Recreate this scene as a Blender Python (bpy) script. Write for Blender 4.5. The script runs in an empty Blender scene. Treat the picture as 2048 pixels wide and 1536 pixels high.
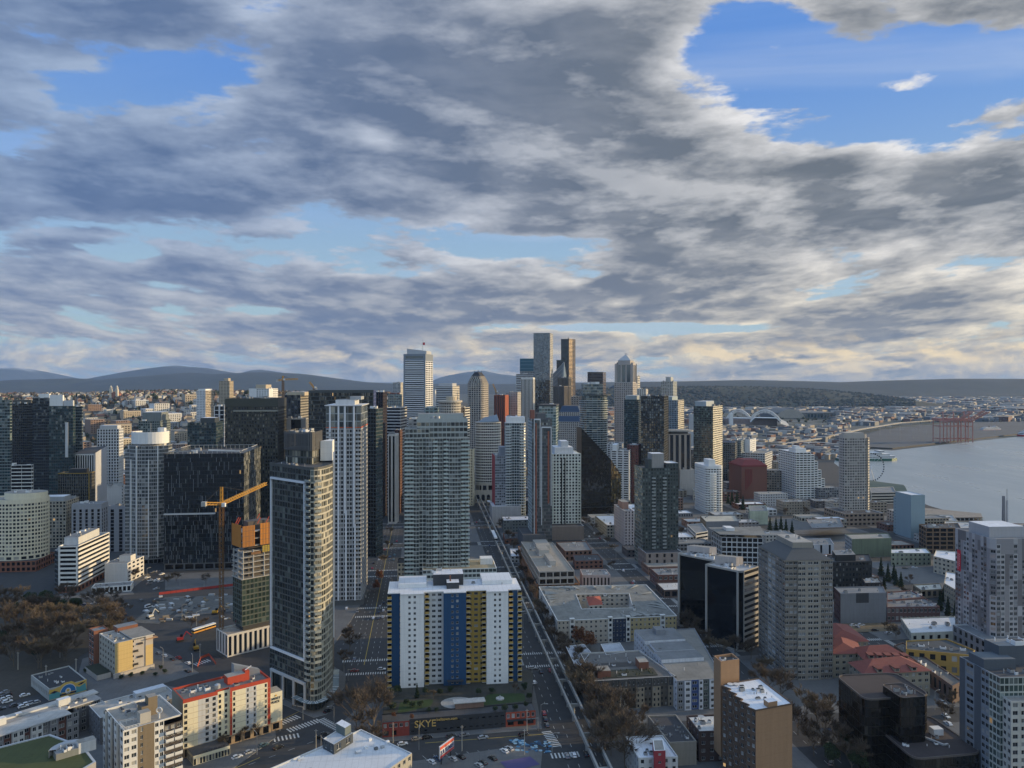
import bpy,math,random
from mathutils import Vector,Matrix
R=math.radians
rnd=random.Random(7)
SC=bpy.context.scene
COL=SC.collection
# ------------------------------------------------------------------ camera
CAM_H,F,CX,CY=160.0,1538.0,1024.0,762.0        # focal length in photo pixels (2048 wide), horizon row
cam_d=bpy.data.cameras.new('camera');cam=bpy.data.objects.new('camera',cam_d);COL.objects.link(cam)
cam.location=(0,0,CAM_H)
cam.rotation_euler=(R(90),0,0)
cam_d.sensor_width=36.0;cam_d.lens=36.0*F/2048.0
cam_d.shift_y=(CY-768.0)/2048.0
cam_d.clip_start=1.0;cam_d.clip_end=200000.0
SC.camera=cam
SC.view_settings.view_transform='Standard';SC.view_settings.look='None'
SC.view_settings.exposure=0.0;SC.view_settings.gamma=1.0
SC.cycles.use_denoising=True
SC.cycles.max_bounces=6;SC.cycles.glossy_bounces=3;SC.cycles.diffuse_bounces=3
SC.cycles.volume_bounces=0
SC.cycles.transparent_max_bounces=8
SC.cycles.sample_clamp_indirect=4.0
# ------------------------------------------------------------------ node helper
class E:
	"""a node socket (or number) one can calculate with"""
	def __init__(s,nt,sock):s.nt=nt;s.s=sock
	def _m(s,op,*a,clamp=False):
		n=s.nt.nodes.new('ShaderNodeMath');n.operation=op;n.use_clamp=clamp
		for i,x in enumerate((s,)+a):
			if isinstance(x,E):s.nt.links.new(x.s,n.inputs[i])
			else:n.inputs[i].default_value=x
		return E(s.nt,n.outputs[0])
	def __add__(s,o):return s._m('ADD',o)
	__radd__=__add__
	def __mul__(s,o):return s._m('MULTIPLY',o)
	__rmul__=__mul__
	def __sub__(s,o):return s._m('SUBTRACT',o)
	def __rsub__(s,o):return (s*-1.0)+o
	def __truediv__(s,o):return s._m('DIVIDE',o)
	def rdiv(s,k):return s._m('POWER',-1.0)*k
	def max(s,o):return s._m('MAXIMUM',o)
	def min(s,o):return s._m('MINIMUM',o)
	def pow(s,o):return s._m('POWER',o)
	def exp(s):return s._m('EXPONENT')
	def floor(s):return s._m('FLOOR')
	def fract(s):return s._m('FRACT')
	def gt(s,o):return s._m('GREATER_THAN',o)
	def lt(s,o):return s._m('LESS_THAN',o)
	def abs(s):return s._m('ABSOLUTE')
	def sat(s):return s._m('ADD',0.0,clamp=True)
	def ramp(s,a,b,lo=0.0,hi=1.0,smooth=True):
		n=s.nt.nodes.new('ShaderNodeMapRange');n.interpolation_type='SMOOTHSTEP' if smooth else 'LINEAR'
		s.nt.links.new(s.s,n.inputs[0])
		for i,v in zip((1,2,3,4),(a,b,lo,hi)):n.inputs[i].default_value=v
		return E(s.nt,n.outputs[0])
def link(nt,a,b):
	if isinstance(a,E):nt.links.new(a.s,b)
	elif hasattr(a,'node'):nt.links.new(a,b)
	else:b.default_value=a if not isinstance(a,tuple)or len(a)!= 3 or b.type != 'RGBA' else (*a,1)
def k3(nt,k):return combine(nt,k,k,k)
def combine(nt,x,y,z):
	n=nt.nodes.new('ShaderNodeCombineXYZ')
	for i,v in enumerate((x,y,z)):link(nt,v,n.inputs[i])
	return n.outputs[0]
def split(nt,v):
	n=nt.nodes.new('ShaderNodeSeparateXYZ');nt.links.new(v,n.inputs[0])
	return [E(nt,o)for o in n.outputs]
def mix(nt,f,a,b,mode='MIX'):
	n=nt.nodes.new('ShaderNodeMix');n.data_type='RGBA';n.blend_type=mode
	link(nt,f,n.inputs[0]);link(nt,a,n.inputs[6]);link(nt,b,n.inputs[7])
	return n.outputs[2]
def noise(nt,vec,scale,detail=4.0,rough=0.55,dist=0.0,dims='3D',col=False):
	n=nt.nodes.new('ShaderNodeTexNoise');n.noise_dimensions=dims
	if vec is not None:nt.links.new(vec,n.inputs['Vector'])
	n.inputs['Scale'].default_value=scale;n.inputs['Detail'].default_value=detail
	n.inputs['Roughness'].default_value=rough;n.inputs['Distortion'].default_value=dist
	return n.outputs['Color'] if col else E(nt,n.outputs[0])
# ------------------------------------------------------------------ sun
SUN_AZ,SUN_EL=80.0,10.0       # azimuth measured clockwise from the view axis (+Y)
sd=bpy.data.lights.new('sun','SUN');so=bpy.data.objects.new('sun',sd);COL.objects.link(so)
sd.energy=5.0;sd.angle=R(0.53);sd.color=(1.0,0.74,0.40)
sv=Vector((math.sin(R(SUN_AZ))*math.cos(R(SUN_EL)),math.cos(R(SUN_AZ))*math.cos(R(SUN_EL)),math.sin(R(SUN_EL))))
so.rotation_euler=sv.to_track_quat('Z','Y').to_euler()
so.location=(3000,0,900)
# ------------------------------------------------------------------ world: clear-sky model with cloud layers
def build_world():
	w=bpy.data.worlds.new('World');SC.world=w;w.use_nodes=True
	w.cycles.sampling_method='MANUAL';w.cycles.sample_map_resolution=256
	nt=w.node_tree;nt.nodes.clear()
	out=nt.nodes.new('ShaderNodeOutputWorld');bg=nt.nodes.new('ShaderNodeBackground')
	nt.links.new(bg.outputs[0],out.inputs[0]);bg.inputs[1].default_value=0.1
	sky=nt.nodes.new('ShaderNodeTexSky');sky.sky_type='NISHITA';sky.sun_disc=False
	sky.sun_elevation=R(SUN_EL);sky.sun_rotation=R(SUN_AZ);sky.altitude=200
	sky.air_density=1.0;sky.dust_density=0.6;sky.ozone_density=2.0
	tc=nt.nodes.new('ShaderNodeTexCoord')
	dx,dy,dz=split(nt,tc.outputs['Generated'])
	zz=dz.max(0.0)
	fy=dy.abs().max(0.15)
	X=dx/fy;Z=dz/fy
	front=dy.gt(0.0)
	t=(zz+0.085).rdiv(1.0)
	qx=dx*t;qy=dy*t
	def bias(items):
		tot=None
		for (px,py,rx,ry,rot,amp)in items:
			cx=(px-CX)/F;cz=(CY-py)/F;rx /= F;ry /= F
			c,s=math.cos(R(rot)),math.sin(R(rot))
			u=((X-cx)*(c/rx)+(Z-cz)*(s/rx))
			v=((X-cx)*(-s/ry)+(Z-cz)*(c/ry))
			g=((u*u+v*v)*-1.0).exp()*amp
			tot=g if tot is None else tot+g
		return tot*front
	B=bias(CLOUD_BIAS)
	pu=X/(Z.max(0.0)+.14);pv=(Z.max(0.0)+.05)._m('LOGARITHM',2.71828)*2.1
	def field(ou,ov):
		v=combine(nt,pu+ou,pv+ov,3.7)
		a=noise(nt,v,0.95,4.0,0.5,0.2)
		b=noise(nt,v,2.9,10.0,0.6,0.08)
		return (a*0.52+b*0.48-0.5)*1.35+0.5
	n0=field(0.0,0.0)+B
	n1=field(0.08,0.12)+B*0.90
	cov=n0.ramp(0.405,0.475)                     # coverage
	thick=n0.ramp(0.41,0.66)                     # optical thickness
	lit=((n0-n1)*4.8+0.30).sat()            # side turned to the sun
	low=dz.ramp(0.0,0.24,1.0,0.0)              # near the horizon
	right=dx.ramp(-0.55,0.35)
	dark=mix(nt,right,(1.1,1.8,3.4),(1.5,1.76,2.12))
	pale=mix(nt,right,(3.3,4.3,6.1),(8.4,8.3,8.3))
	warm=mix(nt,right,(7.0,6.6,5.8),(10.5,8.8,5.6))
	pale=mix(nt,low.pow(1.5)*0.8,pale,warm)
	dark=mix(nt,low*0.8,dark,mix(nt,right,(1.9,2.5,3.9),(2.1,2.35,2.95)))
	k=(lit*1.05*(1.0-thick*.35)+(1.0-thick)*0.60-0.24).max(0.0)
	tex=noise(nt,combine(nt,pu*1.0+3.0,pv*1.0,8.0),3.4,6.0,.55,.4)
	k=(k+((tex-.5)*1.1+.10).max(0.0)*.55).sat()
	cloud=mix(nt,k,dark,pale)
	veil=noise(nt,combine(nt,qx*0.5,qy*1.3,9.0),0.8,6.0,0.6,0.8).ramp(0.42,0.75)*0.5
	blue=mix(nt,dz.ramp(0.02,0.42),(4.7,6.6,7.6),(1.3,3.3,8.4))
	blue=mix(nt,0.25,blue,sky.outputs[0])
	base=mix(nt,veil,blue,mix(nt,right,(2.9,4.6,8.2),(6.0,6.8,8.2)))
	c1=mix(nt,cov,base,cloud)
	hv=combine(nt,X*9.0,Z*26.0,2.2)
	hv2=combine(nt,X*9.0+0.09,Z*26.0+0.16,2.2)
	h0=noise(nt,hv,0.9,7.0,0.6,0.3);h1=noise(nt,hv2,0.9,7.0,0.6,0.3)
	hm=dz.ramp(0.07,0.02)*h0.ramp(0.42,0.52)
	hl=((h0-h1)*5.0+0.28).sat()
	spot=bias(GLOW)
	hl=(hl+spot*0.8).sat()
	hc=mix(nt,hl,mix(nt,right,(2.8,3.5,4.9),(3.5,3.6,3.9)),mix(nt,right,(11.0,9.2,6.2),(14.0,10.6,5.4)))
	c2=mix(nt,hm*0.85,c1,hc)
	air=dz.ramp(0.012,-0.004)
	c3=mix(nt,air*0.75,c2,mix(nt,right,(3.2,4.4,6.3),(5.0,5.0,5.0)))
	c4=mix(nt,dz.ramp(-0.01,-0.06),c3,(1.6,1.9,2.4))
	up=dz.ramp(.46,.7).max(dy.ramp(.0,-.4))          # unseen sky overhead and behind the camera, brightened as added fill light
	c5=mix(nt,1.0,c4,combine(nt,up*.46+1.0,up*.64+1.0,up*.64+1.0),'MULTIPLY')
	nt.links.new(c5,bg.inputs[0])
CLOUD_BIAS=[
	(900,150,480,150,-14,.16),(1250,300,520,120,-12,.17),(1680,390,460,80,-3,.20),
	(1950,340,160,60,0,.08),(260,330,340,80,0,.09),(120,90,200,50,0,.09),(330,60,120,40,0,.06),
	(1460,50,170,110,20,-.17),(1880,100,300,120,0,-.19),(1750,250,120,50,-10,-.10),(1720,60,60,90,35,.13),(1640,10,60,50,0,.10),(1560,130,70,50,0,.10),(1300,60,90,70,0,.05),
	(1760,225,50,40,0,-.16),(1850,150,190,34,20,.12),(1960,70,110,24,28,.08),(2010,230,110,34,14,.14),(1650,235,110,26,-15,.08),
	(220,185,320,56,12,-.12),(500,15,110,50,0,-.14),(330,250,140,30,10,-.06),(30,275,90,24,0,-.12),(740,270,60,24,-30,-.10),(600,250,110,26,-25,.12),(830,462,260,30,-3,-.11),(1030,500,180,16,0,-.10),
	(60,460,160,26,8,-.14),(380,470,160,18,0,-.06),(620,520,200,14,0,-.07),(1100,480,160,16,4,-.08),(80,300,160,30,0,-.07),(280,505,150,12,0,-.08),(570,490,160,12,0,-.08),
	(1250,655,300,11,0,-.26),(540,620,90,14,0,-.16),(1225,605,60,12,0,-.12),(760,545,160,10,0,-.10),
	(850,580,480,30,0,.10),(1500,620,600,30,0,.12),(250,545,300,20,0,.05),(470,400,120,34,0,.07),
	(1800,505,200,14,0,-.03),
]
GLOW=[(125,728,40,22,0,1.0),(840,715,40,10,0,.3),(560,690,50,10,0,.3),(1750,720,380,22,0,.55),(1450,712,160,16,0,.6),(330,715,60,12,0,.5)]
build_world()
# ------------------------------------------------------------------ from photo pixels to the place
def ray(px,py):return ((px-CX)/F,(CY-py)/F)
def at(px,py,z=0.0):
	"""ground point (height z) seen at a photo pixel"""
	d=(CAM_H-z)*F/(py-CY)
	return Vector(((px-CX)/F*d,d,z))
def atd(px,py,d):
	x,z=ray(px,py)
	return Vector((x*d,d,CAM_H+z*d))
def depth(py,z=0.0):return (CAM_H-z)*F/(py-CY)
BELL,DOWN,NS=6.6,-11.5,-45.0       # headings of the street grids (degrees)
BU=Vector((-math.sin(R(BELL)),math.cos(R(BELL))));BV=Vector((math.cos(R(BELL)),math.sin(R(BELL))))
def bell(u,v,z=0.0):
	p=BU*u+BV*v
	return Vector((p.x,p.y,z))
# ------------------------------------------------------------------ mesh collector
class MB:
	def __init__(s):s.v=[];s.f=[];s.m=[];s.mats=[]
	def slot(s,m):
		for i,x in enumerate(s.mats):
			if x is m:return i
		s.mats.append(m);return len(s.mats)-1
	def face(s,pts,m):
		n=len(s.v);s.v.extend(tuple(p)for p in pts);s.f.append(tuple(range(n,n+len(pts))));s.m.append(s.slot(m))
	def prism(s,poly,z0,z1,m,top=None,bottom=False,sides=True):
		"""poly: CCW list of (x, y)"""
		n=len(poly)
		if sides:
			for i in range(n):
				a,b=poly[i],poly[(i+1)% n]
				s.face(((a[0],a[1],z0),(b[0],b[1],z0),(b[0],b[1],z1),(a[0],a[1],z1)),m)
		if top is not False:s.face([(p[0],p[1],z1)for p in poly],top or m)
		if bottom:s.face([(p[0],p[1],z0)for p in reversed(poly)],m)
	def box(s,c,size,m,rot=0.0,bottom=True,top=None):
		"""c: centre of the base, rot in degrees about z"""
		x,y,z=size;ca,sa=math.cos(R(rot)),math.sin(R(rot))
		poly=[(c[0]+ca*u-sa*v,c[1]+sa*u+ca*v)for u,v in ((-x/2,-y/2),(x/2,-y/2),(x/2,y/2),(-x/2,y/2))]
		s.prism(poly,c[2],c[2]+z,m,bottom=bottom,top=top)
	def bar(s,a,b,w,m,w2=None,n=4):
		"""beam from a to b, n sided, width w (w2 at the end)"""
		a,b=Vector(a),Vector(b);d=b-a
		if d.length < 1e-6:return
		d.normalize();up=Vector((0,0,1))if abs(d.z)< .95 else Vector((0,1,0))
		e1=d.cross(up).normalized();e2=e1.cross(d)
		w2=w if w2 is None else w2
		r0=w/2*(1.414 if n== 4 else 1);r1=w2/2*(1.414 if n== 4 else 1)
		ra=[];rb=[]
		for i in range(n):
			t=2*math.pi*(i+.5)/n
			o=e1*math.cos(t)+e2*math.sin(t)
			ra.append(a+o*r0);rb.append(b+o*r1)
		for i in range(n):
			j=(i+1)% n
			s.face((ra[j],ra[i],rb[i],rb[j]),m)
		s.face(rb[::-1] if False else rb,m);s.face(ra[::-1],m)
	def cyl(s,c,r,h,m,n=16,top=None,r2=None):
		r2=r if r2 is None else r2
		p0=[(c[0]+r*math.cos(2*math.pi*i/n),c[1]+r*math.sin(2*math.pi*i/n),c[2])for i in range(n)]
		p1=[(c[0]+r2*math.cos(2*math.pi*i/n),c[1]+r2*math.sin(2*math.pi*i/n),c[2]+h)for i in range(n)]
		for i in range(n):
			j=(i+1)% n;s.face((p0[i],p0[j],p1[j],p1[i]),m)
		if r2 > 1e-4:s.face(p1,top or m)
	def add(s,proto,M,mats=None):
		"""append another collector's faces through matrix M"""
		n=len(s.v);s.v.extend(tuple(M @ Vector(p))for p in proto.v)
		mp=[s.slot(m)for m in (mats or proto.mats)]
		s.f.extend(tuple(i+n for i in f)for f in proto.f);s.m.extend(mp[i] for i in proto.m)
	def mesh(s,name,smooth=False):
		me=bpy.data.meshes.new(name);me.from_pydata(s.v,[],s.f)
		for m in s.mats:me.materials.append(m)
		if len(s.mats)> 1:me.polygons.foreach_set('material_index',s.m)
		if smooth:me.polygons.foreach_set('use_smooth',[True]*len(s.f))
		me.update();return me
	def build(s,name,parent=None,smooth=False):
		if not s.f:return None
		o=bpy.data.objects.new(name,s.mesh(name,smooth));COL.objects.link(o)
		if parent is not None:
			o.parent=parent
			o.matrix_parent_inverse=Matrix.Translation(-parent.location)if parent.rotation_euler.z== 0 else parent.matrix_local.inverted()
		return o
def tag(o,label=None,cat=None,group=None,kind=None):
	if label:o['label']=label
	if cat:o['category']=cat
	if group:o['group']=group
	if kind:o['kind']=kind
	return o
def thing(name,loc,label,cat,group=None):
	o=bpy.data.objects.new(name,None);COL.objects.link(o);o.location=Vector(loc);o.empty_display_size=1
	return tag(o,label,cat,group)
def inst(name,me,M,parent,root=None):
	"""one object sharing mesh me at world matrix M under parent (whose origin is a pure translation)"""
	o=bpy.data.objects.new(name,me);COL.objects.link(o);o.parent=parent
	r=root or parent
	o.matrix_parent_inverse=Matrix.Translation(-r.location)
	o.matrix_basis=M
	return o
def dup(src,loc,rz,label=None,group=None,scale=None):
	c=src.copy();COL.objects.link(c);c.location=loc;c.rotation_euler=(0,0,rz)
	if scale:c.scale=scale if not isinstance(scale,(int,float))else (scale,)*3
	if label:c['label']=label
	if group:c['group']=group
	for ch in list(src.children):
		k=ch.copy();COL.objects.link(k);k.parent=c
		for g in list(ch.children):
			q=g.copy();COL.objects.link(q);q.parent=k
	return c
# ------------------------------------------------------------------ materials
_mc={}
def new_mat(name):
	m=bpy.data.materials.new(name);m.use_nodes=True
	nt=m.node_tree;b=nt.nodes['Principled BSDF']
	return m,nt,b
def wall(col,rough=.85,var=.22,streak=.25,scale=.09,name='plaster',metal=0.0,fine=0.0):
	key=('w',col,rough,var,streak,scale,metal,fine)
	if key in _mc:return _mc[key]
	m,nt,b=new_mat(name)
	g=nt.nodes.new('ShaderNodeNewGeometry').outputs['Position']
	x,y,z=split(nt,g)
	n1=noise(nt,g,scale,5.0,.6)
	st=noise(nt,combine(nt,x*.9,y*.9,z*.045),1.0,3.0,.6)
	k=(n1-.5)*(2*var)+(st-.5)*(2.8*streak)+1.0-(z*.3279).fract().lt(.035)*.14
	if fine:
		f=noise(nt,g,1.6,4.0,.65);k=k+(f-.5)*(2*fine)
	c=mix(nt,1.0,(*col,1),k_rgb(nt,k),'MULTIPLY')
	nt.links.new(c,b.inputs['Base Color']);b.inputs['Roughness'].default_value=rough;b.inputs['Metallic'].default_value=metal
	_mc[key]=m;return m
def k_rgb(nt,k):return combine(nt,k,k,k)
def flat(col,rough=.7,metal=0.0,name='paint',emit=0.0):
	key=('f',col,rough,metal,emit)
	if key in _mc:return _mc[key]
	m,nt,b=new_mat(name)
	b.inputs['Base Color'].default_value=(*col,1);b.inputs['Roughness'].default_value=rough;b.inputs['Metallic'].default_value=metal
	if emit:b.inputs['Emission Color'].default_value=(*col,1);b.inputs['Emission Strength'].default_value=emit
	_mc[key]=m;return m
def glass(tint=(.018,.025,.032),blind=.18,blindc=(.33,.33,.31),rough=.07,ior=1.75,tilt=.035,lit=.002,name='window_glass'):
	"""opaque dark glazing: each pane is an island with its own tilt, a few have blinds drawn or a lamp on inside"""
	key=('g',tint,blind,blindc,rough,ior,tilt,lit)
	if key in _mc:return _mc[key]
	m,nt,b=new_mat(name)
	geo=nt.nodes.new('ShaderNodeNewGeometry');oi=nt.nodes.new('ShaderNodeObjectInfo')
	r=(E(nt,geo.outputs['Random Per Island'])+E(nt,oi.outputs['Random'])).fract()
	wn=nt.nodes.new('ShaderNodeTexWhiteNoise');wn.noise_dimensions='1D'
	link(nt,r*977.0,wn.inputs['W'])
	c1,c2,c3=split(nt,wn.outputs['Color'])
	val=c2*.9+.55
	dark=mix(nt,1.0,(*tint,1),k_rgb(nt,val),'MULTIPLY')
	bl=mix(nt,1.0,(*blindc,1),k_rgb(nt,c3*.8+.25),'MULTIPLY')
	nt.links.new(mix(nt,r.lt(blind),dark,bl),b.inputs['Base Color'])
	b.inputs['Roughness'].default_value=rough;b.inputs['IOR'].default_value=ior
	vm=nt.nodes.new('ShaderNodeVectorMath');vm.operation='MULTIPLY_ADD'
	nt.links.new(wn.outputs['Color'],vm.inputs[0]);vm.inputs[1].default_value=(tilt*2,)*3
	va=nt.nodes.new('ShaderNodeVectorMath');va.operation='ADD';va.inputs[1].default_value=(-tilt,)*3
	nt.links.new(geo.outputs['Normal'],va.inputs[0]);nt.links.new(va.outputs[0],vm.inputs[2])
	nn=nt.nodes.new('ShaderNodeVectorMath');nn.operation='NORMALIZE';nt.links.new(vm.outputs[0],nn.inputs[0])
	nt.links.new(nn.outputs[0],b.inputs['Normal'])
	if lit:
		b.inputs['Emission Color'].default_value=(1.0,.62,.25,1)
		link(nt,(r.gt(1.0-lit*.35))*(c1*.5+.1),b.inputs['Emission Strength'])
	_mc[key]=m;return m
def roofing(col,name='roof_membrane',scale=.12,var=.5):
	key=('r',col,scale,var)
	if key in _mc:return _mc[key]
	m,nt,b=new_mat(name)
	g=nt.nodes.new('ShaderNodeNewGeometry').outputs['Position']
	a=noise(nt,g,scale,6.0,.65,.4);c=noise(nt,g,scale*6,3.0,.6);d=noise(nt,g,scale*.35,2.0,.5)
	k=(a-.5)*(2*var)+(c-.5)*.3+(d-.5)*.5+1.0
	x,y,z=split(nt,g);u=x*.993+y*.115;w=y*.993-x*.115
	seam=((u*.42).fract().lt(.07)+(w*.13).fract().lt(.03)).sat()*.16+(c.gt(.63))*.10
	k=k-seam;stain=a.ramp(.60,.68)*.35
	col2=mix(nt,1.0,(*col,1),k_rgb(nt,k.max(.2)),'MULTIPLY')
	nt.links.new(mix(nt,stain,col2,(col[0]*.35,col[1]*.33,col[2]*.3,1)),b.inputs['Base Color'])
	b.inputs['Roughness'].default_value=.9
	_mc[key]=m;return m
# ------------------------------------------------------------------ buildings
NEAR=640.0            # within this distance each window of a facade is its own part (the first hundred)
G_DARK=glass();G_BLUE=glass((.02,.035,.05),.10,ior=1.9)
ROOF_G=roofing((.20,.205,.21));ROOF_W=roofing((.62,.64,.68),var=.16);ROOF_D=roofing((.07,.07,.075));ROOF_T=roofing((.30,.28,.25))
MET=flat((.42,.43,.44),.45,.3,'metal_duct');WHITE=wall((.72,.72,.72),.7,.08,.1);DARKM=flat((.03,.032,.036),.5,.2,'dark_metal')
def rect(d,xl,xr,a,dep,ya=None):
	"""footprint of a box: photo columns xl..xr of its camera-side face, depth d of that face's left corner, street heading a"""
	X0=(xl-CX)/F*d;xr_=(xr-CX)/F
	ca,sa=math.cos(R(a)),math.sin(R(a))
	w=(xr_*d-X0)/(ca-xr_*sa)
	A=Vector((X0,d));U=Vector((ca,sa));V=Vector((-sa,ca))
	return [A,A+U*w,A+U*w+V*dep,A+V*dep]
def rect_r(d,xl,xc,xr,a):
	"""footprint from three photo columns: left corner, near corner xc (depth d) and right corner of the second visible face"""
	ca,sa=math.cos(R(a)),math.sin(R(a))
	P=Vector(((xc-CX)/F*d,d));U=Vector((ca,sa));V=Vector((-sa,ca))
	kl=(xl-CX)/F;kr=(xr-CX)/F
	wl=(kl*P.y-P.x)/(-U.x+kl*U.y)
	wr=(kr*P.y-P.x)/(V.x-kr*V.y)
	return [P-U*wl,P,P+V*wr,P-U*wl+V*wr]
def top_z(py,d):return CAM_H+(CY-py)/F*d
def inset(poly,t):
	"""shrink a convex CCW polygon by t"""
	n=len(poly);out=[]
	for i in range(n):
		p0,p1,p2=Vector(poly[i-1][:2]),Vector(poly[i][:2]),Vector(poly[(i+1)% n][:2])
		d1=(p1-p0).normalized();d2=(p2-p1).normalized()
		n1=Vector((-d1.y,d1.x));n2=Vector((-d2.y,d2.x))
		b=n1+n2;k=b.dot(n1)
		out.append(p1+b*(t/max(k,.3)))
	return out
def sub(poly,u0,u1,v0,v1):
	"""part of a 4-corner footprint in its own 0..1 coordinates"""
	A,B,C,D=[Vector(p[:2])for p in poly]
	f=lambda u,v:A+(B-A)*u+(D-A)*v
	return [f(u0,v0),f(u1,v0),f(u1,v1),f(u0,v1)]
PANE={};FOOT=[]
def pane_proto(gl,fr):
	"""unit window (x 0..1, z 0..1, looking to -y): one pane, and a raised frame with a mullion if fr"""
	k=(gl.name,fr.name if fr else None)
	if k in PANE:return PANE[k]
	b=MB()
	b.face(((0,0,0),(1,0,0),(1,0,1),(0,0,1)),gl)
	if fr:
		y=-.05
		for (a0,a1,c0,c1)in ((0,1,0,.07),(0,1,.93,1),(0,.06,.07,.93),(.94,1,.07,.93),(.475,.525,.07,.93)):
			b.face(((a0,y,c0),(a1,y,c0),(a1,y,c1),(a0,y,c1)),fr)
	PANE[k]=(b,b.mesh('window'));return PANE[k]
class Bld:
	def __init__(s,name,poly,label,cat='building',group=None):
		c=sum((Vector(p[:2])for p in poly),Vector((0,0)))/len(poly)
		s.root=thing(name,(c.x,c.y,0),label,cat,group);s.d=c.y
		s.w=MB();s.win={};s.poly=poly;s.wname='wall'
		FOOT.append((c.x,c.y,max((Vector(p[:2])-c).length for p in poly)))
	def edge(s,a,b,z0,z1,wm,gl,bw=3.0,fh=3.1,wr=.6,hr=.55,rec=.25,mb=.0,mt=.0,ml=0.0,mr=0.0,nb=None,nf=None,frame=None,sill=.5,jit=None,skip=None,out=None):
		"""wall from a to b with a grid of recessed windows. mb, mt, ml, mr: blank margins. skip(i, j) -> no window there"""
		a,b=Vector(a[:2]),Vector(b[:2]);L=(b-a).length;t=(b-a)/L;nrm=Vector((t.y,-t.x))
		W=out or s.w
		def P(x,z,o=0.0):p=a+t*x+nrm*o;return (p.x,p.y,z)
		def q(x0,x1,za,zb,m=wm,o0=0.0):
			if x1-x0 > 1e-4 and zb-za > 1e-4:W.face((P(x0,za,o0),P(x1,za,o0),P(x1,zb,o0),P(x0,zb,o0)),m)
		usable=L-ml-mr;H=z1-z0-mb-mt
		nb=nb if nb is not None else max(1,round(usable/bw));nf=nf if nf is not None else max(1,round(H/fh))
		if usable <= .5 or H <= .5 or gl is None:q(0,L,z0,z1);return
		cw,ch=usable/nb,H/nf
		ww,wh=cw*wr,ch*hr
		zb=z0+mb
		rows=[zb+j*ch+(ch-wh)*sill for j in range(nf)]
		q(0,L,z0,rows[0]);q(0,L,rows[-1]+wh,z1)
		for j in range(nf):
			za=rows[j]
			if j:q(0,L,rows[j-1]+wh,za)
			xe=0.0
			for i in range(nb):
				if skip and skip(i,j):continue
				xa=ml+i*cw+(cw-ww)/2
				q(xe,xa,za,za+wh);xe=xa+ww
				xb,zc=xa+ww,za+wh
				if rec > 0:
					W.face((P(xa,za),P(xb,za),P(xb,za,-rec),P(xa,za,-rec)),wm)
					W.face((P(xa,zc,-rec),P(xb,zc,-rec),P(xb,zc),P(xa,zc)),wm)
					W.face((P(xa,za),P(xa,za,-rec),P(xa,zc,-rec),P(xa,zc)),wm)
					W.face((P(xb,za,-rec),P(xb,za),P(xb,zc),P(xb,zc,-rec)),wm)
				o=P(xa,za,-rec)
				s.win.setdefault((gl,frame),[]).append((o,t,nrm,ww,wh))
			q(xe,L,za,za+wh)
	def ring(s,poly,z0,z1,specs,out=None):
		"""walls round a polygon; specs: one dict for all edges, or a list per edge (None: no wall)"""
		n=len(poly)
		for i in range(n):
			sp=specs if isinstance(specs,dict)else specs[i % len(specs)]
			if sp is None:continue
			s.edge(poly[i],poly[(i+1)% n],z0,z1,out=out,**sp)
	def roof(s,poly,z,m,par=.9,pm=None,name='roof',thick=.4):
		"""flat roof sunk behind a parapet"""
		b=MB();pm=pm or m
		if par > 0:
			inn=inset(poly,thick);n=len(poly)
			for i in range(n):
				j=(i+1)% n
				b.face(((*poly[i][:2],z),(*poly[j][:2],z),(*inn[j][:2],z),(*inn[i][:2],z)),pm)
				b.face(((*inn[i][:2],z),(*inn[j][:2],z),(*inn[j][:2],z-par),(*inn[i][:2],z-par)),pm)
			b.face([(*p[:2],z-par)for p in inn],m)
		else:
			b.face([(*p[:2],z)for p in poly],m)
		return b.build(name,s.root)
	def part(s,name,fn,parent=None):
		b=MB();fn(b);return b.build(name,parent or s.root)
	def block(s,name,poly,z0,z1,m,top=None,par=0):
		b=MB();b.prism(poly,z0,z1,m,top=top,bottom=True);return b.build(name,s.root)
	def clutter(s,poly,z,n,seed=1,big=1.0,mats=None):
		n=int(n*(1.7 if s.d < NEAR else 1.15))
		"""air handlers, hatches and vent pipes on a roof"""
		r=random.Random(seed);A=poly[0];mats=mats or [MET,WHITE,wall((.3,.3,.3),.7,.1,.1)]
		ax=math.degrees(math.atan2((poly[1]-poly[0]).y,(poly[1]-poly[0]).x))if isinstance(poly[0],Vector)else 0
		B,D=poly[1],poly[-1]
		for k in range(n):
			u,v=r.uniform(.1,.9),r.uniform(.12,.88)
			p=Vector(A[:2])+(Vector(B[:2])-Vector(A[:2]))*u+(Vector(D[:2])-Vector(A[:2]))*v
			b=MB();m=r.choice(mats)
			if r.random()< .62:
				sx,sy,sz=r.uniform(1.2,3.4)*big,r.uniform(1,2.6)*big,r.uniform(.8,1.9)*big
				b.box((p.x,p.y,z),(sx,sy,sz),m,ax);b.box((p.x,p.y,z+sz),(sx*.7,sy*.7,.25),DARKM,ax)
				b.build('air_handler',s.root)
			else:
				b.cyl((p.x,p.y,z),.22*big,r.uniform(.8,1.8),m,8);b.build('vent_pipe',s.root)
	def repeat(s,name,proto,mats_,maxn=100):
		"""proto collector placed at each matrix: the hundred nearest as parts sharing a mesh, the rest as one part"""
		if not mats_:return
		mats_=sorted(mats_,key=lambda M:(M.translation.x ** 2+M.translation.y ** 2+(M.translation.z-160)** 2))
		me=proto.mesh(name)
		for M in mats_[:maxn]:inst(name,me,M,s.root)
		if len(mats_)> maxn:
			b=MB()
			for M in mats_[maxn:]:b.add(proto,M)
			tag(b.build(name,s.root),kind='stuff')
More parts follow.
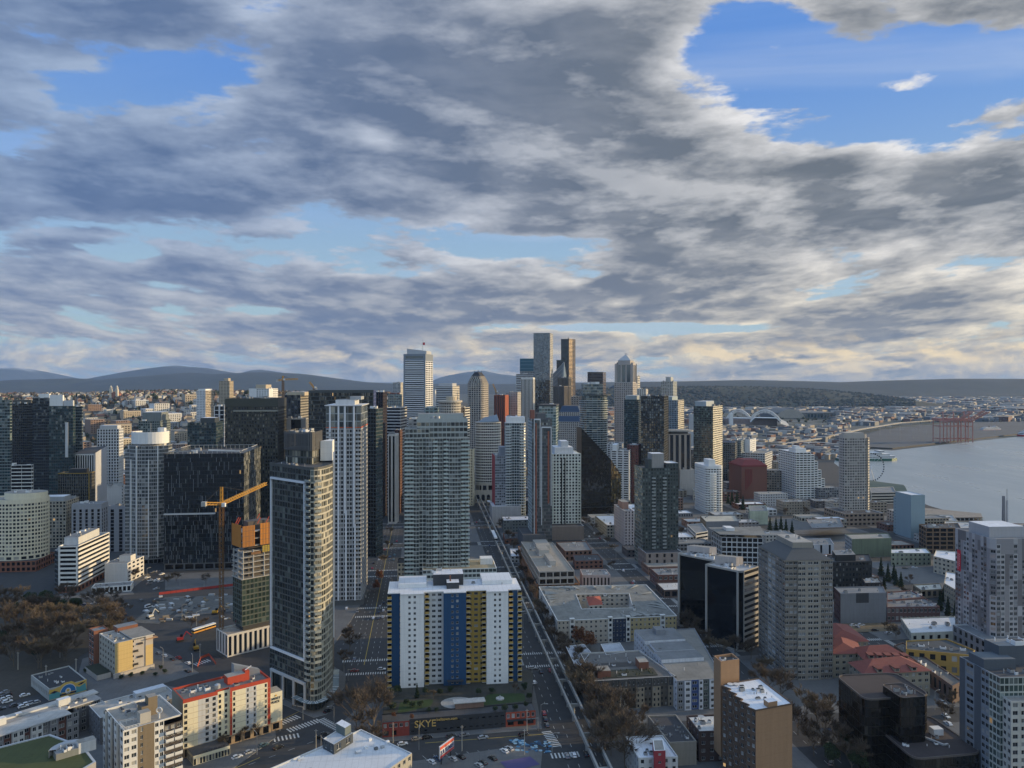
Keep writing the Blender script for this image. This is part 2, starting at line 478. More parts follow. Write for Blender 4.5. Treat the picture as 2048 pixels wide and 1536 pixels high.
	def finish(s,near=None):
		s.w.build(s.wname,s.root)
		near=s.d < NEAR if near is None else near
		allw=[(k,w)for k,l in s.win.items()for w in l]
		cam_p=Vector((0,0,CAM_H))
		def score(kw):
			(o,t,nrm,ww,wh)=kw[1]
			v=cam_p-Vector(o);f=v.normalized().dot(Vector((nrm.x,nrm.y,0)))
			return -(ww*wh*max(f,0.0)/v.length_squared)
		single=[]
		if near:
			allw.sort(key=score);single,allw=allw[:100],allw[100:]
		def M_of(w):
			(o,t,nrm,ww,wh)=w
			return Matrix(((t.x*ww,-nrm.x,0,o[0]),(t.y*ww,-nrm.y,0,o[1]),(0,0,wh,o[2]),(0,0,0,1)))
		for (gl,fr),w in single:
			inst('window',pane_proto(gl,fr)[1],M_of(w),s.root)
		if allw:
			b=MB()
			for (gl,fr),w in allw:
				(o,t,nrm,ww,wh)=w
				if fr is not None and near:b.add(pane_proto(gl,fr)[0],M_of(w))
				else:
					x0,y0,z0=o;x1,y1=x0+t.x*ww,y0+t.y*ww
					b.face(((x0,y0,z0),(x1,y1,z0),(x1,y1,z0+wh),(x0,y0,z0+wh)),gl)
			o=b.build('window' if near else 'glazing',s.root)
			if near or True:tag(o,kind='stuff')
		return s
def ellipse(cx,cy,rx,ry,n=28,rot=0.0,p=2.0):
	out=[]
	for i in range(n):
		t=2*math.pi*i/n;c,s_=math.cos(t),math.sin(t)
		x=rx*math.copysign(abs(c)** (2/p),c);y=ry*math.copysign(abs(s_)** (2/p),s_)
		out.append(Vector((cx+x*math.cos(R(rot))-y*math.sin(R(rot)),cy+x*math.sin(R(rot))+y*math.cos(R(rot)))))
	return out
def rounded(poly,r,n=5):
	"""round the corners of a convex CCW polygon"""
	out=[];N=len(poly)
	for i in range(N):
		p0,p1,p2=[Vector(poly[k % N][:2])for k in (i-1,i,i+1)]
		a=p1+(p0-p1).normalized()*r;b=p1+(p2-p1).normalized()*r
		for k in range(n+1):
			t=k/n;out.append(a*(1-t)** 2+p1*2*t*(1-t)+b*t*t)
	return out
def text_mesh(body,size,mat,depth_=.12):
	cu=bpy.data.curves.new('lettering','FONT');cu.body=body;cu.size=size;cu.offset=.018;cu.extrude=depth_;cu.align_x='LEFT'
	o=bpy.data.objects.new('lettering',cu);COL.objects.link(o)
	dg=bpy.context.evaluated_depsgraph_get();dg.update()
	me=bpy.data.meshes.new_from_object(o.evaluated_get(dg));bpy.data.objects.remove(o);bpy.data.curves.remove(cu)
	me.materials.clear();me.materials.append(mat);me.name='lettering';return me
def put_text(name,body,size,mat,origin,right,up,parent,depth_=.12,fit=None):
	me=text_mesh(body,size,mat,depth_)
	xs=[v.co.x for v in me.vertices];k=fit/(max(xs)-min(xs))if fit else 1.0
	right=Vector(right).normalized();up=Vector(up).normalized();n=right.cross(up)
	M=Matrix(((right.x*k,up.x,n.x,origin[0]),(right.y*k,up.y,n.y,origin[1]),(right.z*k,up.z,n.z,origin[2]),(0,0,0,1)))
	return inst(name,me,M,parent)
def simple(name,label,d,xl,xr,ytop,a,dep,sp,side=None,roofm=None,par=.9,clutter=3,base=0.0,group=None,cat='building',z1=None,near=None,seed=None,fin=True,big=1.2):
	poly=rect(d,xl,xr,a,dep);z1=top_z(ytop,d)if z1 is None else z1
	B=Bld(name,poly,label,cat,group)
	B.ring(poly,base,z1,[sp,side or sp,side or sp,side or sp])
	B.roof(poly,z1,roofm or ROOF_G,par,sp.get('wm'))
	if clutter:B.clutter(poly,z1-par,clutter,seed or int(xl*7+ytop),big)
	B.z1=z1
	if fin:B.finish(near)
	return B
def dep_to(d,x0,xs,a,P=None):
	"""how far a side face must run back from photo column x0 (depth d) to reach column xs"""
	X=(x0-CX)/F*d if P is None else P.x;Y=d if P is None else P.y
	k=(xs-CX)/F;s_,c=math.sin(R(a)),math.cos(R(a))
	return (X-k*Y)/(k*c+s_)
def rectp(d,xl,xr,a,xs):
	"""box footprint whose visible side face ends at column xs (left of xl or right of xr)"""
	if xs < xl:return rect(d,xl,xr,a,dep_to(d,xl,xs,a))
	for k in range(40):                                   # turn the block a little until the side has a likely length
		p=rect(d,xl,xr,a,10);w=(p[1]-p[0]).length
		dep=dep_to(0,0,xs,a,p[1])
		if 0 < dep < 1.5*w+8:break
		a-= 1.0
	return rect(d,xl,xr,a,min(abs(dep),2*w))
# ------------------------------------------------------------------ ground, water, hills
def ground_material():
	m,nt,b=new_mat('ground')
	g=nt.nodes.new('ShaderNodeNewGeometry').outputs['Position']
	x,y,z=split(nt,g)
	d=(x*x+y*y).pow(.5)
	a=noise(nt,g,.012,8.0,.65,.4);c=noise(nt,g,.22,5.0,.65);f=noise(nt,g,.0016,6.0,.6)
	near=mix(nt,c,(.024,.025,.027,1),(.062,.062,.064,1))
	near=mix(nt,a.ramp(.55,.7)*.5,near,(.10,.10,.10,1))
	far=mix(nt,a.ramp(.42,.56),(.035,.050,.035,1),(.12,.125,.125,1))
	far=mix(nt,f.ramp(.45,.6)*.6,far,(.045,.055,.045,1))
	nt.links.new(mix(nt,d.ramp(1500,2600),near,far),b.inputs['Base Color'])
	b.inputs['Roughness'].default_value=.9
	return m
b=MB();s_=90000.0
b.face(((-s_,-s_,0),(s_,-s_,0),(s_,s_,0),(-s_,s_,0)),ground_material())
tag(b.build('ground'),kind='structure')
def water_material():
	m,nt,b=new_mat('water')
	g=nt.nodes.new('ShaderNodeNewGeometry').outputs['Position']
	x,y,z=split(nt,g)
	b.inputs['Base Color'].default_value=(.30,.33,.335,1);b.inputs['Roughness'].default_value=.3;b.inputs['IOR'].default_value=1.33
	n1=noise(nt,combine(nt,x*.22,y*.12,0.0),1.0,5.0,.65);n2=noise(nt,combine(nt,x*.012,y*.004,4.0),1.0,4.0,.6)
	bp=nt.nodes.new('ShaderNodeBump');bp.inputs['Strength'].default_value=.4;bp.inputs['Distance'].default_value=1.2
	link(nt,n1*.5+n2*.25,bp.inputs['Height']);nt.links.new(bp.outputs[0],b.inputs['Normal'])
	link(nt,n2.ramp(.3,.7,.26,.42),b.inputs['Roughness'])
	return m
WATER_PX=[(1668,926),(1700,950),(1745,966),(1800,988),(1860,1012),(1960,1040),(2100,1062),(2500,1100),(3600,1250),(6000,1250),(6000,812),(2700,836),(2200,856),(2050,872),(1890,889),(1785,901),(1742,899),(1700,903),(1672,914)]
b=MB();b.face([at(*p,.06)for p in WATER_PX],water_material())
tag(b.build('water'),kind='structure')
QUAY=roofing((.085,.092,.10),'quay_paving',.02,.3)
b=MB();q=[at(x,y,3)for x,y in ((1690,901),(1742,894),(1785,896),(1890,884),(2050,866),(2300,846),(2300,838),(2048,842),(1900,846),(1760,860),(1700,880))]
b.prism([(p.x,p.y)for p in q],-.5,3.0,wall((.06,.055,.05)),top=QUAY)
tag(b.build('terminal_quay'),kind='structure')
def hill_material(kind):
	m,nt,b=new_mat('hillside')
	g=nt.nodes.new('ShaderNodeNewGeometry').outputs['Position']
	sc={'town':.02,'wood':.012,'far':.0022,'mount':.0009}[kind]
	a=noise(nt,g,sc,9.0,.7,.3);c=noise(nt,g,sc*.25,5.0,.6)
	cols={'town':((.030,.034,.024,1),(.085,.075,.058,1)),'wood':((.018,.026,.018,1),(.06,.062,.045,1)),
			'far':((.016,.026,.028,1),(.040,.050,.046,1)),'mount':((.025,.034,.042,1),(.07,.08,.085,1))}[kind]
	cc=mix(nt,a.ramp(.35,.65),*cols)
	cc=mix(nt,c.ramp(.45,.62)*.5,cc,cols[0])
	if kind== 'mount':
		x,y,z=split(nt,g)
		snow=(z+(a-.5)*300.0).ramp(470,640)
		cc=mix(nt,snow*.8,cc,(.62,.66,.70,1))
	nt.links.new(cc,b.inputs['Base Color']);b.inputs['Roughness'].default_value=.95
	return m
def vnoise(x,y,seed=0):
	def h(i,j):
		n=(i*374761393+j*668265263+seed*1442695)& 0xffffffff
		n=((n ^ (n >> 13))*1274126177)& 0xffffffff
		return ((n ^ (n >> 16))& 0xffff)/65535.0
	i,j=math.floor(x),math.floor(y);fx,fy=x-i,y-j
	fx=fx*fx*(3-2*fx);fy=fy*fy*(3-2*fy)
	return (h(i,j)*(1-fx)+h(i+1,j)*fx)*(1-fy)+(h(i,j+1)*(1-fx)+h(i+1,j+1)*fx)*fy
def fbm(x,y,o=4,seed=0):
	return sum(vnoise(x*2 ** k,y*2 ** k,seed+k)/2 ** k for k in range(o))/sum(1/2 ** k for k in range(o))
def sstep(a,b,x):
	t=min(1,max(0,(x-a)/(b-a)));return t*t*(3-2*t)
def grid_mesh(name,xs,ys,fz,m):
	b=MB();nx,ny=len(xs),len(ys)
	b.v=[(x,y,fz(x,y))for y in ys for x in xs]
	b.slot(m)
	for j in range(ny-1):
		for i in range(nx-1):
			k=j*nx+i;b.f.append((k,k+1,k+nx+1,k+nx));b.m.append(0)
	return tag(b.build(name,smooth=True),kind='structure')
def hill_z(x,y):          # the residential ridge on the left
	e=sstep(1200,2450,y)*(1-.55*sstep(2700,4600,y))
	w=sstep(-200,-520,x)*(1-.35*sstep(-1900,-3200,x))
	return 112*e*w*(.88+.24*fbm(x/420,y/420,3,3))-.6
lin=lambda a,b_,n:[a+(b_-a)*i/(n-1)for i in range(n)]
grid_mesh('hill',lin(-4200,-150,70),lin(1180,5200,60),hill_z,hill_material('town'))
def interp(pts,x):
	if x <= pts[0][0]:return pts[0][1]
	for (a,c),(b_,e)in zip(pts,pts[1:]):
		if x <= b_:return c+(e-c)*(x-a)/(b_-a)
	return pts[-1][1]
def ridge(name,pts,d,thick,m,rough,seed,base=-3.0,nx=150):
	"""a ridge whose skyline passes the photo points pts at distance d"""
	xs=[(p[0]-CX)/F*d for p in pts]
	prof=[(x,top_z(p[1],d))for x,p in zip(xs,pts)]
	def fz(x,y):
		s=y/d                                     # keep the skyline where it is seen from the tower
		h=interp(prof,x/max(s,.2)if abs(s-1)< .02 else x)
		e=sstep(d-thick,d,y)*(1-sstep(d,d+thick*1.3,y))
		return base+(h-base)*e*(1+rough*(fbm(x/(thick*.45),y/(thick*.45),5,seed)-.5)*(1.2-.6*e))
	return grid_mesh(name,lin(xs[0],xs[-1],nx),lin(d-thick,d+thick*1.2,34),fz,m)
HF=hill_material('far');HM=hill_material('mount');HW=hill_material('wood')
ridge('wooded_hill',[(1180,779),(1300,775),(1400,773),(1500,773),(1580,776),(1650,780),(1720,787),(1780,796),(1830,804)],5200,1100,HW,.28,11)
ridge('south_ridge',[(1250,764),(1380,762),(1500,760),(1600,762),(1680,764),(1800,760),(1900,757),(2050,758),(2200,756),(2600,759)],9000,2200,HF,.12,12)
ridge('east_ridge',[(-900,772),(-300,770),(0,768),(60,759),(150,757),(190,772),(250,757),(380,745),(430,748),(520,744),(600,748),(650,755),(720,764),(800,768),(1000,768),(1250,764),(1500,768)],12500,3600,HF,.16,13)
ridge('mountain',[(120,772),(190,762),(250,748),(300,738),(350,731),(400,735),(440,742),(480,749),(520,739),(560,745),(620,752),(700,764),(760,772)],18500,4000,HM,.15,14)
ridge('mountain_range',[(-500,750),(-200,742),(0,744),(30,735),(60,745),(90,758),(140,768),(700,770),(860,764),(890,752),(930,745),(965,741),(1000,748),(1060,754),(1120,764),(1250,770)],26000,5000,HM,.18,15)
# ------------------------------------------------------------------ blocks: raised pavements between the streets
PAVE=roofing((.125,.125,.125),'paving',.3,.25);KERB=wall((.30,.30,.29),.9,.1,.05)
_pv=[0]
def pavement(poly,z=.15,top=None):
	_pv[0]+= 1;z+= .004*(_pv[0] % 12);b=MB();b.prism([(p[0],p[1])for p in poly],-.05,z,KERB,top=top or PAVE)
	return tag(b.build('pavement'),kind='structure')
UL=[342,437,540,648,755,862,970,1078,1186];VL=[-33,69,171,273,375,477,579]
for i in range(len(UL)-1):
	for j in range(len(VL)-1):
		wj0=12 if VL[j]== 69 else 9;wj1=12 if VL[j+1]== 69 else 9
		if VL[j]==-33:wj0=13
		u0,u1,v0,v1=UL[i]+8,UL[i+1]-8,VL[j]+wj0,VL[j+1]-wj1
		if i== 0 and j== 0:continue
		pavement([bell(u0,v0),bell(u0,v1),bell(u1,v1),bell(u1,v0)][::-1] if False else [bell(u0,v0),bell(u0,v1),bell(u1,v1),bell(u1,v0)])
for j in range(1,len(VL)-1):
	pavement([bell(215,VL[j]+9),bell(215,VL[j+1]-9),bell(334,VL[j+1]-9),bell(334,VL[j]+9)])
MARK=wall((.62,.62,.60),.8,.18,.1,.6,'road_paint');YEL=wall((.55,.40,.08),.8,.15,.1,.6,'road_paint')
marks=MB();ymarks=MB()
def stripe(a,b_,w,mb=marks,m=MARK,z=.012):
	a,b_=Vector(a[:2]),Vector(b_[:2]);t=(b_-a).normalized();n=Vector((-t.y,t.x))*(w/2)
	mb.face([(*(p),z)for p in (a-n,b_-n,b_+n,a+n)],m)
def crosswalk(a,b_,ln=3.2,w=.55,gap=1.25):
	"""bars across a street from kerb a to kerb b"""
	a,b_=Vector(a[:2]),Vector(b_[:2]);t=(b_-a);L=t.length;t /= L;n=Vector((-t.y,t.x))
	k=int(L/gap)
	for i in range(k):
		p=a+t*(i+.5)*(L/k)
		stripe(p-n*ln/2,p+n*ln/2,w)
def dashes(a,b_,on=3.0,off=6.0,w=.16,mb=marks,m=MARK):
	a,b_=Vector(a[:2]),Vector(b_[:2]);L=(b_-a).length;t=(b_-a)/L;s=0
	while s < L:stripe(a+t*s,a+t*min(L,s+on),w,mb,m);s+= on+off
for u in UL[1:6]:
	for v,hw in ((-33,13),(69,12),(171,9),(273,9)):
		for k in (-10,10):crosswalk(bell(u+k,v-hw),bell(u+k,v+hw))
		if v > 0:
			for k in (-hw-2,hw+2):crosswalk(bell(u-8,v+k),bell(u+8,v+k))
for v in (-40,-36.5,-29.5,-26):dashes(bell(440,v),bell(900,v))
dashes(bell(440,-33),bell(900,-33),400,0,.3,ymarks,YEL)
for v in (60,64.5,73.5,78):dashes(bell(250,v),bell(900,v))
for v in (168,174,270,276):dashes(bell(250,v),bell(900,v))
# ------------------------------------------------------------------ central foreground towers
WHT=wall((.74,.74,.73),.75,.08,.12);NAVY=wall((.014,.062,.15),.75,.12,.15);OCHRE=wall((.30,.20,.04),.75,.12,.15)
YELP=wall((.42,.29,.09),.75,.1,.1);BLK=wall((.045,.048,.055),.7,.15,.15);GRY=wall((.34,.35,.36),.8,.1,.15)
LGRY=wall((.52,.53,.54),.8,.1,.15);DGRY=wall((.12,.125,.13),.75,.12,.15);TAN=wall((.46,.39,.29),.85,.1,.15)
CREAM=wall((.72,.66,.50),.8,.07,.1);BRICK=wall((.22,.095,.06),.9,.16,.15,.5,'brick');BRN=wall((.16,.115,.085),.85,.14,.15)
CONC=wall((.42,.41,.39),.9,.14,.2);REDP=wall((.42,.055,.025),.7,.1,.1);GREENW=wall((.36,.42,.38),.6,.1,.12)
FRW=flat((.62,.63,.63),.5,0,'window_frame');FRD=flat((.05,.05,.055),.5,0,'window_frame');FRG=flat((.30,.31,.32),.5,0,'window_frame')
G_APT=glass((.018,.022,.028),.22,(.36,.36,.35),ior=1.6,lit=.004)
G_GREEN=glass((.035,.06,.055),.16,(.28,.33,.31),ior=1.9,tilt=.03,lit=.003)
G_BLACK=glass((.006,.007,.009),.03,(.05,.05,.05),ior=1.62,tilt=.02,lit=0)
G_TEAL=glass((.014,.036,.042),.12,(.13,.18,.18),ior=1.85,tilt=.035,lit=0)
G_NAVY=glass((.008,.014,.024),.08,(.09,.11,.12),ior=1.75,tilt=.03,lit=0)
G_GOLDLIT=glass((.008,.010,.012),.06,(.10,.11,.10),ior=1.7,tilt=.04,lit=.01)
def slab_balcony(w,dp=1.5,railm=None,slabm=None,rail=1.05):
	"""balcony at the origin, looking to -y, x 0..w: slab and three-sided railing"""
	b=MB();sm=slabm or LGRY;rm=railm or flat((.40,.45,.46),.25,0,'railing_glass')
	b.box((w/2,-dp/2,-.2),(w,dp,.2),sm)
	b.box((w/2,-dp+.04,.05),(w,.06,rail),rm);b.box((.04,-dp/2,.05),(.06,dp-.1,rail),rm);b.box((w-.04,-dp/2,.05),(.06,dp-.1,rail),rm)
	return b
def edge_M(a,b_,x,z,o=0.0):
	a,b_=Vector(a[:2]),Vector(b_[:2]);t=(b_-a).normalized();n=Vector((t.y,-t.x));p=a+t*x+n*o
	return Matrix(((t.x,-n.x,0,p.x),(t.y,-n.y,0,p.y),(0,0,1,z),(0,0,0,1)))
def elen(a,b_):return (Vector(b_[:2])-Vector(a[:2])).length
# --- apartment slab in white, blue and ochre with yellow balconies
def apartment_slab():
	z0,d=7.0,383.0
	P=rect(d,775,1043,BELL,24);W=elen(P[0],P[1]);z1=top_z(1190,d)
	B=Bld('apartment_slab',P,'wide apartment slab with white, blue and ochre bays, yellow balconies and a white roof','apartment building')
	A=P[0];U=(P[1]-P[0]).normalized();V=(P[3]-P[0]).normalized()
	f=lambda u,v:A+U*u+V*v
	px=lambda x:(x-775)/268.0*W
	bays=[(775,800,2.2,NAVY,0),(800,847,-.6,WHT,2),(847,886,2.6,LGRY,3),(886,931,.0,NAVY,2),(931,972,2.6,OCHRE,3),(972,1016,-.6,WHT,2),(1016,1036,2.2,NAVY,0),(1036,1043,2.2,LGRY,0)]
	nf=17;H=z1-z0;fh=H/nf
	yb=MB();balc=[]
	prev=24.0
	for k,(xa,xb,v,m,nc)in enumerate(bays):
		a,b_=f(px(xa),v),f(px(xb),v)
		B.edge(a,b_,z0,z1,m,G_APT if nc else None,nb=max(nc,1),nf=nf,wr=.46 if nc== 2 else .62,hr=.48,rec=.22,frame=FRW if nc== 2 else FRG,ml=(px(xb)-px(xa))*(.28 if nc== 2 else .04),mr=(px(xb)-px(xa))*(.28 if nc== 2 else .04))
		nxt=bays[k+1][2] if k+1 < len(bays)else 24.0
		if k== 0:B.edge(f(0,24),f(0,v),z0,z1,NAVY,G_APT,nb=6,nf=nf,wr=.5,hr=.5,frame=FRG)
		if k+1 < len(bays):
			if nxt > v:B.edge(f(px(xb),v),f(px(xb),nxt),z0,z1,m,None)
			elif nxt < v:B.edge(f(px(xb),v),f(px(xb),nxt),z0,z1,bays[k+1][3],None)
		else:B.edge(f(px(xb),v),f(px(xb),24),z0,z1,LGRY,G_APT,nb=6,nf=nf,wr=.5,hr=.5,frame=FRG)
	B.edge(f(W,24),f(0,24),z0,z1,LGRY,G_APT,nb=22,nf=nf,wr=.5,hr=.5,frame=FRG)
	bal=slab_balcony(2.1,1.5,YELP,LGRY,1.15);bal2=slab_balcony(4.2,1.6,YELP,LGRY,1.15)
	dk=MB()
	for (x,v,w)in ((774.5,2.2,2.1),(799,1.6,2.1),(848.5,2.6,2.1),(931.5,2.6,2.1),(963.5,2.6,2.1),(1018,2.2,2.1),(1036,2.2,2.1)):
		for j in range(nf):
			p=f(px(x),v);balc.append(edge_M(p,p+U,0,z0+j*fh+.35,.02))
			q0,q1=f(px(x)+.25,v-.03),f(px(x)+w-.25,v-.03)
			dk.face(((q0.x,q0.y,z0+j*fh+.4),(q1.x,q1.y,z0+j*fh+.4),(q1.x,q1.y,z0+j*fh+fh-.45),(q0.x,q0.y,z0+j*fh+fh-.45)),G_BLACK)
	B.repeat('balcony',bal,balc)
	dk.build('balcony_door',B.root)
	b=MB()
	poly=[]
	for (xa,xb,v,m,nc)in bays:poly+= [f(px(xa),v-.5),f(px(xb),v-.5)]
	b.prism(poly+[f(W,24),f(0,24)],z1,z1+.45,WHT,top=ROOF_W,bottom=True);b.build('roof',B.root)
	for (xa,xb,v0,v1)in ((795,852,10,26),(967,1030,12,28)):
		B.block('roof_slab',[f(px(xa),v0),f(px(xb),v0),f(px(xb),v1),f(px(xa),v1)],z1+.5,z1+2.6,WHT,ROOF_W)
	B.block('plant_room',[f(px(866),13),f(px(928),13),f(px(928),24),f(px(866),24)],z1+.45,z1+6.2,BLK,ROOF_W)
	B.block('plant_room',[f(px(893),6),f(px(918),6),f(px(918),13),f(px(893),13)],z1+.45,z1+3.6,BLK,ROOF_W)
	B.block('chimney',[f(px(899),9),f(px(902),9),f(px(902),10),f(px(899),10)],z1+3.6,z1+6.4,BRICK)
	B.clutter([f(px(935),4),f(px(1030),4),f(px(1030),20),f(px(935),20)],z1+.5,4,3,.7)
	B.clutter([f(px(860),15),f(px(930),15),f(px(930),23),f(px(860),23)],z1+6.2,4,5,.8)
	cn=MB();c0,c1=f(px(893),-.4),f(px(925),-.4);cn.prism([c0-V*2.4,c1-V*2.4,c1,c0],z0+2.7,z0+3.0,BLK,bottom=True)
	for e in (.1,.9):
		p=c0+(c1-c0)*e-V*2.2;cn.bar((p.x,p.y,z0),(p.x,p.y,z0+2.7),.3,BLK)
	cn.build('entrance_canopy',B.root)
	B.finish()
apartment_slab()
# --- dark rounded tower with the tall white frame
def frame_tower():
	A,Bp,D_,E_=Vector((-124.5,395)),Vector((-100,374)),Vector((-98.4,425)),Vector((-120,431))
	z1=117.0
	poly=[A]
	a,c,b_=Bp,Vector((-91.5,366.5)),Vector((-91.0,390))
	curve=[]
	for k in range(8):
		t=k/7;curve.append(a*(1-t)** 2+c*2*t*(1-t)+b_*t*t)
	poly+= curve+[D_,E_]
	B=Bld('rounded_tower',poly,'dark glass tower with a rounded lit corner and a tall white frame','skyscraper')
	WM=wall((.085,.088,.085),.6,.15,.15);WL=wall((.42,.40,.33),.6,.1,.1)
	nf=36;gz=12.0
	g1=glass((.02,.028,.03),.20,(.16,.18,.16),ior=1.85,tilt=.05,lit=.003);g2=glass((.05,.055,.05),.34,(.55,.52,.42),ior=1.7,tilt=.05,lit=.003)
	n=len(poly)
	for i in range(n):
		p,q=poly[i],poly[(i+1)% n];L=elen(p,q)
		if i== 0:B.edge(p,q,gz,z1,WM,g1,nb=14,nf=nf,wr=.86,hr=.78,rec=.12);B.edge(p,q,0,gz,WM,g1,nb=3,nf=1,wr=.72,hr=.86,rec=.5)
		elif i in (8,):B.edge(p,q,4.5,z1,WM,g1,nb=12,nf=nf,wr=.86,hr=.76,rec=.12);B.edge(p,q,0,4.5,WM,g1,nb=8,nf=1,wr=.9,hr=.8)
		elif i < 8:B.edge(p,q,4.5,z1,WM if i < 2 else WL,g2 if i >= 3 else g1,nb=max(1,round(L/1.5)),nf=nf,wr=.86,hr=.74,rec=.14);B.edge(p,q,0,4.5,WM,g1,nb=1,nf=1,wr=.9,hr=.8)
		else:B.edge(p,q,0,z1,WM,g1,nb=10,nf=nf,wr=.8,hr=.75,rec=.12)
	bal=slab_balcony(3.1,1.35,flat((.30,.33,.32),.2,0,'railing_glass'),wall((.40,.39,.35),.7,.1,.1));Ms=[]
	fh=(z1-gz)/nf
	for j in range(1,nf-1):
		z=gz+j*fh
		for i in (1,3):
			Ms.append(edge_M(poly[i],poly[i+1],0.1,z,.02))
	B.repeat('balcony',bal,Ms)
	t=(poly[1]-poly[0]).normalized();nn=Vector((t.y,-t.x))
	fr=MB();x0,x1=1.6,22.0;zt,zb=top_z(955,394),24.0
	Lf=elen(poly[0],poly[1]);x1=Lf-.8;x0=2.2
	FWM=flat((.72,.74,.78),.4,0,'white_frame')
	def fbar(xa,za,xb,zb_,w=1.15):
		xs=sorted((xa,xb));zs=sorted((za,zb_))
		pa=poly[0]+t*(xs[0]-w/2);pb=poly[0]+t*(xs[1]+w/2)
		fr.prism([pa+nn*.9,pb+nn*.9,pb,pa],zs[0]-w/2,zs[1]+w/2,FWM,bottom=True)
	fbar(x0,zb+1.2,x0,zt-1.2,.75);fbar(x1,zb+1.2,x1,zt-1.2,.75);fbar(x0,zt,x1,zt,1.0);fbar(x0,zb,x1,zb,1.0)
	fr.build('white_frame',B.root)
	f2=MB()
	for x in (x0,x0+(x1-x0)*.36,x0+(x1-x0)*.68,x1):
		pa,pb=poly[0]+t*(x-.5),poly[0]+t*(x+.5);f2.prism([pa+nn*.8,pb+nn*.8,pb,pa],0,12.0,LGRY)
	pa,pb=poly[0]+t*(x0-.5),poly[0]+t*(x1+.5);f2.prism([pa+nn*.95,pb+nn*.95,pb,pa],12.0,13.2,LGRY,bottom=True);f2.build('base_frame',B.root)
	f3=MB();u=(D_-b_).normalized();m_=Vector((u.y,-u.x));p=b_+u*12
	f3.prism([p+m_*.7,p+u*.9+m_*.7,p+u*.9,p],26,z1+6,FWM,bottom=True);f3.build('white_fin',B.root)
	cp=MB();GL=flat((.20,.25,.27),.15,0,'canopy_glass')
	cv=[poly[1]+(poly[1]-poly[0]).normalized()*-8]+curve+[b_+u*24]
	for i in range(len(cv)-1):
		p,q=cv[i],cv[i+1];e=(q-p).normalized();w=Vector((e.y,-e.x));e2=(cv[min(i+2,len(cv)-1)]-cv[min(i+1,len(cv)-2)]).normalized();w2=Vector((e2.y,-e2.x))
		cp.face(((p.x,p.y,5.0),(p.x+w.x*3,p.y+w.y*3,4.8),(q.x+w2.x*3,q.y+w2.y*3,4.8),(q.x,q.y,5.0)),GL)
		for s in (0,.5):
			r_=p+(q-p)*s;cp.bar((r_.x,r_.y,5.05),(r_.x+w.x*3,r_.y+w.y*3,4.85),.16,FWM)
	cp.build('canopy',B.root)
	B.roof(poly,z1+1.2,ROOF_D,.9,WM)
	b=MB();b.prism(poly,z1-.01,z1+1.2,WM,top=False);b.build('parapet',B.root)
	up=rounded([A+Vector((4.5,7)),Vector((-101,391)),D_+Vector((-3,-12)),E_+Vector((2,-8))],5,6)
	z2,z3=124.5,134.0
	for i in range(len(up)):
		B.edge(up[i],up[(i+1)% len(up)],z1+.3,z2,WM,g2,nb=max(1,round(elen(up[i],up[(i+1)% len(up)])/2)),nf=2,wr=.86,hr=.8,rec=.1)
	rb=MB();RM=wall((.13,.13,.13),.45,.1,.2,metal=.3)
	up2=inset(up,-.5);N=len(up2)
	for i in range(N):
		p,q=up2[i],up2[(i+1)% N];L=elen(p,q);k=max(1,int(L/.7))
		for j in range(k):
			a0,a1=p+(q-p)*(j/k),p+(q-p)*((j+.6)/k)
			e=(q-p).normalized();w=Vector((e.y,-e.x))*.18
			rb.face(((a0.x,a0.y,z2),(a1.x,a1.y,z2),(a1.x,a1.y,z3),(a0.x,a0.y,z3)),RM)
			a2=p+(q-p)*((j+1)/k)
			rb.face(((a1.x-w.x,a1.y-w.y,z2),(a2.x-w.x,a2.y-w.y,z2),(a2.x-w.x,a2.y-w.y,z3),(a1.x-w.x,a1.y-w.y,z3)),BLK)
	rb.face([(p.x,p.y,z3-1.2)for p in up2],ROOF_D);rb.face([(p.x,p.y,z2)for p in reversed(up2)],RM);rb.build('mechanical_screen',B.root)
	B.clutter([p for p in (up[0],up[7],up[14],up[21])],z3-1.2,9,11,1.0)
	q=D_+Vector((-2,-22));B.block('wing_wall',[q,q+Vector((6.0,1.2)),q+Vector((4.0,14)),q+Vector((1.5,14))],z1+1.2,z1+11.5,WHT)
	B.clutter([poly[0]+Vector((2,2)),poly[1]+Vector((0,3)),poly[1]+Vector((1,6)),poly[0]+Vector((4,5))],z1+.3,5,17,.6)
	B.finish()
frame_tower()
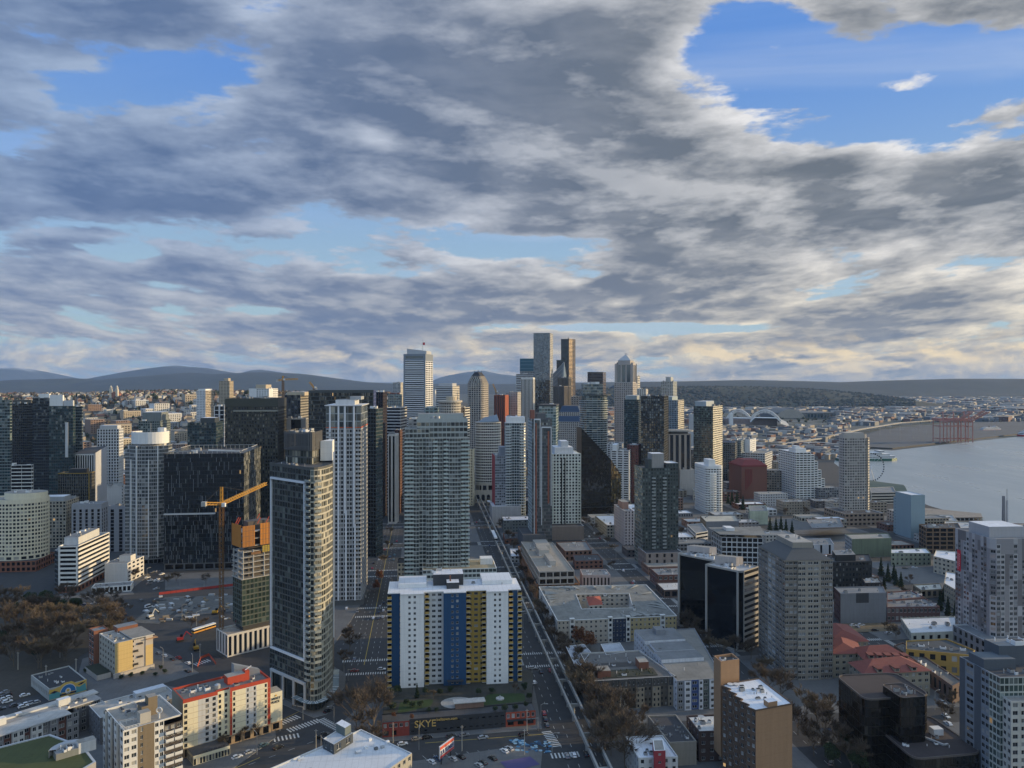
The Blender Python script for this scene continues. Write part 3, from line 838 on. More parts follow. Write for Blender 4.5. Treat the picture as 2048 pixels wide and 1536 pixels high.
# --- slim tower with white vertical stripes
def striped_tower():
	d=546;P=rectp(d,652,722,BELL,735);z1=top_z(858,d);zt=top_z(812,d)
	B=Bld('striped_tower',P,'slim grey tower with white vertical fins and an unfinished glass crown','skyscraper')
	Wm=wall((.40,.40,.41),.7,.08,.12);nf=40
	g=glass((.02,.024,.028),.16,(.30,.31,.31),ior=1.7,lit=.003)
	W=elen(P[0],P[1]);t=(P[1]-P[0])/W;n=Vector((t.y,-t.x));z0=4
	B.edge(P[0],P[1],z0,z1,Wm,g,nb=12,nf=nf,wr=.72,hr=.66,rec=.2)
	B.edge(P[1],P[2],z0,z1,Wm,g,nb=9,nf=nf,wr=.72,hr=.62,rec=.2)
	B.edge(P[2],P[3],z0,z1,Wm,None);B.edge(P[3],P[0],z0,z1,Wm,g,nb=8,nf=nf,wr=.6,hr=.6,rec=.2)
	for i in range(4):B.edge(P[i],P[(i+1)% 4],z1,zt,flat((.30,.33,.35),.4,.2,'mullion'),glass((.05,.065,.07),.3,(.25,.28,.28),ior=1.9,tilt=.06,lit=0),nb=8,nf=3,wr=.9,hr=.86,rec=.05)
	fin=MB();FW=flat((.78,.79,.82),.5,0,'white_fin')
	for x,(za,zb_)in (((660-652)/70,(2,zt)),((677-652)/70,(z0,zt)),((690-652)/70,(z1-60,zt)),((692-652)/70,(z0,z1-58)),((708-652)/70,(z1-70,zt)),((710-652)/70,(z0,z1-68))):
		b=MB();pa,pb=P[0]+t*(x*W-.55),P[0]+t*(x*W+.55);b.prism([pa+n*.7,pb+n*.7,pb,pa],za,zb_,FW,bottom=True);b.build('fin',B.root)
	bal=slab_balcony(3.2,1.4,flat((.45,.46,.47),.3,0,'railing'),WHT);Ms=[]
	fh=(z1-z0)/nf
	s_=P[2]-P[1];Ls=s_.length
	for j in range(10,nf):Ms.append(edge_M(P[0],P[1],W-3.6,z0+j*fh,.02));Ms.append(edge_M(P[1],P[2],1.0,z0+j*fh,.02));Ms.append(edge_M(P[0],P[1],.2,z0+j*fh,.02))
	B.repeat('balcony',bal,Ms)
	B.roof(P,zt,ROOF_G,1,Wm)
	B.block('roof_slab',inset(P,-1.0),zt+.02,zt+.55,LGRY,ROOF_W)
	B.block('plant_room',sub(P,.22,.78,.2,.8),zt+.55,zt+4.2,LGRY,ROOF_G)
	B.block('plant_room',sub(P,.62,.95,.25,.7),zt+4.2,zt+6.5,GRY,ROOF_G)
	r=MB()
	for i in range(4):a,b_=P[i],P[(i+1)% 4];r.bar((a.x,a.y,z1+1.0),(b_.x,b_.y,z1+1.0),.5,flat((.6,.10,.03),.6,0,'orange_netting'))
	r.build('safety_netting',B.root)
	B.block('podium',rect(d+.3,650,727,BELL,30),0,4,DGRY)
	B.finish()
striped_tower()
# --- tall pale green glass tower with balconies
def green_tower():
	d=560;z0=0
	P=rect(d,808,937,BELL,30);W=elen(P[0],P[1])
	B=Bld('green_glass_tower',P,'broad pale green glass apartment tower with rows of white balconies, behind the coloured slab','skyscraper')
	Wm=wall((.38,.41,.40),.55,.08,.12);gg=glass((.045,.054,.054),.2,(.23,.25,.245),ior=2.0,tilt=.04,lit=.002)
	zl,zm,zt=top_z(856,d),top_z(838,d),top_z(877,d)
	A=P[0];U=(P[1]-A)/W;V=(P[3]-A).normalized();f=lambda u,v:A+U*u+V*v
	px=lambda x:(x-808)/129.0*W
	nf=40;z1=zt;fh=(z1-z0)/nf
	st=[(808,826,1.6,3),(826,838,.6,2),(838,852,2.2,2),(852,885,.4,6),(885,893,1.6,1),(893,921,.2,5),(921,937,1.6,3)]
	for k,(xa,xb,v,nb)in enumerate(st):
		B.edge(f(px(xa),v),f(px(xb),v),z0,z1,Wm,gg,nb=nb,nf=nf,wr=.86,hr=.72,rec=.15)
		if k+1 < len(st):
			B.edge(f(px(xb),v),f(px(xb),st[k+1][2]),z0,z1,Wm,None)
	B.edge(f(W,1.6),f(W,30),z0,z1,Wm,gg,nb=9,nf=nf,wr=.86,hr=.72,rec=.15);B.edge(f(W,30),f(0,30),z0,z1,Wm,gg,nb=20,nf=nf,wr=.86,hr=.72,rec=.15);B.edge(f(0,30),f(0,1.6),z0,z1,Wm,gg,nb=9,nf=nf,wr=.86,hr=.72,rec=.15)
	q=[f(px(810),2.4),f(px(858),2.4),f(px(858),28),f(px(810),28)]
	for i in range(4):B.edge(q[i],q[(i+1)% 4],z1,top_z(858,d),Wm,gg,nb=6,nf=2,wr=.86,hr=.7,rec=.15)
	q2=[f(px(833),4),f(px(936),4),f(px(936),28),f(px(833),28)];zq=top_z(838,d)
	for i in range(4):B.edge(q2[i],q2[(i+1)% 4],z1,zq,Wm,gg,nb=12,nf=3,wr=.88,hr=.66,rec=.15,mt=2.2)
	B.roof(q,top_z(858,d),ROOF_G,.8,Wm);B.roof(q2,zq,ROOF_G,.8,Wm)
	poly=[]
	for (xa,xb,v,nb)in st:poly+= [f(px(xa),v),f(px(xb),v)]
	b=MB();b.face([(p.x,p.y,z1)for p in poly+[f(W,30),f(0,30)]],ROOF_G);b.build('roof',B.root,)
	B.block('plant_screen',[f(px(836),8),f(px(928),8),f(px(928),24),f(px(836),24)],zq-.8,zq+3.4,Wm,ROOF_G)
	b=MB()
	for x in (866,876):
		p=f(px(x),7.5);b.cyl((p.x,p.y,zq-.8),1.6,2.4,MET,14)
	b.build('cooling_tower',B.root);B.clutter(q2,zq-.8,9,8,1.1);B.clutter(q,top_z(858,d)-.8,4,9,1)
	bl=slab_balcony(3.4,1.5,flat((.46,.54,.52),.2,0,'railing_glass'),WHT);Ms=[]
	for j in range(3,nf):
		for x in (809.5,818,866,887,922.5,930):Ms.append(edge_M(f(0,0),f(1,0),px(x),z0+j*fh,-1.5 if x in (809.5,818,887,922.5,930)else -.3))
	B.repeat('balcony',bl,Ms)
	wing=[f(px(845),-8),f(px(992),-8),f(px(992),22),f(px(845),22)];zw=24.0
	for i in range(4):B.edge(wing[i],wing[(i+1)% 4],0,zw,wall((.60,.64,.62),.6,.08,.1),gg,bw=3.0,nf=7,wr=.86,hr=.62,rec=.3)
	B.roof(wing,zw,roofing((.30,.26,.18)),.9,WHT,'wing_roof')
	B.block('stair_head',sub(wing,.8,.97,.5,.8),zw-.9,zw+3.5,WHT,ROOF_W)
	lo=rect(566,795,810,BELL,16);B.ring(lo,0,26,dict(wm=TAN,gl=gg,bw=3,fh=3.2,wr=.55,hr=.5));B.roof(lo,26,ROOF_D,.6)
	B.finish()
green_tower()
# ------------------------------------------------------------------ left: foreground hotels and flats on the north-south grid
G_WARM=glass((.03,.035,.04),.3,(.45,.43,.38),ior=1.6,lit=.004)
def line_poly(p,a,w,dep):
	"""footprint from a near-left corner"""
	U=Vector((math.cos(R(a)),math.sin(R(a))));V=Vector((-U.y,U.x));p=Vector(p[:2])
	return [p,p+U*w,p+U*w+V*dep,p+V*dep]
NU=Vector((math.cos(R(-47)),math.sin(R(-47))));NV=Vector((-NU.y,NU.x))      # NU: right and towards the tower; NV: right and away
def nsr(p,along,back):
	"""footprint on the north-south grid: p = corner nearest the tower, along = length of the face that runs right and away, back = length of the face that runs left and away"""
	p=Vector(p[:2]);return [p-NU*back,p,p+NV*along,p+NV*along-NU*back]
def hotel():
	z1=25.0
	p0=at(366,1400,z1);p1=at(455,1382,z1);pe=at(541,1356,z1)
	d=(Vector(pe[:2])-Vector(p0[:2])).normalized();n=Vector((d.y,-d.x));bk=-n
	Lt=(Vector(pe[:2])-Vector(p0[:2])).length
	f=lambda u,v:Vector(p0[:2])+d*u+bk*v
	ua=Lt*.38;ub=Lt*.52
	B=Bld('hotel',[f(0,0),f(Lt,0),f(Lt,16),f(0,16)],'cream hotel with red bands, red roof box and a canopy, sunlit beside the street','hotel')
	CR=wall((.74,.68,.50),.8,.05,.06);BRS=wall((.30,.27,.20),.8,.08,.1)
	z0=4.2;nf=8
	def seg(u0,u1,v,m,nb,wr=.3,**k):B.edge(f(u0,v),f(u1,v),z0,z1-1.6,m,G_WARM,nb=nb,nf=nf,wr=wr,hr=.62,rec=.2,frame=FRD,**k)
	seg(0,2.2,0,CR,1,.62);seg(2.2,6.2,0,CR,0 or 1,.01);seg(6.2,8.6,0,LGRY,1,.01);seg(8.6,11.4,0,LGRY,1,.5);seg(11.4,ua,0,LGRY,1,.45)
	B.edge(f(ua,0),f(ua,5),z0,z1,BRS,None)
	seg(ua,ub,5 if False else 1.2,CR,2,.42)
	B.edge(f(ub,1.2),f(ub,0),z0,z1,CR,None)
	s0=ub+1.0
	seg(ub,s0,0,REDP,1,.01);w=Lt-s0-1.4
	seg(s0,s0+w*.1,0,CR,1,.62);seg(s0+w*.1,s0+w*.38,0,CR,1,.01);seg(s0+w*.38,s0+w*.48,0,LGRY,1,.55);seg(s0+w*.48,s0+w*.58,0,LGRY,1,.01);seg(s0+w*.58,s0+w*.68,0,LGRY,1,.55)
	seg(s0+w*.68,s0+w*.9,0,CR,1,.01);seg(s0+w*.9,s0+w,0,CR,1,.62);seg(Lt-1.4,Lt,0,REDP,1,.01)
	B.edge(f(0,0),f(ua,0),z1-1.6,z1,REDP,None);B.edge(f(ub,0),f(Lt,0),z1-1.6,z1,REDP,None);B.edge(f(ua,1.2),f(ub,1.2),z1-1.6,z1-.8,CR,None)
	B.edge(f(0,0),f(Lt,0),0,z0,wall((.33,.24,.15),.85,.1,.1),G_BLACK,nb=9,nf=1,wr=.62,hr=.75,rec=.3)
	B.edge(f(Lt,0),f(Lt,16),0,z1,CR,None);B.edge(f(Lt,16),f(0,16),0,z1,CR,G_WARM,nb=14,nf=9,wr=.4,hr=.5);B.edge(f(0,16),f(0,0),0,z1,BRS,None)
	ln=MB()
	for j in range(1,nf):
		z=z0+j*(z1-1.6-z0)/nf-.12
		for (u0,u1)in ((0,ua),(ub,Lt)):
			a,b_=f(u0,-.03),f(u1,-.03);ln.face(((a.x,a.y,z),(b_.x,b_.y,z),(b_.x,b_.y,z+.12),(a.x,a.y,z+.12)),wall((.40,.30,.2),.8,.1,.1))
	ln.build('panel_joint',B.root)
	b=MB();poly=[f(0,0),f(ua,0),f(ua,1.2),f(ub,1.2),f(ub,0),f(Lt,0),f(Lt,16),f(0,16)]
	inn=[f(.5,.5),f(ua-.4,.5),f(ua-.4,1.6),f(ub+.4,1.6),f(ub+.4,.5),f(Lt-.5,.5),f(Lt-.5,15.5),f(.5,15.5)]
	for i in range(8):
		j=(i+1)% 8;b.face(((*poly[i],z1),(*poly[j],z1),(*inn[j],z1),(*inn[i],z1)),REDP);b.face(((*inn[i],z1),(*inn[j],z1),(*inn[j],z1-.9),(*inn[i],z1-.9)),REDP)
	b.face([(*p,z1-.9)for p in inn],roofing((.17,.165,.155)));b.build('roof',B.root)
	B.block('stair_head',[f(ub+1,6),f(ub+9,6),f(ub+9,11),f(ub+1,11)],z1-.9,z1+2.6,REDP,ROOF_T)
	B.block('stair_head',[f(ub+9,6.5),f(ub+11,6.5),f(ub+11,10),f(ub+9,10)],z1-.9,z1+3.4,REDP)
	wd=MB();q=[f(Lt-12,13),f(Lt-1,10),f(Lt-1,13),f(Lt-12,16.2)]
	GM=flat((.32,.35,.38),.45,.3,'ribbed_metal')
	hi,lo_=z1+5.2,z1+1.2
	wd.face([(*q[0],z1-.9),(*q[1],z1-.9),(*q[1],lo_),(*q[0],hi)],GM);wd.face([(*q[0],hi),(*q[1],lo_),(*q[2],lo_),(*q[3],hi)],GM);wd.face([(*q[1],z1-.9),(*q[2],z1-.9),(*q[2],lo_),(*q[1],lo_)],WHT);wd.face([(*q[3],z1-.9),(*q[0],z1-.9),(*q[0],hi),(*q[3],hi)],GM);wd.face([(*q[2],z1-.9),(*q[3],z1-.9),(*q[3],hi),(*q[2],lo_)],GM)
	wd.build('sloping_roof_screen',B.root)
	b=MB();p=f(ub-3.5,6);b.cyl((*p,z1-.9),1.3,1.5,MET,12);b.cyl((*p,z1+.6),1.3,.5,MET,12,r2=.4);b.build('roof_fan',B.root)
	b=MB()
	for k in range(5):p=f(ub+9.6+k*.5,8+.4*k);b.bar((*p,z1+3.4),(p.x+1.2,p.y+.6,z1+4.2),.35,WHITE)
	b.build('duct',B.root)
	B.clutter([f(1,2),f(ua,2),f(ua,14),f(1,14)],z1-.9,7,41,.8);B.clutter([f(ub,2),f(Lt-2,2),f(Lt-2,10),f(ub,10)],z1-.9,4,43,.7)
	sg=[f(Lt,1.0),f(Lt+6,1.0),f(Lt+6,8),f(Lt,8)]
	B.edge(sg[0],sg[1],4,17.5,CR,None);B.edge(sg[0],sg[1],0,4,wall((.33,.24,.15),.85,.1,.1),G_BLACK,nb=1,nf=1,wr=.5,hr=.7);B.edge(sg[1],sg[2],0,17.5,CR,None);B.edge(sg[2],sg[3],0,17.5,CR,None)
	b=MB();b.face([(*p,17.5)for p in sg],ROOF_T);b.build('roof',B.root)
	put_text('sign_lettering','HYATT\nPLACE',1.5,flat((.03,.03,.04),.5,0,'sign_black'),(*f(Lt+.8,.9),14.2),(d.x,d.y,0),(0,0,1),B.root,fit=4.2)
	b=MB();p=f(Lt+2.9,.85);b.bar((*p,16.1),(*(p+n*.12),16.1),.8,flat((.7,.4,.05),.5,0,'sign_dot'),n=8);b.build('sign_dot',B.root)
	cp=[f(1.5,-9),f(ua+2.2,-9),f(ua+2.2,-.1),f(1.5,-.1)]
	for i in range(3):B.edge(cp[i],cp[i+1],0,3.0,CR,G_WARM,bw=1.3,nf=1,wr=.84,hr=.84,rec=.1)if i != 1 or True else None
	B.edge(cp[3],cp[0],0,3.0,CR,G_WARM,bw=1.3,nf=1,wr=.84,hr=.84,rec=.1)
	for i in range(4):B.edge(cp[i],cp[(i+1)% 4],3.0,4.1,CR,None)
	b=MB();b.face([(*p,4.05)for p in cp],ROOF_D);b.build('canopy_roof',B.root)
	put_text('sign_lettering','HYATT PLACE',1.2,flat((.03,.03,.04),.5,0,'sign_black'),(*f(4.0,-9.1),4.3),(d.x,d.y,0),(0,0,1),B.root,fit=10.5)
	B.finish()
hotel()
def checker_flats():
	z1=27.0;p=at(246,1462,z1);P=nsr(p,22,26)
	f=lambda u,v:Vector(p[:2])+NV*u-NU*v      # u along the lit face, v along the shaded one
	B=Bld('apartment_block',P,'white and dark brown apartment block with a roof terrace, next to the cream hotel','apartment building')
	DB=wall((.07,.06,.055),.8,.12,.12);MB_=wall((.19,.15,.10),.85,.08,.1);WW=wall((.66,.65,.62),.8,.06,.1)
	nf=9
	for (a,b_,m,nb,wr)in ((0,5.2,WW,2,.7),(5.2,8.2,MB_,1,.3),(8.2,11.4,MB_,1,.01),(11.4,15,WW,2,.72),(15,22,DB,3,.7)):
		B.edge(f(a,0),f(b_,0),0,z1 if a < 15 else z1-2.5,m,G_WARM,nb=nb,nf=nf,wr=wr,hr=.55,rec=.2,frame=FRW)
	for k,(a,b_,m,v)in enumerate(((0,4.2,WW,0),(4.2,8,DB,.8),(8,11.5,WW,0),(11.5,16,DB,.8),(16,19.5,WW,0),(19.5,23,DB,.8),(23,26,WW,0))):
		B.edge(f(v,b_),f(v,a),0,z1+(0 if v else .8),m,G_APT,nb=1 if v== 0 else 2,nf=nf,wr=.7 if v== 0 else .55,hr=.55,rec=.2,frame=FRW)
		B.edge(f(.8,b_),f(0,b_),0,z1,m,None)if v== 0 else B.edge(f(0,b_),f(.8,b_),0,z1,m,None)if False else None
		if v== 0 and k:B.edge(f(0,a),f(.8,a),0,z1,WW,None)
	B.edge(f(22,0),f(22,26),0,z1,DB,None);B.edge(f(22,26),f(0,26),0,z1,DB,G_APT,nb=6,nf=nf,wr=.5,hr=.5)
	B.roof([f(.8,26),f(.4,0),f(22,0),f(22,26)],z1,ROOF_T,.8,WW)
	B.block('stair_tower',[f(7,6),f(7,2.8),f(12,2.8),f(12,6)][::-1] if False else [f(7,2.8),f(11,2.8),f(11,6.5),f(7,6.5)],z1-.8,z1+3.5,wall((.42,.40,.36),.8,.1,.1),ROOF_T)
	B.block('lift_tower',[f(12,9),f(15.5,9),f(15.5,13),f(12,13)],z1-.8,z1+6.5,MB_,ROOF_T)
	B.block('lift_tower',[f(9.5,9),f(12,9),f(12,14),f(9.5,14)],z1-.8,z1+3.5,MB_,ROOF_D)
	b=MB();RW=flat((.66,.66,.64),.5,0,'white_railing')
	for (u0,v0,u1,v1)in ((1,1,6.5,1),(1,1,1,8),(1,8,6.5,8)):
		a,c=f(u0,v0),f(u1,v1);L=(c-a).length
		b.bar((*a,z1+.7),(*c,z1+.7),.12,RW);b.bar((*a,z1+.2),(*c,z1+.2),.1,RW)
		for k in range(int(L/1.3)+1):q=a+(c-a)*(k*1.3/L);b.bar((*q,z1-.8),(*q,z1+.7),.1,RW)
	b.build('terrace_railing',B.root)
	b=MB();q=f(14.5,4)
	for k in range(9):
		t0,t1=k*.7,(k+1)*.7;b.bar((q.x+1.1*math.cos(t0),q.y,z1+2.4+1.1*math.sin(t0)),(q.x+1.1*math.cos(t1),q.y,z1+2.4+1.1*math.sin(t1)),.35,WHITE)
	b.bar((*q,z1-.8),(q.x,q.y,z1+1.3),.5,WHITE);b.build('vent_duct',B.root)
	bal=slab_balcony(3.0,1.4,RW,LGRY);Ms=[edge_M(f(15,0),f(22,0),x,j*3+.1,.02)for j in range(1,8)for x in (.3,3.7)]
	B.repeat('balcony',bal,Ms)
	B.clutter([f(2,24),f(2,14),f(18,14),f(18,24)],z1-.8,6,21,.8)
	B.finish()
checker_flats()
def yellow_hotel():
	p=at(230,1357);z1=18.8
	A=Vector(p[:2]);d=(Vector(at(306,1337)[:2])-A);L=d.length;d /= L;bk=Vector((-d.y,d.x))
	f=lambda u,v:A+d*u+bk*v
	B=Bld('hotel',[f(0,0),f(L,0),f(L,24),f(0,24)],'sand yellow hotel block with a brick stair tower, sunlit in front of bare trees','hotel')
	YW=wall((.62,.46,.20),.85,.05,.06,.3);GW=wall((.50,.46,.42),.85,.06,.08);GT=wall((.40,.37,.31),.85,.08,.1)
	B.edge(f(0,0),f(L*.46,0),2.6,z1,YW,None);B.edge(f(L*.5,.4),f(L*.8,.4),2.6,z1,GW,None);B.edge(f(L*.8,0),f(L,0),2.6,z1-5,YW,None);B.edge(f(L*.8,0),f(L,0),z1-5,z1,GW,None)
	B.edge(f(L*.46,.4),f(L*.5,.4),2.6,z1,GW,G_BLACK,nb=1,nf=6,wr=.8,hr=.4,rec=.1);B.edge(f(L*.46,0),f(L*.46,.4),2.6,z1,YW,None);B.edge(f(L*.8,.4),f(L*.8,0),2.6,z1,GW,None)
	B.edge(f(0,24),f(0,0),0,z1,GT,G_APT,nb=6,nf=6,wr=.5,hr=.5,frame=FRG);B.edge(f(L,0),f(L,24),0,z1,GW,G_APT,nb=5,nf=6,wr=.4,hr=.5);B.edge(f(L,24),f(0,24),0,z1,GT,G_APT,nb=7,nf=6,wr=.5,hr=.5)
	b=MB()
	for j in range(1,7):q0,q1=f(0,-.03),f(L*.46,-.03);z=2.6+j*2.3;b.face(((*q0,z),(*q1,z),(*q1,z+.07),(*q0,z+.07)),wall((.40,.27,.09)))
	for k in range(1,6):q=f(L*.46*k/6,-.03);q1=f(L*.46*k/6+.06,-.03);b.face(((*q,2.6),(*q1,2.6),(*q1,z1),(*q,z1)),wall((.40,.27,.09)))
	b.build('panel_joint',B.root)
	b=MB()
	for j in range(4):
		for k in (0,1):
			q=f(L*(.53+.12*(j % 2))+k*.4,.3);z=4.5+j*3.6
			b.box((q.x+.2,q.y-.3,z),(2.4,1.2,.12),DARKM,45);b.box((q.x+.2,q.y-.4,z+.1),(2.4,.08,.9),FRD,45)
		b.build('fire_balcony',B.root);b=MB()
	B.edge(f(-1,-.8),f(L+.5,-.8),0,2.6,GW,None);b=MB();b.prism([f(-1,-.8),f(L+.5,-.8),f(L+.5,0),f(-1,0)],2.4,2.62,GW);b.build('podium_cap',B.root)
	B.roof([f(0,0),f(L,0),f(L,24),f(0,24)],z1,ROOF_T,.7,LGRY)
	B.block('parapet_band',[f(L*.45,.1),f(L+.8,-.3),f(L+.8,19),f(L*.45,19)],z1+.02,z1+.5,LGRY,roofing((.27,.25,.22)))
	B.block('plant_room',[f(L*.4,19),f(L*.95,19),f(L*.95,26),f(L*.4,26)],z1-.5,z1+2.2,BRICK,ROOF_G)
	T=[f(-2,16),f(2.5,16),f(2.5,21),f(-2,21)];T=[f(-2.5,33),f(-2.5,25),f(5,25),f(5,33)]
	for i in range(4):B.edge(T[i],T[(i+1)% 4],0,z1+1.5,BRICK,G_APT if i== 0 else None,nb=2,nf=6,wr=.78,hr=.7,rec=.15,frame=FRW)
	B.roof(T,z1+1.5,ROOF_G,.6,BRICK)
	b=MB();b.prism([f(-8,3),f(-1,3),f(-1,22),f(-8,22)],0,3.0,GW,top=roofing((.03,.035,.02)));b.build('planted_terrace',B.root)
	b=MB();q=f(L+.2,1);b.prism([f(L-4,-1.4),f(L+2.2,-1.4),f(L+2.2,2),f(L-4,2)],z1-1.6,z1-1.35,wall((.45,.25,.12)),bottom=True);b.build('eave_shade',B.root)
	B.clutter([f(1,2),f(L*.45,2),f(L*.45,22),f(1,22)],z1-.7,8,31,.55)
	B.finish()
yellow_hotel()
def mural_building():
	z1=6.0
	c=[at(62,1350,z1),at(98,1378,z1),at(173,1359,z1),at(138,1331,z1)]
	P=[Vector(q[:2])for q in c]
	B=Bld('low_building',P,'low black-roofed building with a blue and yellow mural along its parapet','building')
	WB=wall((.40,.40,.38),.85,.15,.2)
	B.edge(P[0],P[1],0,z1,WB,G_APT,bw=2.6,nf=1,wr=.4,hr=.4);B.edge(P[1],P[2],0,z1,WB,None);B.edge(P[2],P[3],0,z1,WB,None);B.edge(P[3],P[0],0,z1,WB,None)
	B.roof(P,z1,roofing((.035,.037,.042),var=.3),.5,WB);B.clutter(P,z1-.5,5,61,.6)
	t=(P[2]-P[1]).normalized();n=Vector((t.y,-t.x));L=elen(P[1],P[2]);m=MB()
	TQ=flat((.10,.33,.36),.8,0,'mural_paint');YL=flat((.62,.42,.10),.8,0,'mural_paint');WH=flat((.72,.72,.70),.8,0,'mural_paint');BL=flat((.03,.17,.42),.8,0,'mural_paint');DK=flat((.015,.02,.05),.8,0,'mural_paint')
	def mp(x,z,o):p=P[1]+t*(x*L)+n*o;return (p.x,p.y,z)
	out=[(0,.3),(1,.3),(1,6.2),(.72,5.6),(.6,7.0),(.42,7.0),(.3,6.0),(.12,5.2),(0,5.4)]
	m.face([mp(x,z,.06)for x,z in out],YL);m.face([mp(x,z,-.3)for x,z in out][::-1],WB)
	for i in range(len(out)):a,b_=out[i],out[(i+1)% len(out)];m.face([mp(a[0],a[1],.06),mp(a[0],a[1],-.3),mp(b_[0],b_[1],-.3),mp(b_[0],b_[1],.06)],YL)
	m.build('mural_wall',B.root)
	m=MB()
	def blob(cx,cz,rx,rz,mm,o,a0=0.0,a1=6.2832,k=20):m.face([mp(cx+rx*math.cos(a0+(a1-a0)*i/k),cz+rz*math.sin(a0+(a1-a0)*i/k),o)for i in range(k)],mm)
	m.face([mp(x,z,.07)for x,z in ((0,.4),(.3,.4),(.34,2.6),(.2,3.6),(.05,3.2),(0,3.4))],TQ);m.face([mp(x,z,.07)for x,z in ((.68,.5),(1,.6),(.97,4.6),(.8,3.2),(.72,4.0))],TQ)
	m.face([mp(x,z,.075)for x,z in ((.02,3.6),(.14,4.4),(.24,3.6),(.13,3.1))],DK);m.face([mp(x,z,.075)for x,z in ((.74,4.3),(.86,5.2),(.97,5.3),(.86,4.2))],DK)
	blob(.5,1.9,.22,4.3,WH,.08,0,3.15);blob(.5,2.0,.205,3.9,BL,.09,0,3.15);blob(.5,2.6,.075,1.6,WH,.1);blob(.5,3.0,.04,.7,YL,.11);m.face([mp(x,z,.1)for x,z in ((.28,.9),(.72,.9),(.72,1.8),(.28,1.8))],DK)
	m.build('mural_painting',B.root)
	B.finish()
mural_building()
def grey_flats():
	"""long low grey and white flats at the lower left"""
	z1=12.5;p=at(-20,1478,z1);P=Vector(p[:2]);e=Vector(at(100,1440,z1)[:2]);d=(e-P).normalized();bk=Vector((-d.y,d.x));f=lambda u,v:P+d*u+bk*v
	B=Bld('apartment_block',[f(0,0),f(46,0),f(46,17),f(0,17)],'long four storey grey and white flats with a sloping pale roof','apartment building')
	W1=wall((.60,.60,.58),.8,.06,.1);W2=wall((.26,.26,.27),.8,.06,.1);W3=wall((.16,.075,.06),.8,.06,.1)
	u=0
	for k,(w,m,v)in enumerate(((5,W2,0),(3,W3,.8),(4.5,W1,-.8),(2.6,W3,.8),(4.5,W1,-.8),(3,W2,.8),(3.5,W2,0),(3.5,W3,1.2),(5,W2,.4),(6,wall((.12,.125,.14),.8,.06,.1),6),(5.4,wall((.12,.125,.14),.8,.06,.1),6))):
		B.edge(f(u,v),f(u+w,v),0,z1,m,G_APT,nb=1 if w < 4 else 2,nf=4,wr=.62,hr=.58,rec=.2,frame=FRW)
		B.edge(f(u,v+6),f(u,v),0,z1,m,None);B.edge(f(u+w,v),f(u+w,v+6),0,z1,m,None);u+= w
	B.edge(f(46,0),f(46,17),0,z1,W1,None);B.edge(f(46,17),f(0,17),0,z1,W1,G_APT,nb=14,nf=4,wr=.5,hr=.5);B.edge(f(0,17),f(0,0),0,z1,W1,None)
	b=MB();b.prism([f(-.5,-1.2),f(31,-1.2),f(31,9),f(-.5,9)],z1+.01,z1+.5,LGRY,top=roofing((.42,.41,.39)),bottom=True);b.prism([f(31,5.5),f(46.5,5.5),f(46.5,17.3),f(-.5,17.3),f(-.5,9),f(31,9)],z1+.012,z1+.45,LGRY,top=roofing((.30,.29,.28)),bottom=True);b.build('roof',B.root)
	b=MB()
	b.prism([f(3,14),f(48,12),f(48,17.2),f(3,17.2)],z1+.5,z1+1.2,W1,top=roofing((.42,.41,.39)),bottom=True);b.build('upper_storey',B.root)
	B.block('stair_head',[f(5,9.2),f(9,9.2),f(9,12),f(5,12)],z1+.5,z1+3.4,W1,ROOF_W);B.block('stair_head',[f(30,10),f(35,10),f(35,13),f(30,13)],z1+.5,z1+3.4,W1,ROOF_W)
	B.block('roof_hatch',[f(14,13),f(16.5,13),f(16.5,15),f(14,15)],z1+1.2,z1+1.9,W1,ROOF_W)
	pass
	B.clutter([f(16,2),f(44,7),f(44,12),f(16,9)],z1+.5,6,66,.6)
	B.finish()
grey_flats()
def rear_flats():
	z1=12.0;p=at(200,1436,z1);P=nsr(p,34,18)
	B=Bld('apartment_block',P,'low flats with a pale membrane roof and vents behind the brown and white block','apartment building')
	B.ring(P,0,z1,dict(wm=wall((.15,.15,.16),.8,.08,.1),gl=G_APT,bw=3.4,nf=4,wr=.5,hr=.5,frame=FRW));B.roof(P,z1,roofing((.36,.35,.33)),.5,LGRY)
	B.clutter(P,z1-.5,6,71,.7)
	q=sub(P,.05,.3,.55,.95);B.block('screen_wall',q,z1-.5,z1+1.6,LGRY,ROOF_W);B.finish()
rear_flats()
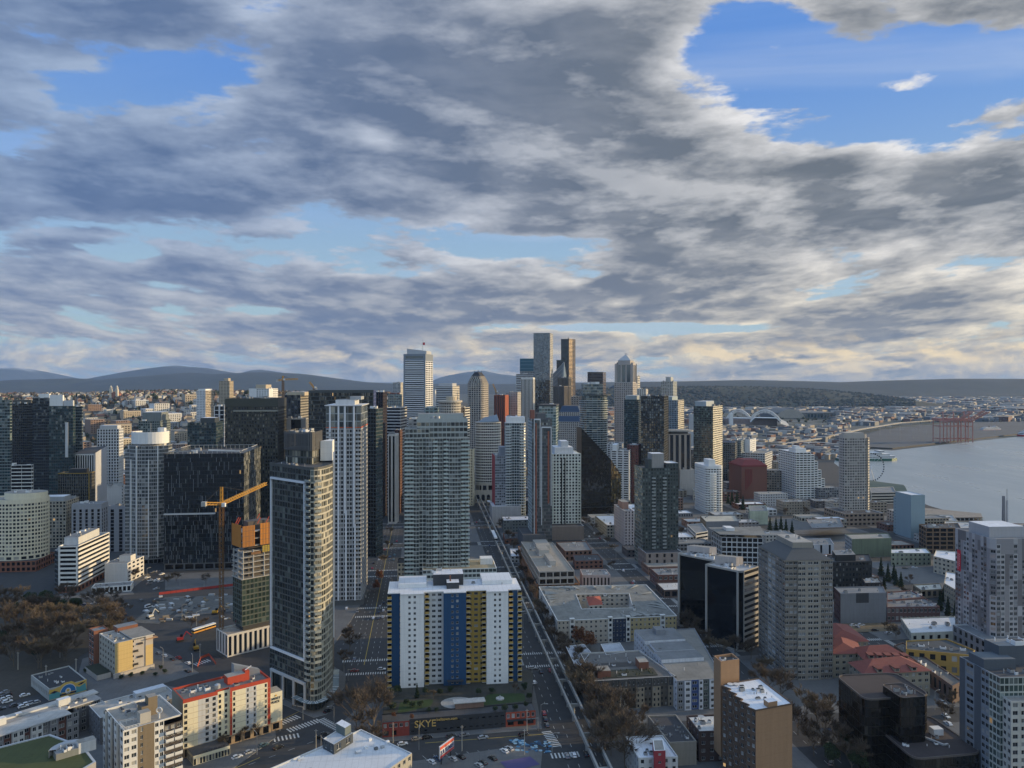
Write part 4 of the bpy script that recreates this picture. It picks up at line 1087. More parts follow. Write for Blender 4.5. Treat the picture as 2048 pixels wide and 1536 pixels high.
def green_roof_building():
	"""corner with a sedum roof at the very bottom left"""
	z1=20.0;pts=[at(-60,1530,z1),at(60,1600,z1),at(192,1523,z1),at(168,1492,z1),at(100,1468,z1),at(-60,1508,z1)]
	P=[Vector(q[:2])for q in pts]
	B=Bld('civic_building',P,'grey building with a moss green roof, a curved canopy and a square lift head','building')
	B.ring(P,0,z1,dict(wm=wall((.30,.30,.31),.8,.08,.1),gl=None))
	B.roof(P,z1,roofing((.060,.072,.022),var=.35),.4,flat((.45,.47,.49),.5,.1,'coping'),thick=.8)
	q=at(168,1508,z1);B.block('lift_head',nsr((q.x-2.3,q.y+.5),6,4),z1-.4,z1+3.6,LGRY,ROOF_T)
	q=at(112,1520,z1);B.block('plant_screen',nsr((q.x,q.y),12,5),z1-.4,z1+2.0,wall((.20,.21,.20),.6,.1,.1),ROOF_G)
	b=MB();c=at(140,1492,z1+3.2);last=None
	for k in range(9):
		a=R(200-k*16);p0=Vector((c.x+4.6*math.cos(a),c.y+4.6*math.sin(a)));p1=Vector((c.x+7.0*math.cos(a),c.y+7.0*math.sin(a)))
		if last:b.face(((*last[0],z1+2.6),(*p0,z1+2.6),(*p1,z1+2.6),(*last[1],z1+2.6)),MET);b.face(((*last[1],z1-.3),(*p1,z1-.3),(*p1,z1+2.6),(*last[1],z1+2.6)),LGRY);b.face(((*last[0],z1-.3),(*p0,z1-.3),(*p0,z1+2.6),(*last[0],z1+2.6)),LGRY)
		last=(p0,p1)
	b.build('curved_canopy',B.root)
	B.clutter(nsr((at(112,1520,z1).x,at(112,1520,z1).y),12,5),z1+2.0,4,77,.7,[WHITE])
	B.finish()
green_roof_building()
def white_roof_block():
	"""white membrane roof bottom centre"""
	z1=19.0
	pts=[at(520,1545,z1),at(660,1620,z1),at(824,1506,z1),at(722,1458,z1)]
	P=[Vector(q[:2])for q in pts]
	B=Bld('apartment_block',P,'flat white membrane roof with a dark corner storey, bottom centre beside the parking lot','apartment building')
	Wc=wall((.38,.36,.31),.8,.08,.1)
	B.ring(P,0,z1,dict(wm=Wc,gl=G_APT,bw=3.2,fh=3.1,wr=.5,hr=.5,frame=FRW));B.roof(P,z1,roofing((.58,.59,.61),var=.12),.6,LGRY)
	f=lambda x,y:Vector(at(x,y,z1)[:2])
	D=wall((.045,.055,.065),.7,.1,.1)
	q=[f(646,1494),f(668,1506),f(706,1482),f(684,1470)]
	for i in range(4):B.edge(q[i],q[(i+1)% 4],z1-.6,z1+3.2,D,G_APT,nb=2,nf=1,wr=.45,hr=.6,frame=FRW)
	B.roof(q,z1+3.2,roofing((.45,.46,.48),var=.15),.3,LGRY)
	q=[f(672,1478),f(690,1488),f(702,1480),f(684,1470)];B.block('vent_shaft',q,z1+2.9,z1+6.2,wall((.12,.15,.15),.7,.1,.1),ROOF_W)
	for k,(x,y)in enumerate(((712,1504),(732,1494),(752,1496),(765,1493),(775,1483),(596,1518),(620,1538),(740,1478))):
		c=f(x,y);b=MB()
		if k in (0,5):b.cyl((*c,z1-.6),.5,.7,MET,10);b.bar((*c,z1+.1),(c.x+2,c.y+.6,z1+.4),.6,WHITE)
		else:b.box((*c,z1-.6),(1.3,1.0,.9),[MET,WHITE,DGRY][k % 3],40)
		b.build('roof_vent',B.root)
	B.finish()
white_roof_block()
# ------------------------------------------------------------------ left: towers of the denser quarter
def tower_l(name,label,d,xl,xr,ytop,a,xs,sp,side=None,**k):
	P=rectp(d,xl,xr,a,xs)if abs(xs)< 4000 else rect(d,xl,xr,a,xs-5000)
	z1=top_z(ytop,d);B=Bld(name,P,label,k.get('cat','skyscraper'))
	ss=side or sp
	B.ring(P,0,z1,[sp,ss,sp,ss]);B.roof(P,z1,k.get('roofm',ROOF_G),k.get('par',.9),sp['wm']);B.P=P;B.z1=z1
	if k.get('clutter',5):B.clutter(P,z1-k.get('par',.9),k.get('clutter',5),int(xl+ytop),k.get('big',1.6))
	if k.get('head'):
		u0,u1,v0,v1,h,m=k['head'];B.block('plant_room',sub(P,u0,u1,v0,v1),z1-.9,z1+h,m,k.get('headroof',ROOF_W))
	if k.get('fin',True):B.finish(k.get('near'))
	return B
sp=lambda wm,gl,bw,fh,wr,hr,rec=.2,**k:dict(wm=wm,gl=gl,bw=bw,fh=fh,wr=wr,hr=hr,rec=rec,**k)
MUL=flat((.06,.07,.075),.45,.2,'mullion');MULG=flat((.20,.23,.23),.45,.2,'mullion');MULW=flat((.50,.52,.53),.5,.1,'mullion')
tower_l('skyscraper','teal striped glass tower cut by the left edge of the view',900,-60,20,800,BELL,24,sp(MULG,G_TEAL,3,3.6,.94,.72,.1),roofm=ROOF_D,head=(.2,.8,.2,.8,3,MULG))
tower_l('skyscraper','dark brown glass tower second from the left edge',960,21,66,806,BELL,68,sp(wall((.085,.08,.075)),G_NAVY,2.4,3.2,.8,.75,.15),head=(.1,.9,.2,.8,4,wall((.10,.10,.09))))
b_=tower_l('skyscraper','tall dark glass twin tower with a white roof box, left part of the view',850,65,98,796,BELL,105,sp(MUL,G_NAVY,1.9,3.3,.93,.78,.08),head=(.3,.95,.3,.8,4.5,WHT),fin=False)
P2=rectp(846,98,146,BELL,151);z2=top_z(812,846);b_.ring(P2,0,z2,sp(MUL,G_TEAL,2.2,3.3,.93,.76,.08));b_.roof(P2,z2,ROOF_W,.9,MUL);b_.block('plant_room',sub(P2,.0,.55,.2,.7),z2,z2+12,WHT,ROOF_W);b_.block('plant_room',sub(P2,.6,.98,.2,.7),z2,z2+6,LGRY,ROOF_W)
m=MB();t_=(P2[1]-P2[0]).normalized();n_=Vector((t_.y,-t_.x));q=P2[0]+t_*17;m.prism([q+n_*.6,q+t_*3+n_*.6,q+t_*3,q],top_z(915,846),top_z(845,846),LGRY,bottom=True);m.build('pale_panel',b_.root);b_.finish()
tower_l('skyscraper','narrow blue glass tower standing right of the dark twin tower',880,147,164,812,BELL,166,sp(MULG,G_BLUE,2.2,3.4,.9,.7,.1),head=(.1,.9,.1,.9,1.5,LGRY))
b_=tower_l('office_block','black stepped office block with white bands below the twin towers',740,22,64,930,BELL,67,sp(wall((.62,.62,.60)),G_BLACK,9,3.4,.98,.72,.3),cat='office building',near=False)
def yellow_round():
	d=650;c=atd(14,1060,d);E_=ellipse(c.x,d+16,24,17,26,BELL);z1=top_z(1000,d)
	B=Bld('round_tower',E_,'cream rounded apartment tower lit yellow by the sun at the left edge','apartment building')
	B.ring(E_,12,z1,dict(wm=CREAM,gl=G_WARM,nb=2,fh=3.1,wr=.68,hr=.58,rec=.3,mt=3,frame=FRW));B.roof(E_,z1,ROOF_T,1,CREAM);B.ring(E_,0,12,dict(wm=CREAM,gl=G_WARM,nb=1,nf=3,wr=.7,hr=.6,rec=.3))
	h=ellipse(c.x+5,d+18,17,12,24,BELL);B.block('crown',h,z1-1,z1+4.5,CREAM,ROOF_T);B.clutter([h[14],h[20],h[2],h[8]],z1+4.5,5,4,1.1)
	P=rect(640,-60,72,BELL,34);zp=9;B.ring(P,0,zp,sp(BRICK,G_BLACK,4,4,.6,.6));B.roof(P,zp,ROOF_D,.8,BRICK,'podium_roof');B.finish()
yellow_round()
b_=tower_l('apartment_block','grey and tan apartment block with a flat pale roof right of the rounded tower',735,70,132,1003,BELL,158,sp(wall((.36,.33,.27)),G_APT,3,3.1,.62,.62,.3),sp(wall((.42,.36,.27)),G_APT,4,3.1,.5,.55),cat='apartment building',head=(.15,.85,.2,.7,3.5,GRY),near=False)
def slanted():
	d=860;P=rectp(d,146,188,BELL,214);z1,z2=top_z(940,d),top_z(908,d)
	B=Bld('office_block',P,'pale grey office block with leaning panelled side and dark striped end','office building')
	PN=wall((.46,.47,.50),.6,.14,.1,.25)
	B.edge(P[0],P[1],0,z2,wall((.62,.62,.62)),G_BLACK,nb=9,nf=1,wr=.6,hr=.96,rec=.3)
	q=P[1]+(P[0]-P[1])*.4
	b=MB();b.face([(*P[1],0),(*P[2],0),(*P[2],z2+6),(*P[1],z2)],PN);b.face([(*P[2],0),(*P[3],0),(*P[3],z2+4),(*P[2],z2+6)],PN);b.face([(*P[3],0),(*P[0],0),(*P[0],z2),(*P[3],z2+4)],PN);b.build('panel_wall',B.root)
	b=MB();b.face([(*P[0],z2),(*P[1],z2),(*P[2],z2+6),(*P[3],z2+4)],ROOF_D);b.build('roof',B.root);B.finish(False)
slanted()
b_=tower_l('office_block','dark office block with a thin gold roof edge in front of the leaning grey one',790,116,178,947,BELL,190,sp(wall((.10,.095,.08)),G_NAVY,2.2,3.4,.62,.8,.15),cat='office building',near=False,roofm=ROOF_D,fin=False)
m=MB()
for i in range(4):p,q=b_.P[i],b_.P[(i+1)% 4];m.bar((*p,b_.z1-.1),(*q,b_.z1-.1),.55,flat((.50,.33,.08),.4,.5,'gold_trim'))
p=b_.P[1];m.bar((p.x,p.y,0),(p.x,p.y,b_.z1),.6,flat((.50,.33,.08),.4,.5,'gold_trim'));m.build('gold_trim',b_.root);b_.block('plant_room',sub(b_.P,.3,.85,.2,.8),b_.z1-.9,b_.z1+4,DARKM,ROOF_D);b_.finish(False)
tower_l('office_tower','white gridded office tower with square dark windows behind the round tower',920,194,238,858,BELL,247,sp(wall((.66,.66,.66),.7,.06,.08),G_BLACK,3.0,3.5,.58,.66,.5),head=(.1,.9,.1,.9,4,LGRY),near=False)
tower_l('mid_rise','glassy grey green mid rise block with stepped top behind the round tower',1020,277,318,842,BELL,341,sp(wall((.22,.24,.23)),G_GREEN,3,3.3,.8,.7),cat='apartment building',near=False,head=(.0,.95,.3,.9,11,wall((.18,.20,.20))))
def round_tower():
	d=672;cx=(286-CX)/F*d;E_=ellipse(cx,d+15,17,15,30,BELL,2.6);z1=top_z(892,d)
	B=Bld('round_tower',E_,'slender rounded glass tower with a white ring crown, half in sun','skyscraper')
	WMm=wall((.34,.35,.36),.5,.08,.1)
	g=glass((.05,.06,.065),.2,(.34,.35,.34),ior=1.9,tilt=.05,lit=.002)
	n=len(E_)
	for i in range(n):B.edge(E_[i],E_[(i+1)% n],4,z1,WMm,g,nb=2,fh=3.2,wr=.86,hr=.72,rec=.1)
	B.ring(E_,0,4,dict(wm=DGRY,gl=G_BLACK,nb=1,nf=1,wr=.8,hr=.8,rec=.2))
	fin=MB()
	for i in (17,19,21,23,25):
		p=E_[i];nn=(p-Vector((cx,d+15))).normalized();tt=Vector((-nn.y,nn.x));fin.prism([p+nn*.9-tt*.45,p+nn*.9+tt*.45,p+tt*.45,p-tt*.45],6,z1-(0 if i % 4== 1 else 12),WHT,bottom=True)
	fin.build('vertical_fin',B.root)
	B.roof(E_,z1,ROOF_G,.9,WMm)
	cr=MB();c1=ellipse(cx-.5,d+15,15.2,13.4,30,BELL,2.4);c2=ellipse(cx-.5,d+15,14.4,12.6,30,BELL,2.4);zt=top_z(858,d)
	for i in range(30):
		j=(i+1)% 30
		if 6 <= i <= 10:continue
		for (pp,qq,z_a,z_b)in ((c1[i],c1[j],z1+1.5,zt-3),):cr.face(((*pp,z_a),(*qq,z_a),(*qq,z_b),(*pp,z_b)),WHT)
		cr.face(((*c2[j],z1+1.5),(*c2[i],z1+1.5),(*c2[i],zt-3),(*c2[j],zt-3)),WHT);cr.face(((*c1[i],zt-3),(*c1[j],zt-3),(*c2[j],zt-3),(*c2[i],zt-3)),WHT)
	cr.build('ring_crown',B.root)
	B.block('plant_drum',ellipse(cx,d+15,9,8,20),z1-.9,zt-5,wall((.30,.29,.27)),ROOF_G);B.block('lift_head',ellipse(cx+8,d+19,4,3,8),z1-.9,zt,WHT,ROOF_W)
	b=MB();b.bar((cx+4,d+6,zt-5),(cx+4,d+6,zt+5),.3,MET);b.build('mast',B.root)
	q=rectp(d+4,250,262,BELL,264);B.ring(q,0,z1-3,sp(WMm,g,2,3.2,.8,.7,.1));B.roof(q,z1-3,ROOF_G,.6,WMm,'shoulder_roof')
	q=rect(d+6,316,328,BELL,16);B.ring(q,0,z1-2,sp(WMm,g,2,3.2,.8,.7,.1));B.roof(q,z1-2,ROOF_G,.6,WMm,'shoulder_roof')
	B.finish(True)
round_tower()
tower_l('office_block','pale grey block with a blank upper wall in the left middle ground',735,143,203,1008,BELL,216,sp(wall((.36,.37,.40),.7,.06,.1),G_BLACK,5,3.4,.42,.8,.2,mt=5),cat='office building',near=False,clutter=6)
tower_l('office_block','grey block with two dark window strips against the round tower',720,216,250,1012,BELL,255,sp(wall((.30,.31,.34),.7,.06,.1),G_BLACK,7,3.4,.4,.85,.2,mt=3),cat='office building',near=False)
tower_l('apartment_block','white low block with a column of square windows left of the round tower',780,214,246,970,BELL,249,sp(wall((.52,.51,.50),.7,.06,.1),G_BLACK,3,3.2,.55,.55,.2,ml=14),cat='apartment building',near=False)
def banded_office():
	d=590;p=at(155,1186);A=Vector(p[:2]);z1=top_z(1092,A.y)
	U=Vector((math.cos(R(4)),math.sin(R(4))));P=[A-U*15+Vector((-1,1)),A+Vector((0,0))]
	q=Vector(at(219,1150)[:2]);dv=(q-A);P=[A-U*14,A,A+dv,A+dv-U*16]
	B=Bld('office_building',P,'office building with bright white floor bands and dark ribbon windows, lower left','office building')
	Wt=wall((.70,.69,.66),.7,.06,.08)
	B.edge(P[0],P[1],5,z1,Wt,G_BLACK,nb=1,nf=9,wr=.84,hr=.58,rec=.8);B.edge(P[1],P[2],5,z1,Wt,G_BLACK,nb=1,nf=9,wr=.985,hr=.56,rec=.8);B.edge(P[2],P[3],0,z1,Wt,None);B.edge(P[3],P[0],0,z1,wall((.12,.13,.14)),G_BLACK,nb=6,nf=10,wr=.8,hr=.7)
	B.edge(P[0],P[1],0,5,BRICK,G_BLACK,nb=5,nf=1,wr=.6,hr=.6);B.edge(P[1],P[2],0,5,BRICK,G_BLACK,nb=9,nf=1,wr=.6,hr=.6)
	B.roof(P,z1,ROOF_G,1.0,Wt)
	Lq=[P[0]-U*8+Vector((2,6)),P[0]+Vector((0,.5)),P[3],P[3]-U*9];B.ring(Lq,0,z1-4,sp(wall((.09,.10,.11)),G_BLACK,3,3.4,.8,.7));B.roof(Lq,z1-4,ROOF_G,.8,LGRY,'wing_roof')
	B.block('plant_screen',sub(P,.05,.8,.15,.85),z1-1,z1+5,LGRY,ROOF_G);B.clutter(sub(P,.05,.8,.15,.85),z1+5,6,15,1.0);B.finish()
banded_office()
def white_inn():
	p=at(255,1166);A=Vector(p[:2]);z1=top_z(1126,A.y)
	q=Vector(at(288,1150)[:2]);dv=q-A;U=Vector((math.cos(R(4)),math.sin(R(4))))
	P=[A-U*17.5,A,A+dv,A+dv-U*17.5]
	B=Bld('small_hotel',P,'small plain white hotel with a taller stair block, below the black finned office block','hotel')
	Wt=wall((.60,.59,.58),.8,.06,.1);B.edge(P[0],P[1],0,z1,Wt,None);B.edge(P[1],P[2],0,z1,Wt,G_BLACK,nb=4,nf=5,wr=.6,hr=.5,rec=.6);B.edge(P[2],P[3],0,z1,Wt,None);B.edge(P[3],P[0],0,z1,Wt,None)
	B.roof(P,z1,ROOF_G,.5,Wt);B.block('stair_tower',sub(P,.45,.95,.25,.55),z1-.5,z1+4.5,Wt,ROOF_G);B.clutter(P,z1-.5,4,19,.8);B.finish()
white_inn()
def pavilion():
	A,C_=Vector(at(183,1189)[:2]),Vector(at(262,1183)[:2]);dv=(C_-A).normalized();bk=Vector((-dv.y,dv.x));P=[A,C_,C_+bk*12,A+bk*12]
	B=Bld('low_shop',P,'single storey shop with a white framed glass front by the construction site','shop');B.ring(P,0,5.2,sp(WHT,G_BLACK,3,4,.7,.66,.3));B.roof(P,5.2,ROOF_G,.6,WHT);B.clutter(P,4.6,4,7,.8);B.finish()
pavilion()
def finned_block():
	d=648;P=rectp(d,328,488,BELL,521);z1=top_z(908,d)
	B=Bld('office_tower',P,'wide black glass office block covered in irregular white vertical fins','office building')
	gl=glass((.008,.014,.02),.06,(.05,.065,.07),ior=1.85,tilt=.03,lit=.003)
	B.edge(P[0],P[1],6,z1,flat((.03,.035,.04),.4,.2,'mullion'),gl,nb=52,nf=26,wr=.9,hr=.88,rec=.08)
	sidew=wall((.34,.35,.34),.6,.1,.1)
	B.edge(P[1],P[2],6,z1,flat((.06,.065,.065),.4,.2,'mullion'),glass((.08,.09,.09),.45,(.42,.43,.41),ior=1.7,tilt=.05,lit=0),nb=30,nf=26,wr=.86,hr=.9,rec=.08);B.edge(P[2],P[3],6,z1,MUL,gl,nb=40,nf=26,wr=.9,hr=.88,rec=.08);B.edge(P[3],P[0],6,z1,MUL,gl,nb=30,nf=26,wr=.9,hr=.88,rec=.08)
	B.ring(P,0,6,dict(wm=DGRY,gl=G_BLACK,bw=8,nf=1,wr=.85,hr=.7,rec=.8))
	t=(P[1]-P[0]).normalized();n=Vector((t.y,-t.x));L=elen(P[0],P[1]);r=random.Random(4);fm=flat((.30,.33,.36),.4,.2,'white_fin');fh=(z1-6)/26;M=MB();k=0
	single=0
	for j in range(0,26):
		for i in range(53):
			if r.random()< (.34 if j < 12 else .14):
				ln_=r.choice((1,1,2));x=L*i/52
				p=P[0]+t*(x-.09);q=P[0]+t*(x+.09);za=6+j*fh;zb=min(z1,za+fh*ln_)
				M.prism([p+n*.4,q+n*.4,q+n*.02,p+n*.02],za,zb,fm,bottom=True)
	tag(M.build('fin',B.root),kind='stuff')
	b=MB();zq=top_z(1030,d);b.prism([P[0]+n*1.0,P[0]+t*(L*.64)+n*1.0,P[0]+t*(L*.64),P[0]],zq,zq+1.2,LGRY,bottom=True);b.build('ledge',B.root)
	B.roof(P,z1+.02,ROOF_D,1.5,MUL)
	b=MB();rr=inset(P,2.5)
	for i in range(4):
		p,q=rr[i],rr[(i+1)% 4];L2=(q-p).length;b.bar((*p,z1+2),(*q,z1+2),.3,LGRY)
		for k in range(int(L2/4)):w=p+(q-p)*(k*4/L2);b.bar((*w,z1-1.5),(*w,z1+2),.2,LGRY)
	b.build('roof_railing',B.root);B.clutter(P,z1-1.4,9,52,1.5);q0=P[0]+t*L*.5+Vector((2,4));b=MB();b.bar((*q0,z1+2.5),(*(q0+t*26),z1+1.5),1.2,WHT);b.build('window_cleaning_gantry',B.root)
	B.finish(True)
finned_block()
b_=tower_l('office_tower','tall black office tower with rows of small lit windows and a ribbed top',765,450,556,797,BELL,573,sp(wall((.035,.037,.035),.5,.1,.1),glass((.012,.014,.014),.30,(.20,.19,.14),ior=1.7,tilt=.04,lit=.01),2.6,3.5,.46,.62,.15,mt=8),clutter=8,roofm=ROOF_D,near=False,fin=False)
m=MB();t_=(b_.P[1]-b_.P[0]);L_=t_.length;t_ /= L_;n_=Vector((t_.y,-t_.x))
for k in range(70):p=b_.P[0]+t_*(k*L_/70);m.prism([p+n_*.5,p+t_*.3+n_*.5,p+t_*.3,p],b_.z1-8,b_.z1,flat((.12,.13,.11),.5,.2),bottom=True)
tag(m.build('top_rib',b_.root),kind='stuff');b_.block('roof_step',sub(b_.P,.16,1.0,-.04,.9),b_.z1-13,b_.z1-11.8,flat((.3,.3,.26),.5));b_.finish(False)
tower_l('mid_rise','dark green glass mid rise beside the finned black block',900,375,432,845,BELL,447,sp(MUL,G_TEAL,2.6,3.3,.88,.78,.1),cat='apartment building',near=False,head=(.4,.9,.2,.8,5,MUL))
tower_l('skyscraper','dark slab with white window frames behind the lit black tower',1050,428,449,812,BELL,455,sp(wall((.62,.62,.63)),G_BLACK,6,6,.72,.85,.3),near=False)
tower_l('apartment_tower','white balconied apartment tower on the far left skyline',1500,393,411,781,DOWN,428,sp(wall((.70,.70,.70)),G_BLACK,3.4,3.2,.5,.5,.4),sp(wall((.42,.36,.28)),G_APT,4,3.2,.7,.5),near=False,head=(.1,.9,.1,.9,3,WHT))
tower_l('apartment_tower','tan brick apartment tower with dark window columns on the left skyline',1650,438,459,762,DOWN,467,sp(TAN,G_BLACK,3.6,3.1,.58,.6,.3),near=False,head=(.4,.8,.2,.8,6,TAN))
b_=tower_l('hospital_block','white flat block with a tan plant room on the left skyline',1400,498,538,777,DOWN,556,sp(wall((.70,.70,.69)),G_BLACK,5,4,.5,.4,.3,ml=14),near=False,cat='building',head=(.25,.75,.2,.8,7,TAN))
tower_l('skyscraper','dark tower with a tan side between the two black office blocks',1020,569,601,790,BELL,617,sp(wall((.05,.05,.06)),G_NAVY,4,3.6,.7,.92,.2),sp(wall((.30,.27,.22)),G_NAVY,4,3.6,.7,.6,.2),near=False,head=(.1,1.2,.1,.8,4,TAN),roofm=ROOF_T)
tower_l('office_block','grey block with a wide dark recess in front of the big black slab',820,572,612,837,BELL,616,sp(wall((.34,.345,.36)),G_BLACK,20,14,.5,.8,.8),near=False,cat='office building',roofm=ROOF_T)
def big_black():
	d=770;P=rectp(d,617,747,BELL,752);z1=top_z(781,d)
	B=Bld('office_tower',P,'huge black glass office slab with faint speckled windows in the centre left','office building')
	gl=glass((.008,.011,.014),.08,(.07,.085,.085),ior=1.65,tilt=.03,lit=.003)
	B.edge(P[0],P[1],0,z1,MUL,gl,nb=58,nf=38,wr=.84,hr=.8,rec=.1,mt=2);B.edge(P[1],P[2],0,z1,flat((.10,.13,.30),.4,.3,'blue_panel'),gl,nb=12,nf=38,wr=.5,hr=.8,rec=.1);B.edge(P[2],P[3],0,z1,MUL,None);B.edge(P[3],P[0],0,z1,MUL,gl,nb=20,nf=38,wr=.84,hr=.8,rec=.1)
	r=random.Random(9);t=(P[1]-P[0]).normalized();n=Vector((t.y,-t.x));L=elen(P[0],P[1]);M=MB();fh=(z1-2)/38
	for j in range(38):
		for i in range(59):
			if r.random()< .07:x=L*i/58;p,q=P[0]+t*(x-.1),P[0]+t*(x+.1);M.prism([p+n*.35,q+n*.35,q,p],j*fh,j*fh+fh*.9,flat((.32,.34,.36),.4,.2,'white_fin'),bottom=True)
	tag(M.build('fin',B.root),kind='stuff');B.roof(P,z1,ROOF_D,1,MUL);B.finish(False)
big_black()
tower_l('skyscraper','dark glass tower peeking out right of the huge black slab',900,748,766,784,BELL,775,sp(wall((.07,.05,.05)),G_NAVY,2.4,3.6,.7,.9,.15),near=False,roofm=ROOF_D)
tower_l('skyscraper','dark slim tower with green edge at the avenue, right of the striped tower',700,736,752,817,BELL,769,sp(MUL,G_BLACK,2.6,3.5,.86,.8,.1),sp(MUL,G_TEAL,2.6,3.5,.86,.7,.1),near=False,roofm=ROOF_D)
tower_l('apartment_tower','grey shoulder tower just behind the white striped one',610,720,731,836,BELL,736,sp(wall((.26,.26,.27)),G_APT,3,3.1,.6,.6),near=False)
# ------------------------------------------------------------------ downtown skyline (street grid turned the other way)
def tw(name,label,d,xl,xr,ytop,xs,s1,s2=None,a=DOWN,**k):
	return tower_l(name,label,d,xl,xr,ytop,a,xs,s1,s2,near=False,**k)
SILV=wall((.45,.46,.48),.45,.08,.06);LTN=wall((.48,.44,.38),.8,.08,.1);RUST=wall((.20,.06,.038),.8,.1,.12)
def white_headquarters():
	d=1500;P=rectp(d,807,851,DOWN,866);z1=top_z(708,d);zs=top_z(716,d)
	B=Bld('office_tower',P,'tall silver tower with white floor bands, grey edge frame and a raked rooftop screen','skyscraper')
	Wt=wall((.66,.67,.69),.55,.05,.05);GE=wall((.20,.23,.27),.5,.05,.05)
	t=(P[1]-P[0]).normalized();L=elen(P[0],P[1])
	B.edge(P[0],P[0]+t*L*.07,0,z1,GE,None);B.edge(P[0]+t*L*.07,P[0]+t*L*.93,0,zs-5,Wt,G_NAVY,nb=1,fh=4.1,wr=.999,hr=.56,rec=.3);B.edge(P[0]+t*L*.07,P[0]+t*L*.93,zs-5,z1,GE,G_NAVY,nb=1,nf=1,wr=.95,hr=.4,rec=.2);B.edge(P[0]+t*L*.93,P[1],0,z1,GE,None)
	B.edge(P[1],P[2],0,z1-14,Wt,G_NAVY,nb=3,fh=4.1,wr=.8,hr=.5,rec=.3);B.edge(P[1],P[2],z1-14,z1,GE,None);B.edge(P[2],P[3],0,z1,GE,None);B.edge(P[3],P[0],0,z1,GE,None)
	B.roof(P,z1,ROOF_G,1,GE);m=MB();a,b_,c,e=sub(P,.1,.99,.15,.8);ha,hb=top_z(697,d),top_z(702,d)
	m.face([(*a,z1),(*b_,z1),(*b_,hb),(*a,ha)],SILV);m.face([(*b_,z1),(*c,z1),(*c,hb),(*b_,hb)],SILV);m.face([(*e,z1),(*a,z1),(*a,ha),(*e,ha)],SILV);m.face([(*c,z1),(*e,z1),(*e,ha),(*c,hb)],SILV);m.face([(*a,ha),(*b_,hb),(*c,hb),(*e,ha)],ROOF_G);m.build('rooftop_screen',B.root)
	q=sub(P,.8,.8,.2,.2)[0];m=MB();m.bar((*q,z1),(*q,top_z(676,d)),1.0,LGRY,.4);m.build('flagpole',B.root);m=MB();zf=top_z(690,d);m.prism([q+Vector((.5,0)),q+Vector((4.5,-.6)),q+Vector((4.5,-.3)),q+Vector((.5,.3))],zf,zf+5,flat((.5,.05,.06),.8),bottom=True);m.build('flag',B.root)
	B.finish(False)
white_headquarters()
tw('office_tower','white striped office tower with a stepped top, right of the tall silver tower',1750,871,905,772,919,sp(wall((.62,.62,.62),.6,.05,.06),G_NAVY,30,4,.98,.5,.3),sp(wall((.66,.62,.55),.6,.05,.06),G_NAVY,8,4,.8,.5,.3),head=(.1,.9,.2,.8,6,SILV))
tw('office_tower','narrow white slab just right of the tall silver tower',1650,865,870,781,872,sp(wall((.6,.6,.6)),None,5,4,.5,.5))
tw('apartment_tower','pair of slim pale towers left of the tall silver tower',1900,786,801,765,806,sp(wall((.42,.42,.42)),G_APT,4,3.4,.7,.5),sp(wall((.55,.52,.45)),G_APT,4,3.4,.6,.5))
tw('mid_rise','low teal grey building with red lower wing left of the silver tower',1700,776,800,788,804,sp(wall((.25,.30,.30)),G_TEAL,4,3.6,.8,.6),head=(.1,.9,.2,.9,3,RUST),headroof=ROOF_G)
tw('office_tower','dark office tower with thin white floor lines at the end of the avenue',960,772,801,815,814,sp(wall((.50,.51,.53)),G_NAVY,30,3.8,.98,.62,.2),sp(wall((.46,.45,.43)),G_NAVY,30,3.8,.98,.6,.2),a=-4)
tw('office_block','block of white and black vertical stripes beside the avenue',860,776,791,868,799,sp(wall((.62,.60,.58)),G_BLACK,4.2,100,.52,.95,.3),a=3,par=1.2)
tw('brick_building','brown brick building with arched roofline behind the striped block',930,789,800,860,806,sp(wall((.12,.06,.045)),G_APT,3.5,3.4,.4,.5),a=-4)
tw('office_block','low stone building under the dark striped tower on the avenue',1050,797,808,905,820,sp(LTN,G_BLACK,5,4,.4,.5),a=-6)
def round_hotel():
	d=960
	for k,(x0,x1,yt,lab)in enumerate(((873,922,802,'round concrete hotel tower with scalloped bands and a flat disc top'),)):
		cx=((x0+x1)/2-CX)/F*d;r=(x1-x0)/2/F*d;E_=ellipse(cx,d+r,r*.93,r*.93,28);z1=top_z(yt+3,d)
		B=Bld('round_hotel',E_,lab,'hotel');B.ring(E_,0,z1,dict(wm=LTN,gl=G_BLACK,nb=1,fh=3.4,wr=.62,hr=.5,rec=.5));b=MB();b.prism(ellipse(cx,d+r,r*1.04,r*1.04,28),z1,z1+2.2,LTN,bottom=True);b.build('disc_roof',B.root)
		B.block('plant_drum',ellipse(cx+2,d+r,r*.45,r*.45,16),z1+2.2,z1+7,TAN);B.finish(False)
round_hotel()
tw('office_block','flat grey roof with machinery in front of the round hotel',880,816,872,838,876,sp(wall((.30,.30,.30)),G_APT,5,4,.6,.5),clutter=10,a=2)
tw('office_block','teal roofed low building left of the round hotel',1000,850,876,815,880,sp(wall((.26,.34,.34)),G_TEAL,5,4,.7,.5),a=2)
tw('hotel','narrow slab with white floor stripes right of the round hotel',990,918,930,815,942,sp(wall((.28,.25,.22)),G_BLACK,4,3.3,.5,.5),sp(wall((.56,.54,.50)),G_BLACK,30,3.3,.96,.5,.3),a=-8)
